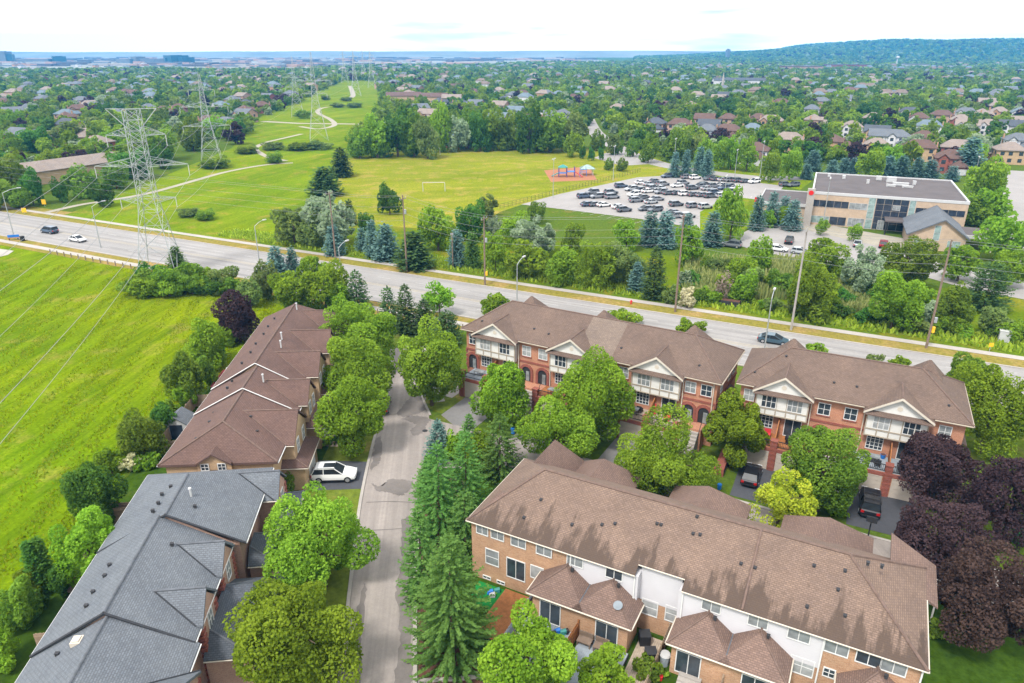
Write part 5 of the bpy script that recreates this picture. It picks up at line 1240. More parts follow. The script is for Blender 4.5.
x, y = P(14, 240); t = thing('bus_bench', 'bench with a blue panel at the side street corner', 'bench', (x, y, .06), R(20)); mb = MB(); mb.box(-1.2, 1.2, -.25, .25, .42, .5); obj('seat', mb, M['wood'], t)
mb = MB(); mb.box(-1.2, 1.2, .2, .28, .55, 1.15); obj('backrest', mb, M['blue'], t)
for s in (-1, 1): mb = MB(); mb.box(s*.9-.06, s*.9+.06, -.22, .22, 0, .42); obj('leg', mb, M['dark_frame'], t)
def small_sign(label, px, py, mat, w_=.9, h_=1.2, z=1.0, deg=0):
    x, y = P(px, py); t = thing('road_sign', label, 'sign', (x, y, 0), R(deg)); mb = MB(); mb.tube((0, 0, 0), (0, 0, z+h_), .05, .05, 6); obj('post', mb, M['metal'], t); mb = MB(); mb.box(-w_/2, w_/2, -.1, -.052, z, z+h_); obj('panel', mb, M[mat], t)
small_sign('yellow warning sign before the house at the far left', 45, 207, 'yellow', 1.2, 1.4, .8); small_sign('yellow sign on the far verge near the path start', 25, 214, 'yellow', 1.3, 1.2, .5); small_sign('small yellow marker on the far verge at the right edge', 989, 352, 'yellow', .7, .6, .9)
x, y = P(631, 304); t = thing('fire_hydrant', 'red fire hydrant on the dry far verge', 'hydrant', (x, y, 0)); mb = MB(); mb.tube((0, 0, 0), (0, 0, .6), .15, .14, 8); mb.tube((0, 0, .6), (0, 0, .78), .17, .05, 8); mb.tube((-.28, 0, .45), (.28, 0, .45), .07, .07, 6); obj('body', mb, M['red'], t)
x, y = P(729, 305); t = thing('stone_planter', 'dark raised planter box with a bare tree on the verge', 'planter', (x, y, 0), R(-26)); mb = MB(); mb.box(-1.9, 1.9, -.7, .7, 0, .9); obj('box', mb, M['dark_frame'], t); mb = MB(); mb.box(-1.8, 1.8, -.6, .6, .9, .93); obj('soil', mb, M['mulch'], t)
x, y = P(752, 205); t = thing('banner_sign', 'small red sign at the lawn corner of the car park', 'sign', (x+1, y, 0), R(-20)); mb = MB(); mb.box(-.4, .4, -.05, .05, .8, 2.3); obj('panel', mb, M['red'], t); mb = MB(); mb.tube((0, .08, 0), (0, .08, 2.4), .06, .06, 5); obj('post', mb, M['metal'], t)
x, y = P(806, 226); t = thing('sign_pylon', 'tall concrete sign column with a red round emblem before the beige building', 'sign', (x, y, 0), R(-23)); mb = MB(); mb.box(-.9, .9, -.5, .5, 0, 9.6); obj('column', mb, M['concrete'], t); mb = MB(); mb.disc((0, -.56, 8.6), .6, 16, 0, 'y', .1); obj('emblem', mb, M['red'], t)

# ------------------------------------------------------------------ gardens and terraces
def fence_run(label, pts, h=1.7, mat='fence', z=0.0):
    t = thing('garden_fence', label, 'fence'); po = MB()
    for i in range(len(pts)-1):
        a, b = Vector((*pts[i], 0)), Vector((*pts[i+1], 0)); d = b-a; L = d.length; d.normalize(); n = Vector((-d.y, d.x, 0)); mb = MB(); k = 0.0
        while k < L-.02:
            c = a+d*(k+.07); hh = h*(.97+.05*((i*7+int(k*10)) % 3)/3); mb.obox((c.x, c.y), (d.x, d.y), (n.x, n.y), .062, .018, z+.05, z+hh); k += .14
        c = a+d*L/2; mb.obox((c.x+n.x*.04, c.y+n.y*.04), (d.x, d.y), (n.x, n.y), L/2, .02, z+.35, z+.45); mb.obox((c.x+n.x*.04, c.y+n.y*.04), (d.x, d.y), (n.x, n.y), L/2, .02, z+h*.85-.05, z+h*.85+.05)
        obj('fence_panel', mb, M[mat], t)
        for j in range(int(L/2.2)+1): c = a+d*min(L, j*2.2); po = MB(); po.obox((c.x, c.y), (d.x, d.y), (n.x, n.y), .06, .06, z, z+h+.12); obj('fence_post', po, M[mat], t)
    return t
def deck(label, fr, u0, u1, v0, v1, z, mat, name='deck'):
    t = thing(name, label, 'deck', (*fr.o, 0), fr.a); mb = MB(); u = u0
    while u < u1-.05: mb.box(u, min(u+.138, u1), v0, v1, z-.04, z); u += .15
    obj('deck_board', mb, M[mat], t); mb = MB(); mb.box(u0, u1, v0+.02, v1-.02, 0, z-.045); obj('deck_frame', mb, M['dark_frame'], t); return t
deck('reddish wooden deck behind the left end of the buff brick row', E, 3.8, 6.3, -5.6, -.2, .35, 'wood')
deck('grey deck before the first pair of garden rooms', E, 6.8, 10.6, -7.2, -2.05, .30, 'deck_grey'); deck('pale grey deck right of the folding screen', E, 11.4, 15.2, -7.0, -2.05, .30, 'deck_grey')
deck('weathered plank deck between the garden rooms', E, 15.4, 17.2, -6.5, .4, .25, 'stone')
fence_run('grey plank fence along the reddish wooden deck', [E.w(6.55, .5), E.w(6.55, -6.5)], 1.5, 'deck_grey')
fence_run('brown timber screen between the two grey decks', [E.w(11.1, -2.1), E.w(11.0, -4.4)], 1.7, 'wood')
fence_run('weathered picket fence between the two pairs of garden rooms', [E.w(17.35, .9), E.w(17.3, -7.4)], 1.6)
fence_run('short fence before the second pair of garden rooms', [E.w(22.0, -2.1), E.w(21.9, -6.0)], 1.6)
fence_run('timber fence below the right garden room', [E.w(27.6, .4), E.w(27.5, -5.0)], 1.6)
mb = MB(); mb.poly([(*E.w(1.2, -.1), .05), (*E.w(1.2, -2.6), .05), (*E.w(3.7, -2.6), .05), (*E.w(3.7, -.1), .05)]); o_ = obj('artificial_turf', mb, M['green_turf']); o_['kind'] = 'structure'
def simple_seat(name, label, x, y, z, deg, mat, wd=1.0):
    t = thing(name, label, 'seat', (x, y, z), R(deg)); mb = MB(); mb.box(-wd/2, wd/2, -.35, .35, .36, .46); obj('seat', mb, M[mat], t); mb = MB(); mb.box(-wd/2, wd/2, .3, .38, .47, .9); obj('backrest', mb, M[mat], t)
    for s in (-1, 1):
        for k in (-1, 1): mb = MB(); mb.box(s*(wd/2-.06)-.04, s*(wd/2-.06)+.04, k*.28-.04, k*.28+.04, 0, .36); obj('leg', mb, M[mat], t)
    return t
simple_seat('garden_bench', 'left wooden garden seat against the garden room wall', *E.w(11.9, -2.7), .3, -27, 'pole_wood', 1.1); simple_seat('garden_bench', 'right wooden garden seat against the garden room wall', *E.w(13.2, -2.7), .3, -27, 'pole_wood', 1.1)
def blob_thing(name, label, cat, x, y, z, parts):
    t = thing(name, label, cat, (x, y, z))
    for nm, fn, mt in parts: mb = MB(); fn(mb); obj(nm, mb, M[mt], t)
    return t
def bin_(label, x, y, z, body, lid, s=1.0): return blob_thing('garden_bin', label, 'bin', x, y, z, [('body', lambda m: m.tube((0, 0, 0), (0, 0, .8*s), .26*s, .33*s, 10), body), ('lid', lambda m: m.tube((0, 0, .8*s), (0, 0, .9*s), .36*s, .3*s, 10), lid)])
bin_('round red planter tub on the deck by the plank fence', *E.w(7.0, -1.4), .0, 'red', 'red', .9); bin_('round grey water barrel beside the second garden room', *E.w(17.75, -1.5), 0, 'deck_grey', 'parapet', 1.2); bin_('small red bucket at the foot of the grey barrel', *E.w(17.9, -3.0), 0, 'red', 'red', .5)
for (u, v, l_) in ((15.85, -.4, 'black air conditioner in the gap between the garden rooms'), (16.75, -1.8, 'black covered grill on the weathered plank deck')):
    blob_thing('garden_unit', l_, 'appliance', *E.w(u, v), .25, [('body', lambda m: m.box(-.4, .4, -.4, .4, 0, .85), 'black'), ('lid', lambda m: m.box(-.42, .42, -.42, .42, .855, .93), 'dark_frame')])
def table_set(label, x, y, z, deg, mat, top='deck_grey'):
    t = thing('patio_table', label, 'table', (x, y, z), R(deg)); mb = MB(); mb.box(-.7, .7, -.45, .45, .68, .73); obj('tabletop', mb, M[top], t)
    for s in (-1, 1):
        for k in (-1, 1): mb = MB(); mb.tube((s*.6, k*.36, 0), (s*.6, k*.36, .68), .03, .03, 5); obj('leg', mb, M[mat], t)
def toys(label, x, y, z, cols):
    t = thing('toy_heap', label, 'toys', (x, y, z)); rr = random.Random(int(x*10))
    for c_ in cols: mb = MB(); a, b = rr.uniform(-.5, .5), rr.uniform(-.4, .4); mb.tube((a-.2, b, .15), (a+.25, b+.1, .2), .16, .2, 7); mb.box(a-.25, a+.25, b-.15, b+.15, 0, .1); obj('toy', mb, M[c_], t)
toys('blue toys on the green turf strip by the brick wall', *E.w(3.2, -1.0), .06, ('blue', 'teal', 'parapet')); toys('blue and black garden things beside the timber screen', *E.w(9.9, -2.9), .3, ('blue', 'black', 'teal', 'black'))
blob_thing('satellite_dish', 'pale satellite dish on the first garden room roof', 'dish', *E.w(13.9, -1.55), 3.5, [('dish', lambda m: m.tube((0, 0, .55), (0, -.14, .6), .12, .36, 14), 'deck_grey'), ('mast', lambda m: m.tube((0, .05, -.1), (0, 0, .55), .03, .03, 6), 'metal')])
mb = MB(); rr = random.Random(3)
for i in range(26):
    u, v = rr.uniform(18.5, 22), rr.uniform(-6.5, -2.6); a = rr.uniform(0, 3); cx_, cy_ = E.w(u, v); r_ = rr.uniform(.28, .5); mb.poly([(cx_+r_*math.cos(a+k*1.047)*rr.uniform(.8, 1.1), cy_+r_*math.sin(a+k*1.047)*rr.uniform(.8, 1.1), .05+.002*i) for k in range(6)])
o_ = obj('paving_stone', mb, M['stone']); o_['kind'] = 'structure'
mb = MB()
for j in range(3): mb.box(0, 1.6, -.35*(j+1), -.35*j-.002, 0, .5-.15*j)
tag(obj('garden_steps', mb, M['concrete'], None, (*E.w(19.0, -2.0), .0), E.a), 'pale stone steps below the sliding door of the second garden room', 'steps')
# terraces of the salmon rows
def patio(fr, items):
    for (nm, u, v, z, lab) in items:
        x, y = fr.w(u, v)
        if nm == 'table': table_set(lab, x, y, z, math.degrees(fr.a), 'dark_frame', 'glass_half')
        elif nm == 'chair': simple_seat('patio_chair', lab, x, y, z, math.degrees(fr.a)+180, 'dark_frame', .6)
        elif nm == 'redchair': simple_seat('patio_chair', lab, x, y, z, math.degrees(fr.a), 'redfab', .65)
        elif nm == 'parasol': blob_thing('parasol', lab, 'parasol', x, y, z, [('pole', lambda m: m.tube((0, 0, 0), (0, 0, 2.3), .03, .03, 6), 'metal'), ('canopy', lambda m: m.tube((0, 0, .8), (0, 0, 2.2), .17, .05, 8), 'redfab')])
        elif nm == 'grill': blob_thing('grill', lab, 'grill', x, y, z, [('body', lambda m: m.box(-.5, .5, -.25, .25, .45, .85), 'black'), ('lid', lambda m: m.tube((-.45, 0, .86), (.45, 0, .86), .24, .24, 10), 'dark_frame'), ('leg', lambda m: (m.box(-.4, -.34, -.2, .2, 0, .45), m.box(.34, .4, -.2, .2, 0, .45)), 'dark_frame')])
        elif nm == 'tub': blob_thing('plant_pot', lab, 'plant pot', x, y, z, [('pot', lambda m: m.tube((0, 0, 0), (0, 0, .45), .2, .28, 9), 'blue'), ('soil', lambda m: m.tube((0, 0, .43), (0, 0, .46), .25, .25, 9), 'mulch')])
patio(C, [('table', 24.6, -1.2, 2.77, 'glass patio table on the right gable terrace of the left brick row'), ('chair', 25.2, -.5, 2.77, 'dark patio chair beside the glass table under the right gable'), ('redchair', 28.6, -.8, 2.77, 'red and white patio chair under the right gable of the left brick row'), ('parasol', 27.4, -1.7, 2.77, 'folded red parasol on the right gable terrace'),
          ('grill', 29.3, .0, 2.77, 'dark grill at the end of the right gable terrace'), ('table', 14.4, -1.4, 2.77, 'glass patio table on the middle gable terrace'), ('chair', 16.9, -1.4, 2.77, 'dark patio chair on the middle gable terrace'), ('table', 3.6, -1.3, 2.77, 'glass patio table on the left gable terrace')])
patio(D, [('tub', 2.4, -1.6, 2.77, 'blue tub at the left end of the right brick row terrace'), ('redchair', 4.0, -.7, 2.77, 'red patio chair under the first gable of the right brick row'), ('chair', 3.2, -1.3, 2.77, 'dark patio chair under the first gable of the right brick row'), ('grill', 6.4, -1.1, 2.77, 'dark grill on the first terrace of the right brick row'), ('chair', 7.3, -1.4, 2.77, 'dark patio chair right of the grill on the first terrace'),
          ('table', 14.4, -1.1, 2.77, 'patio table with dark legs on the timber terrace'), ('chair', 13.6, -.4, 2.77, 'dark patio chair beside the table on the timber terrace'), ('tub', 15.4, .1, 2.77, 'blue tub by the timber screen under the second gable'), ('chair', 14.9, -1.8, 2.77, 'dark patio chair at the railing of the timber terrace')])
# gardens of the left rows
LG = lambda px, py: P(px, py)
fence_run('grey wooden fence returning from the plum roofed row beside the tool shed', [AF.w(-1.2, -.2), AF.w(-1.2, 6.2)], 1.7)
fence_run('weathered garden fence behind the middle of the plum roofed row', [AF.w(10.5, .3), AF.w(10.5, 5.0), AF.w(16.5, 5.0), AF.w(16.5, .3)], 1.7); fence_run('weathered garden fence next beyond behind the plum roofed row', [AF.w(17.0, 5.0), AF.w(22, 5.0), AF.w(22, .3)], 1.7)
fence_run('wooden fence of the upper garden behind the grey roofed row', [BF.w(23.6, .4), BF.w(23.6, 4.4), BF.w(17, 4.4), BF.w(17, .4)], 1.8); fence_run('weathered fence at the middle garden behind the grey roofed row', [BF.w(7.8, .4), BF.w(7.8, 3.6)], 1.8); fence_run('weathered fence crossing the garden nearest the bottom left', [BF.w(2.4, .4), BF.w(2.2, 4.4)], 1.8)
fence_run('low wooden fence along the deck behind the grey roofed row', [BF.w(14.2, .4), BF.w(14.2, 4.6)], 1.6)
x, y = P(182, 434); t = thing('garden_shed', 'small grey gabled tool shed with dark door behind the plum roofed row', 'shed', (x, y, 0), R(4)); mb = MB(); mb.box(-1.2, 1.2, -1.2, 1.2, 0, 2.0); mb.poly([(-1.2, -1.2, 2), (1.2, -1.2, 2), (0, -1.2, 2.8)]); obj('wall', mb, M['parapet'], t)
mb = MB(); mb.slab([[(-1.45, -1.4, 1.9), (0, -1.4, 2.95), (0, 1.4, 2.95), (-1.45, 1.4, 1.9)], [(0, -1.4, 2.95), (1.45, -1.4, 1.9), (1.45, 1.4, 1.9), (0, 1.4, 2.95)]], .1); obj('roof', mb, M['shingle_grey'], t); mb = MB(); mb.box(-.7, .7, -1.26, -1.2, .05, 1.85); obj('door', mb, M['glass_navy'], t)
deck('maroon wooden deck behind the far end of the plum roofed row', AF, 26.5, 32, .8, 4.6, .6, 'maroon'); 
for k, (u, v, l_) in enumerate(((30.2, 2.0, 'white chair nearest the house on the maroon deck'), (30.4, 3.2, 'white chair by the purple tree on the maroon deck'))): simple_seat('garden_chair', l_, *AF.w(u, v), .6, 100, 'parapet', .8)
table_set('white garden table on the maroon deck', *AF.w(29, 2.4), .6, 90, 'parapet', 'parapet')
mb = MB(); mb.poly([(*BF.w(3.0, .5), .04), (*BF.w(7.4, .5), .04), (*BF.w(7.4, 3.4), .04), (*BF.w(3.0, 3.4), .04)]); o_ = obj('garden_patio', mb, M['stone']); o_['kind'] = 'structure'
toys('blue and white toys on the sandy patio behind the grey roofed row', *BF.w(4.8, 1.2), .05, ('blue', 'parapet', 'teal', 'parapet')); toys('blue and red toys in the upper garden behind the grey roofed row', *BF.w(19.0, 1.6), .05, ('teal', 'red', 'blue', 'purple'))
blob_thing('garden_chair', 'teal lounge chair in the upper garden behind the grey roofed row', 'chair', *BF.w(21.2, 1.0), .02, [('seat', lambda m: m.slab([[(-.3, -.9, .35), (.3, -.9, .35), (.3, .5, .35), (-.3, .5, .35)], [(-.3, .5, .35), (.3, .5, .35), (.3, 1.0, .9), (-.3, 1.0, .9)]], .07), 'teal'), ('leg', lambda m: (m.box(-.28, -.22, -.8, .5, 0, .28), m.box(.22, .28, -.8, .5, 0, .28)), 'parapet')])
bin_('green bin beside the garage of the grey roofed row', *P(228, 672), 0, 'green_turf', 'green_turf', 1.1)
bin_('blue recycling box at the driveway kerb left of the black hatchback', *P(719, 490), .1, 'blue', 'blue', .7); bin_('blue recycling box at the kerb behind the conifers', *P(513, 434), .1, 'blue', 'blue', .9)
mb = MB(); mb.box(-2.2, 2.2, -.5, .5, 0, .9)
tag(obj('planter_wall', mb, M['brick_red'], None, (*P(722, 466), 0), R(64)), 'low red brick planter wall left of the black hatchback driveway', 'planter')
# basketball stand on the cross lane
x, y = P(866, 545); t = thing('basketball_stand', 'dark portable basketball stand on the cross lane', 'basketball stand', (x, y, .03), R(-30)); mb = MB(); mb.box(-.5, .5, -.4, .4, 0, .25); obj('base', mb, M['black'], t); mb = MB(); mb.path([(0, 0, .2), (0, .2, 2.2), (0, -.5, 3.0)], .06, 6); obj('pole', mb, M['black'], t); mb = MB(); mb.box(-.45, .45, -.56, -.5, 2.8, 3.4); obj('backboard', mb, M['dark_frame'], t)
# ------------------------------------------------------------------ trees along the lane and around the rows
tree('linden', 'yellow green round tree overhanging the lane right of the white suv lawn', 264, 374, 490, 592, shape='oval', clear=1.6)
tree('maple', 'big round green tree at the bottom left below the yellow green one', 231, 363, 577, 692, shape='round', clear=1.6)
tree('linden', 'light green street tree topmost of the three along the plum roofed row', 324, 396, 300, 366, clear=1.8)
tree('linden', 'light green street tree in the middle of the three along the plum roofed row', 320, 393, 334, 406, clear=1.6)
tree('maple', 'green street tree in front of the plum garages, nearest the white suv', 318, 386, 379, 452, clear=1.5)
tree('linden', 'bright round tree on the corner lawn left of the first salmon brick house', 398, 462, 324, 402, clear=1.8)
tree('maple', 'green tree before the first gable of the left salmon brick row', 472, 529, 357, 424, clear=1.5)
tree('maple', 'large green tree before the middle gable of the left salmon brick row', 551, 634, 355, 444, clear=1.5, shape='oval')
tree('linden', 'light green tree in the middle of the cross lane, left of the largest', 517, 596, 399, 470, clear=1.4)
tree('linden', 'large light green tree behind the garage roofs of the buff brick row', 614, 716, 411, 502, clear=1.3)
tree('maple', 'mid green tree at the gap between the two salmon brick rows', 703, 768, 398, 464, clear=1.2, shape='loose')
tree('mid', 'dense round dark green tree between the black hatchback and the black suv', 782, 869, 420, 512, clear=1.2, dens=3.4, lobes=26)
tree('yellow', 'loose yellow leaved tree behind the long brown roof', 748, 815, 469, 533, shape='loose', dens=1.7, clear=1.2)
tree('purple', 'purple leaved tree right of the salmon terrace with the timber deck', 899, 978, 434, 508, clear=1.5)
tree('purple', 'purple leaved tree at the right edge behind the others', 974, 1040, 458, 545, clear=1.5)
tree('purple', 'purple leaved tree overlapping the cross lane end', 896, 984, 500, 580, clear=1.4)
tree('bronze', 'bronze purple tree nearest at the right edge, over the dark lawn', 938, 1040, 548, 646, clear=1.8)
tree('mid', 'green tree behind the right end of the right salmon brick row', 949, 992, 352, 400, clear=1.2)
tree('maple', 'large green tree at the right edge beside the right salmon brick row', 955, 1030, 362, 452, clear=1.2)
tree('bright', 'bright green maple at the bottom centre before the grey deck', 480, 576, 614, 704, clear=1.0, shape='round', lobes=24)
tree('bright', 'bright green young tree at the bottom before the second deck', 578, 634, 646, 705, clear=.8, shape='loose')
shrub('mid', 'green shrub bed at the paving stones below the garden steps', 634, 662, 655, 683); shrub('bright', 'small bright shrub at the foot of the picket fence', 648, 668, 660, 676)
shrub('mid', 'green bush beside the white arbour at the right end', 926, 952, 618, 640)
shrub('bright', 'leafy vine climbing over the right end terrace of the left salmon row', 672, 702, 392, 416); shrub('bright', 'leafy bush below the vine at the right end of the left salmon row', 664, 690, 404, 424)
shrub('mid', 'climbing shrub at the left end wall of the right salmon row', 741, 763, 396, 428); shrub('mid', 'planted hedge on the left end terrace of the left salmon row', 466, 486, 366, 378)
shrub('bright', 'low bush before the left flank of the dark round tree', 724, 742, 438, 462); shrub('bright', 'low bush at the foot of the dark round tree', 826, 846, 502, 516); shrub('mid', 'small bush bed between stairs of the left salmon row', 548, 560, 424, 440)
# left of the left rows
tree('purple', 'dark purple tree at the far corner of the plum roofed row', 216, 257, 289, 341, clear=.8, dens=3.6)
tree('bright', 'bright green tree by the hay field beside the purple tree', 184, 224, 317, 370, clear=.1); tree('mid', 'green tree at the hay field edge below the bright one', 164, 202, 352, 404, clear=.1)
shrub('mid', 'green bush left of the grey tool shed', 158, 182, 398, 424); tree('mid', 'low green tree at the hay field above the wooden fence', 118, 164, 412, 462, clear=.05)
shrub('blossom', 'pale flowering bush at the fence corner', 120, 140, 452, 472); shrub('bright', 'bright bush right of the pale flowering bush', 136, 158, 452, 470)
tree('dark', 'dark green tree in the garden left of the grey roof', 64, 118, 462, 532, clear=.1); tree('bright', 'bright green tree overhanging the grey roof eave', 56, 120, 512, 592, clear=.5, shape='loose', dens=2.4)
shrub('dark', 'dark bush behind the fence under the bright garden tree', 82, 100, 512, 530)
conifer('cedar', 'slender columnar cedar at the hay field edge', 33, 50, 542, 598, 'cedar_tree', power=.45, droop=-.5); conifer('cedar', 'second slender cedar just right of the tallest one', 44, 58, 538, 594, 'cedar_tree', power=.45, droop=-.5)
shrub('mid', 'green garden bush at the left edge by the weathered fence', -6, 38, 578, 632); shrub('bright', 'bright bush at the bottom left corner by the fence', -20, 16, 626, 668); shrub('dark', 'dark bush between fence and patio at the bottom left', 24, 46, 590, 612)
shrub('mid', 'planting beside the driveway of the white suv', 300, 316, 430, 446); shrub('bright', 'low bright plants on the stone bed above the white suv', 314, 332, 436, 446); shrub('dark', 'dark low shrub at the path above the white suv', 332, 350, 430, 444)
shrub('mid', 'small green shrub beside the near garage of the plum roofed row', 281, 294, 474, 494)
# conifers down the right of the lane
conifer('bluespruce', 'small blue spruce at the top of the conifer strip beside the lane', 424, 454, 419, 466, power=.8)
conifer('spruce', 'tall bright green spruce in the middle of the conifer strip', 408, 474, 440, 556, power=.8); conifer('spruce', 'green spruce right of the tall bright one', 440, 494, 428, 532, power=.8)
conifer('spruce', 'green spruce nearest the roof corner, right of the others', 474, 526, 412, 488, power=.75); conifer('spruce', 'slim spruce by the lane below the tall bright one', 400, 446, 506, 614, power=.75)
conifer('spruce', 'huge spruce at the bottom of the conifer strip beside the red deck', 400, 506, 534, 694, power=.75, dens=1.25); conifer('spruce', 'spruce hidden behind the huge one by the brick corner', 440, 492, 488, 572, power=.8); conifer('spruce', 'small spruce at the far right of the conifer strip behind the roof peak', 456, 484, 414, 470, power=.8)
# behind the rows, near side of the arterial road
conifer('bluespruce', 'blue spruce left of a pair at the far end of the plum row', 267, 290, 247, 284); conifer('bluespruce', 'blue spruce right of the pair at the far end of the plum row', 286, 302, 248, 280)
tree('olive', 'dull green tree at the left of the clump behind the plum row', 252, 280, 263, 298, clear=.8); tree('bright', 'bright green tree in the middle of the clump behind the plum row', 302, 346, 262, 308, clear=1.0); tree('maple', 'mid green tree left in the clump behind the plum row', 272, 310, 272, 310, clear=1.0); tree('olive', 'grey green bush at the hay field corner of the clump', 236, 264, 278, 306, clear=.3)
tree('maple', 'small dark topped tree rising behind the bright clump', 298, 330, 255, 284, clear=1.0)
conifer('pine', 'dull green conifer right of the bright clump behind the plum row', 344, 372, 270, 314, 'pine_tree', power=.6)
tree('bright', 'bushy bright tree low at the roof end of the plum row', 322, 350, 284, 312, clear=.5)
conifer('pine', 'dull pine left in the group at the end of the cul de sac', 378, 402, 286, 334, 'pine_tree', power=.6); conifer('pine', 'dull pine in the middle of the group at the end of the cul de sac', 394, 420, 284, 338, 'pine_tree', power=.6); conifer('pine', 'wide dull pine right in the group at the end of the cul de sac', 410, 440, 300, 340, 'pine_tree', power=.6); conifer('pine', 'low dull pine beside the corner lawn tree', 430, 464, 310, 350, 'pine_tree', power=.55)
tree('bright', 'open crowned young tree at the arterial road above the corner lawn', 424, 454, 282, 310, clear=3.0, shape='loose', dens=2.2)
tree('maple', 'small round tree just behind the left corner of the salmon row', 481, 510, 291, 316, clear=.5); shrub('bright', 'bright shrub top behind the ridge of the left salmon row', 610, 642, 308, 324); shrub('maple', 'left green shrub behind the right end of the left salmon row', 676, 692, 318, 334); shrub('maple', 'right green shrub behind the right end of the left salmon row', 690, 706, 320, 334)
shrub('bright', 'bright shrub behind the left peak of the right salmon row', 802, 828, 342, 358); shrub('bright', 'bright shrub behind the middle of the right salmon ridge', 890, 910, 356, 370); shrub('olive', 'dull low shrub behind the middle of the right salmon ridge', 866, 884, 354, 366)
# pylon bushes
for i, (x0, x1, y0, y1, k_) in enumerate(((121, 154, 270, 295, 'mid'), (142, 178, 266, 294, 'maple'), (162, 202, 263, 293, 'mid'), (184, 220, 263, 291, 'maple'), (200, 238, 266, 292, 'olive'))):
    shrub(k_, ['dark bush under the left foot of the nearest pylon', 'bright bush between the feet of the nearest pylon', 'bush right of the nearest pylon feet', 'bright bush right of centre in the pylon thicket', 'grey green bush at the right end of the pylon thicket'][i], x0, x1, y0, y1)
conifer('spruce', 'small cedar like tree at the right foot of the nearest pylon', 169, 188, 247, 274, 'cedar_tree', power=.5)
# ------------------------------------------------------------------ far side of the arterial road
tree('silver', 'silvery weeping willow behind the crossarm pole', 304, 356, 196, 246, 'willow_tree', clear=.5, lobes=24); tree('olive', 'dull green willow left of the silvery one', 274, 312, 208, 244, 'willow_tree', clear=.4); tree('olive', 'olive tree between willow and verge', 296, 330, 212, 246, clear=.4)
conifer('bluespruce', 'blue spruce directly behind the crossarm pole', 325, 345, 226, 257)
conifer('bluespruce', 'small blue spruce left of the blue spruce trio', 356, 369, 228, 253); conifer('bluespruce', 'tall blue spruce in the middle of the trio', 365, 382, 221, 259); conifer('bluespruce', 'broad blue spruce right of the trio', 374, 400, 224, 263)
conifer('pine', 'dark slim spruce at the park edge behind the willow', 344, 357, 200, 226, power=.6); tree('dark', 'small dark tree above the blue spruce trio', 358, 374, 213, 234, clear=.6)
tree('dark', 'lone dark round tree on the mown park lawn', 377, 401, 184, 213, clear=.8, dens=3.6); conifer('pine', 'dark wide pine above the willow at the lawn corner', 310, 341, 167, 198, 'pine_tree', power=.45); conifer('pine', 'dark pine standing behind the wide one at the lawn corner', 331, 353, 148, 178, 'pine_tree', power=.45)
conifer('pine', 'dull pine left of the yellow marked pole', 397, 432, 232, 272, 'pine_tree', power=.5); tree('bright', 'bright bushy tree above the dull pine', 419, 456, 206, 250, clear=.5); tree('dark', 'dark round tree left of the yellow marked pole', 456, 486, 202, 240, clear=.6)
conifer('bluespruce', 'blue spruce with the short grey pole', 448, 467, 230, 268); conifer('spruce', 'dark spruce left of the yellow marked pole', 464, 482, 232, 270); tree('olive', 'half bare shrub tree top above the yellow marked pole', 476, 498, 194, 216, clear=.6, shape='loose', dens=1.6)
tree('bright', 'bright tree right of the yellow marked pole', 482, 510, 232, 272, clear=.4); tree('bright', 'bright tree behind the pale blossoming shrub', 500, 530, 212, 246, clear=.5); shrub('silver', 'small silver shrub left of the blossoming one', 486, 506, 218, 240)
tree('silver', 'pale silver tree in the thicket before the car park', 516, 560, 218, 256, clear=.4, shape='loose'); tree('maple', 'wide green tree before the pale silver tree', 505, 552, 240, 278, clear=.5); tree('linden', 'yellow green tree right of centre in the thicket', 546, 576, 246, 284, clear=.5)
tree('mid', 'small umbrella shaped tree at the left tip of the car park', 526, 546, 202, 222, clear=1.0); tree('maple', 'green round tree right of the silver tree', 562, 584, 223, 254, clear=.5); tree('maple', 'broad spreading tree in the thicket above the dry verge', 574, 616, 240, 284, clear=1.2, shape='loose', dens=2.6); tree('olive', 'grey green willow right of the spreading tree', 604, 646, 242, 284, clear=.4)
tree('bright', 'bright round tree on the lawn below the car park', 614, 640, 220, 250, clear=.5); conifer('bluespruce', 'blue green spruce left before the car park', 638, 660, 212, 248); conifer('bluespruce', 'blue green spruce right before the car park', 652, 676, 212, 250)
conifer('bluespruce', 'small blue spruce at the verge before the willow', 626, 646, 262, 294); conifer('pine', 'tall dark spruce left of the car park pole', 640, 666, 246, 302, power=.6)
tree('maple', 'green tree behind the car park pole', 676, 704, 226, 266, clear=.6); conifer('bluespruce', 'slim blue spruce right behind the car park pole', 678, 694, 214, 240); conifer('bluespruce', 'blue spruce clump at the car park corner', 700, 722, 212, 248)
tree('linden', 'pale yellow green tree at the exit of the car park', 718, 748, 188, 238, clear=1.0, shape='oval'); tree('maple', 'round tree left of the verge before the forecourt', 746, 774, 236, 272, clear=.8); shrub('olive', 'round grey shrub left of the reeds', 722, 736, 258, 276); shrub('mid', 'dark round shrub on the slope of the ditch', 700, 716, 256, 274)
tree('maple', 'mid green bush tree in the ditch', 734, 756, 270, 302, clear=.3); shrub('blossom', 'cream flowering shrub at the pavement beside the car park pole', 680, 696, 288, 308); shrub('silver', 'silver shrub above the cream flowering one', 678, 698, 270, 290); shrub('bright', 'small bright round shrub on the verge slope', 698, 712, 286, 300); shrub('olive', 'dull shrub left of the cream flowering one', 662, 680, 286, 304)
tree('bare', 'thin leafless tree over the planter box', 716, 732, 266, 304, 'bare_tree', shape='loose', dens=.45, clear=.8)
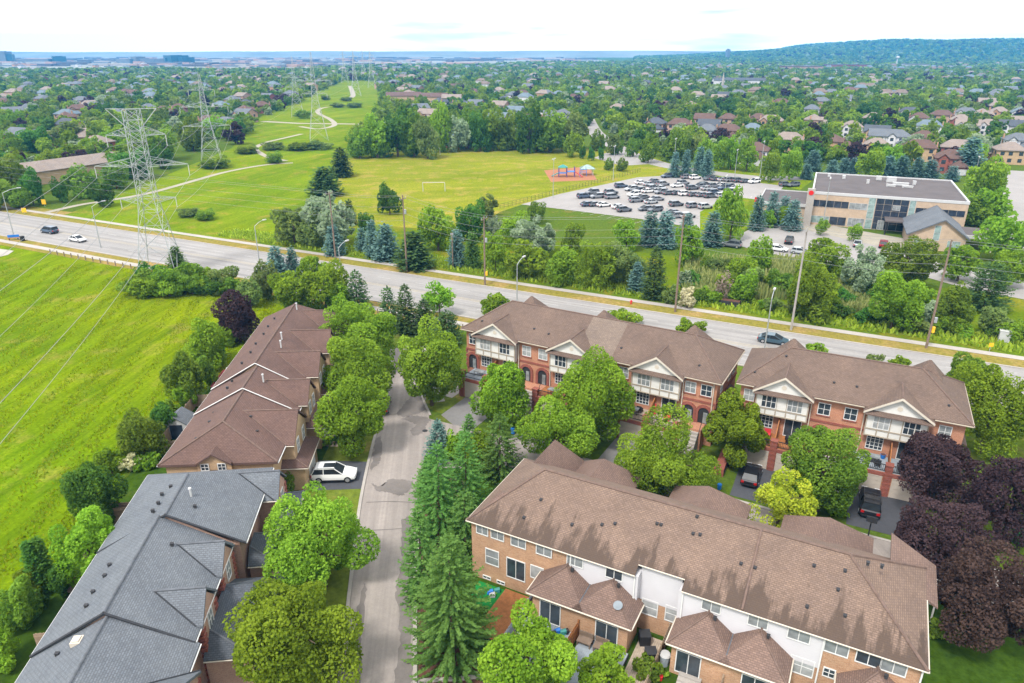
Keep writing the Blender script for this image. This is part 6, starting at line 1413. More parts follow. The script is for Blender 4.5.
tree('maple', 'large round tree right of the pale tall pole', 790, 834, 258, 318, clear=1.2, dens=3.4); tree('maple', 'round tree behind the pale tall pole', 808, 846, 238, 282, clear=.8); tree('silver', 'silver white tree between two round green trees', 846, 884, 246, 298, clear=.5, shape='loose', dens=2.4)
tree('mid', 'broad round green tree before the gabled hall', 880, 936, 238, 288, clear=.8, dens=3.4); tree('maple', 'round tree on the verge left of the tall wooden pole', 873, 922, 272, 326, clear=1.4, dens=3.4); shrub('silver', 'silver shrub at the foot of the tall wooden pole', 916, 936, 300, 326)
tree('mid', 'dark green bush tree right of the tall wooden pole', 936, 972, 284, 330, clear=.3, shape='cone'); conifer('pine', 'dark brown green pine at the right end of the verge', 960, 1006, 262, 316, 'pine_tree', power=.4); tree('olive', 'dull bush before the dark pine', 980, 1010, 306, 334, clear=.3)
tree('maple', 'green tree right of the gabled hall drive', 944, 980, 246, 280, clear=.8); tree('maple', 'green tree at the right edge of the hall drive', 990, 1026, 250, 286, clear=.8); shrub('maple', 'shrub below the dark pine', 930, 950, 314, 332)
tree('linden', 'light green tree right of the flat roof', 968, 1004, 158, 204, clear=.8); tree('linden', 'bright tree below at the cul de sac right of the flat roof', 976, 1010, 188, 226, clear=.5); tree('mid', 'dark shrub tree at the right corner of the flat roof', 962, 996, 196, 226, clear=.3); tree('linden', 'large bright tree at the right edge by the cul de sac', 986, 1032, 216, 262, clear=.6)
for i, (x0, x1, y0, y1) in enumerate(((748, 764, 196, 232), (762, 778, 192, 228), (774, 790, 196, 226), (782, 800, 200, 232))): conifer('bluespruce', ['left', 'second', 'third', 'right'][i]+' blue spruce in the bed left of the beige facade', x0, x1, y0, y1)
shrub('linden', 'yellow green shrub in the spruce bed before the beige building', 762, 776, 210, 228); shrub('bright', 'round green shrub right in the spruce bed', 780, 798, 206, 228)
tree('linden', 'small tree left in the planter row of the forecourt', 816, 828, 219, 234, clear=.8); tree('linden', 'small tree right in the planter row of the forecourt', 848, 862, 224, 240, clear=.8)
# behind car park and office
SPR = [(692, 706, 147, 175), (679, 691, 150, 178), (700, 713, 150, 178), (668, 680, 152, 178), (824, 838, 160, 178), (836, 850, 158, 176), (846, 860, 158, 176), (878, 895, 156, 178), (892, 909, 156, 178), (908, 924, 158, 180), (920, 938, 160, 180), (944, 958, 166, 182), (804, 820, 150, 172), (800, 812, 164, 180), (952, 980, 138, 176)]
for i, q in enumerate(SPR): conifer('bluespruce', 'blue spruce in the belt behind the car park and the flat roof' if i < 14 else 'tallest broad blue spruce behind the flat roof', *q, group='blue spruces behind the flat roof')
LIN = [(693, 712, 140, 166), (712, 729, 138, 168), (722, 742, 138, 168), (738, 758, 138, 170), (760, 780, 150, 180), (780, 802, 148, 178), (858, 884, 148, 178), (880, 906, 146, 172), (768, 782, 136, 158)]
for i, q in enumerate(LIN): tree('linden', 'light green round tree in the row behind the car park lawn' if i < 6 else 'light green tree behind the flat roof', *q, shape='oval', clear=1.0, group='light green trees beyond the car park')
PK = [('mid', 604, 614, 158, 170), ('mid', 616, 628, 158, 171), ('linden', 562, 582, 133, 156), ('dark', 579, 586, 146, 158), ('dark', 588, 595, 147, 160), ('dark', 598, 604, 147, 160), ('mid', 590, 604, 130, 150), ('mid', 598, 606, 138, 150), ('olive', 606, 622, 134, 154), ('mid', 626, 640, 138, 156), ('mid', 640, 658, 134, 162), ('mid', 664, 692, 130, 160), ('mid', 612, 624, 140, 154)]
for i, (k_, *q) in enumerate(PK):
    if i < 2: shrub(k_, ['left round shrub right of the picnic shelter', 'right round shrub right of the picnic shelter'][i], *q)
    else: tree(k_, 'leafy tree along the park street beyond the playground', *q, group='trees along the park street', clear=.6)
# tree belt behind the park lawn
rr = random.Random(8); xs = 350
kinds = ['mid', 'maple', 'dark', 'mid', 'olive', 'maple', 'silver', 'mid', 'dark']
i = 0
while xs < 562:
    wd_ = rr.uniform(18, 34); top = 112+rr.uniform(-8, 8)+(10 if xs < 380 else 0)
    tree(kinds[i % 9], 'tall leafy tree of the belt behind the park lawn', xs-4, xs+wd_, top, 152-rr.uniform(0, 4)+(6 if xs < 420 else 0), group='tree belt behind the park lawn', clear=.4); xs += wd_*.62; i += 1
for i, q in enumerate(((200, 232, 158, 167), (266, 284, 152, 163))): shrub('mid', ['low hedge ring around the foot of the meadow pylon', 'rounded bush beside the meadow path'][i], *q)
for i, q in enumerate(((236, 260, 146, 153), (262, 285, 142, 150), (285, 310, 143, 150), (306, 332, 141, 149), (295, 312, 110, 118), (330, 345, 103, 107), (320, 330, 95, 100), (340, 352, 97, 101), (310, 322, 140, 147), (346, 362, 103, 107), (196, 216, 210, 220), (178, 200, 208, 217))): shrub(['mid', 'olive'][i % 2], 'low shrub growing in the meadow under the pylons', *q, group='shrubs in the meadow')

for i, (x0, x1, y0, y1, k_) in enumerate(((196, 216, 356, 386, 'mid'), (176, 196, 384, 410, 'maple'), (150, 176, 404, 440, 'dark'), (206, 226, 336, 360, 'dark'), (96, 122, 446, 476, 'maple'), (48, 72, 560, 600, 'dark'), (20, 44, 560, 596, 'maple'), (218, 236, 326, 346, 'maple'))):
    shrub(k_, 'overgrown bush of the hedge between hay field and garden fences', x0, x1, y0, y1, group='hedge bushes along the hay field')
rr = random.Random(31)
for i in range(26):
    s_ = -22+i*2.3+rr.uniform(-1, 1); x, y = A(s_, 124+rr.uniform(0, 7)); px, py = proj(x, y, .8); w_ = rr.uniform(7, 13)
    shrub(rr.choice(['mid', 'maple', 'dark', 'bright', 'olive']), 'leafy undergrowth bush in the thicket along the far pavement', px-w_, px+w_, py-w_*.8, py+w_*.7, group='undergrowth bushes along the far pavement')
for (x0, x1, y0, y1, k_) in ((-10, 24, 152, 196, 'mid'), (18, 40, 168, 204, 'dark'), (88, 112, 178, 206, 'dark'), (52, 66, 178, 202, 'dark'), (66, 100, 165, 196, 'mid'), (34, 60, 150, 172, 'maple'), (100, 128, 160, 188, 'mid'), (112, 150, 150, 178, 'dark'), (80, 110, 138, 160, 'linden'), (46, 84, 146, 164, 'maple'), (-6, 20, 132, 158, 'mid'), (20, 48, 128, 152, 'dark'), (140, 178, 128, 160, 'mid'), (176, 206, 118, 150, 'mid'), (150, 172, 146, 168, 'dark'), (98, 120, 132, 152, 'bright'), (6, 30, 186, 208, 'mid'), (118, 146, 134, 156, 'maple'), (200, 222, 116, 138, 'linden'), (222, 244, 118, 136, 'dark'), (0, 24, 110, 134, 'mid'), (46, 80, 122, 146, 'olive')):
    tree(k_, dict(mid='mid green', dark='dark green', maple='fresh green', linden='light green', bright='bright green', olive='olive green')[k_]+' tree crowding the terraces beyond the arterial road at the left', x0, x1, y0, y1, clear=.4, group='trees around the left terraces')

conifer('spruce', 'bushy young spruce at the lane kerb above the tall bright one', 412, 448, 456, 506); conifer('spruce', 'low spruce filling the strip between lane and brick corner', 424, 466, 566, 640)
tree('bright', 'bushy bright tree top between blue spruce and roof peak', 462, 496, 428, 468, clear=.3); tree('linden', 'loose leafy tree top at the head of the conifer strip', 444, 470, 430, 462, clear=.3)

for i, (x0, x1, y0, y1, k_) in enumerate(((132, 162, 276, 297, 'maple'), (154, 184, 278, 297, 'bright'), (176, 206, 274, 295, 'mid'), (196, 226, 276, 295, 'dark'), (136, 164, 262, 284, 'dark'), (216, 240, 276, 294, 'mid'))):
    shrub(k_, 'low bush filling the thicket around the nearest pylon feet', x0, x1, y0, y1, group='bushes around the nearest pylon')
for i in range(34):
    s_ = -26+i*2.6+rr.uniform(-1, 1); x, y = A(s_, 131+rr.uniform(0, 11)); px, py = proj(x, y, 1.5); w_ = rr.uniform(9, 17)
    if 14 < s_: continue
    shrub(rr.choice(['mid', 'maple', 'dark', 'mid', 'olive', 'bright']), 'taller leafy bush deeper in the thicket below the park and the car park', px-w_, px+w_, py-w_*.9, py+w_*.8, group='taller bushes in the thicket')
# ------------------------------------------------------------------ reeds of the ditch (nobody could count them)
rs = np.random.default_rng(5); n = 5200
bx = np.concatenate([rs.uniform(684, 800, n), rs.uniform(836, 880, n//2)]); by = np.concatenate([rs.uniform(262, 300, n), rs.uniform(284, 316, n//2)])
pt = np.array([P(a, b) for a, b in zip(bx, by)]); m_ = len(pt); hgt = 1.3+1.0*rs.random(m_); an = rs.random(m_)*6.28; ln_ = rs.normal(size=(m_, 2))*.3
p0 = np.column_stack([pt, np.zeros(m_)]); d_ = np.column_stack([np.cos(an)*.16, np.sin(an)*.16, np.zeros(m_)]); tp = p0+np.column_stack([ln_, hgt])
o = put('reeds', fast_quads('reeds', np.stack([p0-d_, p0+d_, tp+d_*.5, tp-d_*.5], 1), LEAF['reed'], rs.random(m_))); o['kind'] = 'stuff'
# loose grass tufts standing in the hay field, thicker along the old swaths
n = 110000; yy = rs.uniform(38, 145, n); xx = -41-rs.random(n)**1.2*85; m_ = (np.sin((xx*.985+yy*.17)*1.9+.6*np.sin(yy*.05))+.5*np.sin(xx*.5+yy*.2)+rs.normal(size=n)*.7 > .25) & (xx*.44+yy*.898 < 92); xx, yy = xx[m_], yy[m_]; n = len(xx)
an = rs.random(n)*6.28; p0 = np.column_stack([xx, yy, np.zeros(n)]); d_ = np.column_stack([np.cos(an)*.075, np.sin(an)*.075, np.zeros(n)]); tp = p0+np.column_stack([rs.normal(size=(n, 2))*.07, .08+.16*rs.random(n)])
o = put('hay_tufts', fast_quads('hay_tufts', np.stack([p0-d_, p0+d_, tp+d_*.6, tp-d_*.6], 1), LEAF['hay'], rs.random(n))); o['kind'] = 'stuff'
# tufts of tall weeds along the ditch and the near field edge
n = 9000; ss = rs.uniform(-140, 130, n); nn = rs.uniform(121, 128, n); pt = np.array([A(a, b) for a, b in zip(ss, nn)]); an = rs.random(n)*6.28
p0 = np.column_stack([pt, np.zeros(n)]); d_ = np.column_stack([np.cos(an)*.22, np.sin(an)*.22, np.zeros(n)]); tp = p0+np.column_stack([rs.normal(size=(n, 2))*.2, .35+.5*rs.random(n)])
o = put('weeds', fast_quads('weeds', np.stack([p0-d_, p0+d_, tp+d_*.5, tp-d_*.5], 1), LEAF['lime'], rs.random(n)*.8)); o['kind'] = 'stuff'

# ------------------------------------------------------------------ suburb beyond: houses
WALLS = {'pale': 'white_siding', 'buff': 'brick_buff', 'pink': 'brick_pink', 'tan': 'brick_tan', 'red': 'brick_red'}
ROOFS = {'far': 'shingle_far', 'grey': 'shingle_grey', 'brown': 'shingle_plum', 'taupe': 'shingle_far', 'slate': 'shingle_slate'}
M['far_blue'] = shingle('shingle_bluegrey', (.13, .17, .20)); ROOFS['blue'] = 'far_blue'
HM = {}
def house_meshes(wk, rk, v):
    k = (wk, rk, v)
    if k not in HM:
        w_, d_ = ((10, 9), (11, 10), (12, 9))[v]; wall = MB(); wall.box(-w_/2, w_/2, -d_/2, d_/2, -.3, 5.6); wall.box(w_/2-5.4, w_/2+.4, -d_/2-3.5, -d_/2, -.3, 2.9)
        roof = MB(); roof.slab(hip_polys(-w_/2-.5, w_/2+.5, -d_/2-.5, d_/2+.5, 5.5, 8.3, (4.2, 0, 3.6)[v], (4.2, 0, 3.6)[v]), .2)
        if v == 1:
            for s in (-1, 1): end_gable(wall, s*(w_/2-.01), -d_/2, d_/2, 5.6, 8.1)
        roof.slab(cross_polys(w_/2-5.8, w_/2+.8, -d_/2-4.0, -d_/2+2, 3.0, 5.2, 1.5 if v != 1 else 0), .18); roof.slab(cross_polys(-w_/2+.4, -w_/2+4.4, -d_/2-.9, 0, 5.4, 7.1, 0), .18)
        ex = MB(); ex.box(-w_/2+.9, -w_/2+3.9, -d_/2-.5, -d_/2, 0, 5.4); gable_wall(ex, -w_/2+.9, -w_/2+3.9, -d_/2-.5, 5.4, 6.9, .1)
        ch = MB(); ch.box(-w_/2-.3, -w_/2+.2, 1, 1.8, 0, 7.6)
        wn_ = MB(); wn_.box(-.7, .7, -.05, .05, 0, 1.4); gd = MB(); gd.box(-2.3, 2.3, -.05, .05, 0, 2.2)
        HM[k] = (wall.mesh('wall', M[WALLS[wk]]), roof.mesh('roof', M[ROOFS[rk]]), ex.mesh('bay', M[WALLS[wk]]), ch.mesh('chimney', M['brick_buff']), wn_.mesh('window', M['glass']), gd.mesh('garage_door', M['parapet']), w_, d_)
    return HM[k]
HOUSES = []
def house(wk, rk, v, x, y, rz, label, group, full):
    wm, rm, ex, ch, wi, gd, w_, d_ = house_meshes(wk, rk, v); HOUSES.append((x, y))
    t = thing('suburban_house', label, 'house', (x, y, 0), rz, group); put('wall', wm, t); put('roof', rm, t)
    if full:
        put('bay', ex, t); put('chimney', ch, t); put('garage_door', gd, t, (w_/2-2.5, -d_/2-3.52, .1))
        for u_, z_ in ((w_/2-3.9, 3.4), (w_/2-1.4, 3.4), (.2, .9)): put('window', wi, t, (u_, -d_/2-.01, z_))
        put('window', wi, t, (-w_/2+2.4, -d_/2-.51, 3.5)); put('window', wi, t, (-w_/2+2.4, -d_/2-.51, .9))
        for u_ in (-w_/2+1.8, .3, w_/2-1.9):
            for z_ in (.9, 3.5): put('window', wi, t, (u_, d_/2+.01, z_), R(180))
        for v_ in (-2.5, 2.2): put('window', wi, t, (w_/2+.01, v_, 3.4), R(90)); put('window', wi, t, (-w_/2-.01, v_-1.2, 3.4), R(90))
EXPL = [(727, 128, 'pink', 'brown'), (704, 128, 'pink', 'brown'), (770, 130, 'buff', 'taupe'), (751, 140, 'pale', 'blue'), (727, 141, 'buff', 'brown'), (706, 141, 'pale', 'grey'), (787, 151, 'buff', 'taupe'), (812, 129, 'pink', 'taupe'), (830, 153, 'buff', 'brown'), (850, 137, 'pale', 'taupe'), (871, 127, 'pink', 'taupe'),
        (880, 147, 'pale', 'grey'), (896, 148, 'pale', 'grey'), (874, 158, 'buff', 'taupe'), (917, 127, 'pale', 'brown'), (927, 136, 'pale', 'blue'), (921, 149, 'pink', 'brown'), (917, 160, 'tan', 'brown'), (955, 160, 'red', 'taupe'), (947, 172, 'red', 'brown'), (964, 121, 'pale', 'grey'), (980, 122, 'buff', 'taupe'), (997, 120, 'buff', 'taupe'), (1018, 121, 'pale', 'blue'),
        (965, 135, 'pale', 'taupe'), (985, 135, 'pale', 'taupe'), (1008, 136, 'pale', 'slate'), (1006, 163, 'tan', 'taupe'), (1014, 152, 'pale', 'grey'), (940, 124, 'pink', 'brown'), (655, 133, 'pink', 'slate'), (679, 134, 'pink', 'brown'), (667, 113, 'buff', 'brown'), (690, 113, 'pink', 'taupe'), (617, 116, 'pale', 'taupe'), (780, 110, 'buff', 'brown'), (757, 128, 'pink', 'brown'),
        (80, 117, 'buff', 'brown'), (92, 112, 'pale', 'taupe'), (15, 120, 'pale', 'grey'), (33, 116, 'pale', 'grey'), (68, 126, 'red', 'brown'), (103, 106, 'pale', 'grey'), (247, 111, 'pink', 'slate'), (246, 118, 'pink', 'brown'), (263, 113, 'red', 'brown'), (212, 130, 'pale', 'brown'), (165, 119, 'red', 'brown'), (117, 122, 'pale', 'grey'), (150, 116, 'pale', 'grey'), (5, 103, 'pale', 'taupe'), (75, 143, 'pale', 'taupe'), (180, 116, 'red', 'brown'), (130, 104, 'pale', 'grey'),
        (573, 104, 'pink', 'brown'), (513, 101, 'pale', 'grey'), (523, 99, 'red', 'brown'), (460, 110, 'pale', 'slate'), (420, 116, 'pale', 'grey'), (440, 109, 'pale', 'slate'), (548, 124, 'pale', 'grey'), (562, 123, 'pale', 'grey')]
rr = random.Random(21)
nmR = dict(grey='grey', brown='reddish brown', taupe='taupe', slate='dark slate', blue='pale blue grey'); nmW = dict(pale='white sided', buff='buff brick', pink='pink brick', tan='tan', red='red brick')
def zone(px, py):
    if px < 340: return 'among the trees left of the meadow'
    if px < 600: return 'beyond the park tree belt'
    return 'beyond the car park street' if py > 120 else 'in the wooded suburb on the right'
for (px, py, wk, rk) in EXPL:
    x, y = P(px, py); base = R(-25) if px > 600 else R(35)
    house(wk, rk, rr.choice((0, 0, 1, 2)), x, y, base+R(rr.choice((0, 0, 90, 180)))+rr.uniform(-.1, .1), f'{nmR[rk]} roofed {nmW[wk]} house {zone(px, py)}', f'{nmR[rk]} roofed {nmW[wk]} houses {zone(px, py)}', py > 106)
# long low houses at the left
def longhouse(label, px, py, L, d_, h_, wk, rk, deg):
    x, y = P(px, py); t = thing('terraced_house', label, 'house', (x, y, 0), R(deg)); HOUSES.append((x, y)); mb = MB(); mb.box(-L/2, L/2, -d_/2, d_/2, -.2, h_)
    for s in (-1, 1): end_gable(mb, s*(L/2-.01), -d_/2, d_/2, h_, h_+2.3)
    obj('wall', mb, M[WALLS[wk]], t); mb = MB(); mb.slab(hip_polys(-L/2-.5, L/2+.5, -d_/2-.6, d_/2+.6, h_-.05, h_+2.7, 0, 0), .2); obj('roof', mb, M[ROOFS[rk]], t); mb = MB(); mb.box(-L/2-1.5, -L/2-.02, -d_/2+.5, -d_/2+5, -.2, 2.6); obj('porch_wall', mb, M['brick_pink'], t)
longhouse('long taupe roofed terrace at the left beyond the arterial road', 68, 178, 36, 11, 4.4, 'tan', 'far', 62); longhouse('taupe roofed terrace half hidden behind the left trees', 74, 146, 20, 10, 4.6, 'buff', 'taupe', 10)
mb_l = [('beige community hall with several hipped roofs beyond the park trees', 404, 101, 30, 18, 5, 'tan', 'brown', 8), ('beige community hall wing with plum roof', 433, 102, 26, 18, 5, 'tan', 'brown', -6), ('beige hall end wing right of the community hall', 452, 103, 16, 12, 4.5, 'tan', 'taupe', 0)]
for a_ in mb_l: longhouse(*a_)
longhouse('long white building in the wooded suburb behind the car park', 738, 88, 60, 14, 9, 'pale', 'slate', -5)
x, y = P(722, 91); t = thing('church_spire', 'thin white spire left of the long white building', 'spire', (x, y, 0)); mb = MB(); mb.tube((0, 0, 0), (0, 0, 10), 1.7, 1.5, 8); obj('tower', mb, M['concrete'], t); mb = MB(); mb.tube((0, 0, 10), (0, 0, 20), 1.5, .1, 8); obj('spire', mb, M['concrete'], t)
for (px, py, L, l_, m_) in ((800, 70.5, 80, 'long low brown commercial block near the foot of the hill', 'brick_pink'), (845, 68.5, 90, 'long low plum commercial block at the foot of the hill', 'brick_red'), (915, 68, 50, 'pale low warehouse at the foot of the hill', 'parapet')):
    x, y = P(px, py); t = thing('warehouse', l_, 'building', (x, y, 0), R(-8)); mb = MB(); mb.box(-L/2, L/2, -25, 25, 0, 9); obj('wall', mb, M[m_], t); mb = MB(); mb.box(-L/2-1, L/2+1, -26, 26, 9, 9.8); obj('roof', mb, M['flat_roof'], t)
x, y = P(896, 66.5); t = thing('water_tower', 'small white water tower at the foot of the hill', 'tower', (x, y, 0)); t.scale = (.6, .6, .75); mb = MB(); mb.tube((0, 0, 0), (0, 0, 26), 3, 2.5, 10); obj('stem', mb, M['parapet'], t); mb = MB(); mb.tube((0, 0, 26), (0, 0, 30), 4, 8, 14); mb.tube((0, 0, 30), (0, 0, 36), 8, 6, 14); obj('tank', mb, M['parapet'], t)
# towers of the distant town
M['tower_glass'] = plain('distant_tower_glass', (.03, .07, .09), .4, .2, .05); M['tower_pale'] = plain('distant_tower_concrete', (.13, .14, .15), .8, .15, .05)
for i, (px, top, wd_, m_) in enumerate(((5, 51, 38, 'tower_pale'), (10, 54, 30, 'tower_glass'), (60, 56, 40, 'tower_glass'), (139, 56.5, 34, 'tower_pale'), (146, 58.5, 34, 'tower_pale'), (152, 59, 44, 'tower_pale'), (160, 60, 40, 'tower_pale'), (171, 57.5, 38, 'tower_glass'), (177, 55, 60, 'tower_glass'), (184, 57, 50, 'tower_glass'), (128, 60, 50, 'tower_pale'), (40, 60, 90, 'tower_pale'), (28, 60.5, 60, 'tower_pale'))):
    Y = 2600.0; x = (px-512)/FPX*(Y*CS+CAMH*SN); v = (top-341.5)/FPX; h = CAMH - Y*(SN+v*CS)/(CS-v*SN); h = max(h, 14)
    t = thing('tower_block', 'high rise block of the distant town on the left horizon', 'tower block', (x, Y, 0), .3*i, 'distant high rises'); mb = MB(); w2 = wd_/2; mb.box(-w2, w2, -w2, w2, 0, h*.97); mb.box(-w2*.5, w2*.5, -w2*.5, w2*.5, h*.97, h); obj('tower', mb, M[m_], t)

x, y = P(727, 61); t = thing('tower_block', 'lone pale apartment block on the horizon left of the hill', 'tower block', (x, y, 0), .3); mb = MB(); mb.box(-7, 7, -7, 7, 0, 44); mb.box(-3, 3, -3, 3, 44, 47); obj('tower', mb, M['tower_pale'], t)
# ------------------------------------------------------------------ where trees may grow in the suburb
def inside(pts, x, y):
    c = False; j = len(pts)-1
    for i in range(len(pts)):
        if (pts[i][1] > y) != (pts[j][1] > y) and x < (pts[j][0]-pts[i][0])*(y-pts[i][1])/(pts[j][1]-pts[i][1])+pts[i][0]: c = not c
        j = i
    return c
OPEN = [[P(*q) for q in p] for p in ([(60, 217), (150, 184), (214, 156), (236, 146), (254, 126), (268, 116), (292, 106), (310, 97), (330, 87), (345, 81), (376, 81), (382, 96), (378, 118), (358, 132), (346, 150), (336, 178), (500, 240), (200, 260), (-40, 240)],
    [(296, 215), (330, 230), (500, 236), (470, 300), (200, 300)], [(296, 215), (322, 158), (360, 140), (350, 222)],
    [(140, 182), (148, 142), (222, 134), (230, 162)],
    [(330, 230), (346, 156), (440, 151), (570, 151), (590, 120), (600, 120), (615, 143), (650, 156), (705, 168), (800, 175), (1030, 180), (1100, 260), (1100, 420), (300, 330)],
    [(-300, 215), (30, 212), (90, 200), (200, 260), (-300, 330)], [(50, 200), (92, 198), (100, 178), (60, 168), (30, 186)], [(385, 108), (470, 108), (462, 101), (380, 100)], [(980, 150), (1100, 150), (1100, 260), (1000, 260)],
    [(700, 171), (700, 164), (1000, 172), (1000, 182)], [(805, 74), (870, 74), (870, 71.5), (805, 71.5)])]
def free(x, y): return not any(inside(p, x, y) for p in OPEN)
rs = np.random.default_rng(77); cand = []
def street_ok(x, y):
    u, v = x*.906-y*.42, x*.42+y*.906
    return (v % 92) > 12
# jittered grid, coarser further out
for (y0, y1, step) in ((150, 520, 8.2), (520, 900, 9.5), (900, 1500, 12), (1500, 2500, 16), (2500, 4600, 23)):
    yy = y0
    while yy < y1:
        hw = yy*.80+60; xx = -hw
        while xx < hw:
            x = xx+rs.uniform(-.5, .5)*step; y = yy+rs.uniform(-.5, .5)*step
            if y > 1700 and x/y < .16 and (y > 1700+1100*min(max((x/y+.30)/.46, 0), 1)+120*math.sin(x*.013)): xx += step; continue
            if rs.random() < (.9 if y < 900 else .96) and free(x, y) and (y > 1300 or street_ok(x, y)): cand.append((x, y))
            xx += step
        yy += step
# more houses along the streets
n_h = 0; tries = 0
while n_h < 195 and tries < 20000:
    tries += 1; y = 230+(rs.random()**.8)*1150; x = rs.uniform(-.78, .80)*y
    u, v = x*.906-y*.42, x*.42+y*.906; vm_ = v % 92
    if not (22 < vm_ < 34 or 72 < vm_ < 84): continue
    if not free(x, y): continue
    if any((x-a)**2+(y-b)**2 < (15 if y < 600 else 19)**2 for a, b in HOUSES): continue
    px, py = proj(x, y, 0); wk = rr.choice(['pale', 'pale', 'buff', 'pink', 'pink', 'red', 'tan']); rk = rr.choice(['grey', 'grey', 'brown', 'taupe', 'taupe', 'slate', 'blue'])
    house(wk, rk, rr.choice((0, 1, 2)), x, y, R(-25)+R(rr.choice((0, 180)))+rr.uniform(-.1, .1), f'{nmR[rk]} roofed {nmW[wk]} house {zone(px, py)}', f'{nmR[rk]} roofed {nmW[wk]} houses {zone(px, py)}', py > 112); n_h += 1
H_ = np.array(HOUSES); keep = []
for (x, y) in cand:
    d = H_-np.array([x, y]); ok = True
    near = (np.abs(d[:, 0]) < 30) & (np.abs(d[:, 1]) < 30)
    for dx, dy in d[near]:
        if dx*dx+dy*dy < 8.0**2: ok = False
        # front yards towards the camera stay lower
        if abs(dx) < (10 if y < 480 else 7) and 0 < dy < (22 if y < 480 else 16) and rs.random() < (.93 if y < 480 else .6): ok = False
    if ok: keep.append((x, y))
keep = [k for k in keep if all((k[0]-a)**2+(k[1]-b)**2 > (r+2.5)**2 for a, b, r in TREES)] if len(TREES) < 400 else keep
keep.sort(key=lambda q: q[1])
KN = ['mid', 'dark', 'maple', 'mid', 'olive', 'dark', 'linden', 'mid', 'bright', 'dark', 'silver', 'purple', 'mid', 'maple']
KW = dict(mid='mid green', dark='dark green', maple='fresh green', olive='olive green', linden='light green', bright='bright green', silver='silvery', purple='dark purple')
FARP = {}
def farproto(k, v):
    if (k, v) not in FARP:
        V, t_ = crown_quads(v*17+3+len(k), 1, 1, .30, 2.3, 11, ('round', 'oval', 'cone')[v % 3], 460); FARP[(k, v)] = (V, t_)
    return FARP[(k, v)]
FPM = {}
def single(k, v):
    if (k, v) not in FPM:
        V, t_ = farproto(k, v); V = V.copy(); V[:, :, 2] = V[:, :, 2]*.92+1.0; s = np.zeros((6, 4, 3))
        for i in range(6):
            a0, a1 = 6.283*i/6, 6.283*(i+1)/6; s[i] = [(.07*math.cos(a0), .07*math.sin(a0), -.02), (.07*math.cos(a1), .07*math.sin(a1), -.02), (.05*math.cos(a1), .05*math.sin(a1), .6), (.05*math.cos(a0), .05*math.sin(a0), .6)]
        me = fast_quads('broadleaf_tree', np.concatenate([V, s]), LEAF[k], np.concatenate([t_, np.zeros(6)])); me.materials.append(M['bark'])
        mi = np.zeros(len(me.polygons), np.int32); mi[-6:] = 1; me.polygons.foreach_set('material_index', mi); FPM[(k, v)] = me
    return FPM[(k, v)]
N1 = 250
for (x, y) in keep[:N1]:
    k = KN[rs.integers(len(KN))]; v = int(rs.integers(3)); a = rs.uniform(2.5, 4.9); hh = a*rs.uniform(.9, 1.2)
    px, py = proj(x, y, 4); o = put('broadleaf_tree', single(k, v), None, (x, y, 0), rs.uniform(0, 6.28)); o.scale = (a, a, hh)
    tag(o, f'{KW[k]} tree standing {zone(px, py)}', 'tree', f'{KW[k]} trees {zone(px, py)}')
# houses too far to tell apart, seen as pale flecks between the crowns
hb = MB(); hm = [M['shingle_grey'], M['shingle_taupe2'], M['shingle_far'], M['far_blue'], M['white_siding'], M['brick_buff'], M['brick_pink']]; c_ = 0
for _ in range(800):
    y = rs.uniform(620, 2300); x = rs.uniform(-.75, .78)*y
    u, v = x*.906-y*.42, x*.42+y*.906
    if not (20 < v % 92 < 38 or 68 < v % 92 < 86) or not free(x, y): continue
    a_ = R(-25); ax, ay = (math.cos(a_), math.sin(a_)), (-math.sin(a_), math.cos(a_)); w2, d2 = rs.uniform(5, 7.5), rs.uniform(4.5, 6); wm_ = 4+int(rs.integers(3)); rm_ = int(rs.integers(4))
    hb.obox((x, y), ax, ay, w2, d2, 0, 6.2, wm_); L = lambda p, q, z: (x+ax[0]*p+ay[0]*q, y+ax[1]*p+ay[1]*q, z); w3, d3 = w2+.5, d2+.5
    r0, r1 = L(-w2*.45, 0, 9.2), L(w2*.45, 0, 9.2); q0, q1, q2, q3 = L(-w3, -d3, 6.1), L(w3, -d3, 6.1), L(w3, d3, 6.1), L(-w3, d3, 6.1)
    for p in ([q0, q1, r1, r0], [q1, q2, r1], [q2, q3, r0, r1], [q3, q0, r0]): hb.poly(p, rm_)
    HOUSES.append((x, y)); c_ += 1
o = obj('far_houses', hb, hm); o['kind'] = 'stuff'
H2 = np.array(HOUSES)
keep = [k for k in keep if k[1] < 600 or not ((np.abs(H2[:, 0]-k[0]) < 6) & (H2[:, 1]-k[1] > -6) & (H2[:, 1]-k[1] < 14)).any() or rs.random() < .25]
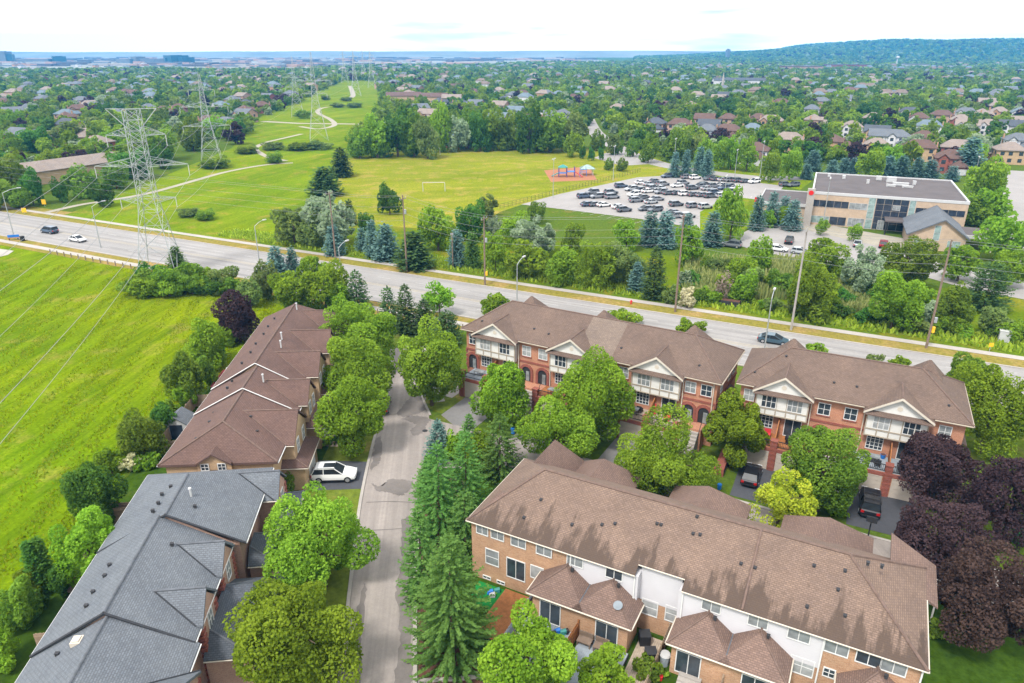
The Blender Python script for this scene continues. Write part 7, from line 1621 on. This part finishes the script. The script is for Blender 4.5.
# everything further out reads as one wooded mass
def forest(name, pts, scale_rng, nface=None):
    VV, TT, by = [], [], {}
    for (x, y, z) in pts:
        k = KN[rs.integers(len(KN))]; v = int(rs.integers(3)); by.setdefault(k, []).append((x, y, z, v))
    mats = list(by); mis = []
    for mi, k in enumerate(mats):
        for (x, y, z, v) in by[k]:
            V, t_ = farproto(k, v); a = rs.uniform(*scale_rng)*(1+max(0, y-1400)/3400); hh = a*rs.uniform(.85, 1.2) if y < 1500 else a*.75
            nq = 460 if y < 620 else (230 if y < 1000 else (110 if y < 1700 else 56))
            if nq < len(V):
                s_ = rs.choice(len(V), nq, False); V = V[s_]; t_ = t_[s_]; ctr = V.mean(1, keepdims=True); V = ctr+(V-ctr)*math.sqrt(460/nq)*.92
            an = rs.uniform(0, 6.28); c_, s2 = math.cos(an), math.sin(an); W = np.empty_like(V)
            W[:, :, 0] = (V[:, :, 0]*c_-V[:, :, 1]*s2)*a+x; W[:, :, 1] = (V[:, :, 0]*s2+V[:, :, 1]*c_)*a+y; W[:, :, 2] = (V[:, :, 2]*.95+1.0)*hh+z
            VV.append(W); TT.append(np.clip(t_+rs.normal()*.16, 0, 1)); mis.append(np.full(len(W), mi, np.int32))
    me = fast_quads(name, np.concatenate(VV), LEAF[mats[0]], np.concatenate(TT))
    for k in mats[1:]: me.materials.append(LEAF[k])
    me.polygons.foreach_set('material_index', np.concatenate(mis)); o = put(name, me); o['kind'] = 'stuff'; return o
# ------------------------------------------------------------------ escarpment on the right and low rise on the far left
def hill_h(x, y):
    """height of the wooded escarpment"""
    az = x/max(y, 1.0); t = min(max((az-.2)/.42, 0), 1); t = t*t*(3-2*t)
    crest = 34+46*t+7*math.sin(x*.0042)+6*math.sin(x*.011+1)
    f = min(max((y-2300-200*math.sin(x*.0016))/1400, 0), 1); f = f*f*(3-2*f)
    return crest*f*min(max((az-.17)/.2, 0), 1)
mb = MB(); nx, ny = 70, 26; idx = {}
for j in range(ny):
    for i in range(nx):
        y = 2100+(j/(ny-1))**1.3*3400; x = (-.02+.96*i/(nx-1))*(y); idx[(i, j)] = len(mb.v); mb.v.append((x, y, hill_h(x, y)-1.5))
for j in range(ny-1):
    for i in range(nx-1): mb.f.append((idx[(i, j)], idx[(i+1, j)], idx[(i+1, j+1)], idx[(i, j+1)])); mb.m.append(0)
M['hill'] = grassmat('wooded_hill_ground', (.03, .07, .015), (.045, .09, .02), (.06, .1, .03), .6, fine=.02)
struct('hills', mb, M['hill'])
pts = [(x, y, hill_h(x, y) if y > 2000 else 0) for (x, y) in keep[N1:]]
forest('far_trees', pts, (2.5, 4.9))
# pale plain, low sheds and roofs of the distant town
sheet('far_plain', [(-6600, 1750), (-560, 1750), (400, 2700), (400, 4700), (-6600, 4700)], .5, plain('far_plain', (.20, .20, .17), .95, .3, .004))
fb = MB()
for _ in range(420):
    y = rs.uniform(1950, 4200); x = rs.uniform(-.8, .10)*y
    if y < 1800+1100*min(max((x/y+.30)/.46, 0), 1): continue
    a_ = rs.uniform(-.6, .2); fb.obox((x, y), (math.cos(a_), math.sin(a_)), (-math.sin(a_), math.cos(a_)), rs.uniform(10, 60), rs.uniform(8, 22), 0, rs.uniform(3, 8), int(rs.integers(4)))
o = obj('distant_town', fb, [M['flat_roof'], M['concrete'], M['tower_pale'], M['brick_pink']]); o['kind'] = 'stuff'
# the far shore and its low blue rise
mb = MB(); nx = 90
for i in range(nx):
    x = -6000+12000*i/(nx-1); h = 33+4*math.sin(x*.0006+1)+1.5*math.sin(x*.0031)+1*math.sin(x*.009)
    mb.v += [(x, 4600, 0), (x, 5000, h), (x, 5450, h*.9)]
for i in range(nx-1):
    for k in range(2): b_ = i*3+k; mb.f.append((b_, b_+3, b_+4, b_+1)); mb.m.append(0)
struct('distant_hills', mb, plain('distant_land', (.17, .18, .15), .95, .25, .003))
# ------------------------------------------------------------------ air
if HAZE_DENSITY > 0:
    mb = MB(); mb.box(-6800, 6800, -500, 5700, -3, 150); mt = bpy.data.materials.new('haze'); mt.use_nodes = True; nt = mt.node_tree; nt.nodes.clear()
    pv = nt.nodes.new('ShaderNodeVolumePrincipled'); pv.inputs['Color'].default_value = (.08, .46, 1.0, 1); pv.inputs['Density'].default_value = HAZE_DENSITY; pv.inputs['Anisotropy'].default_value = 0
    ou = nt.nodes.new('ShaderNodeOutputMaterial'); nt.links.new(pv.outputs[0], ou.inputs['Volume'])
    hz = obj('haze', mb, mt); hz['kind'] = 'stuff'
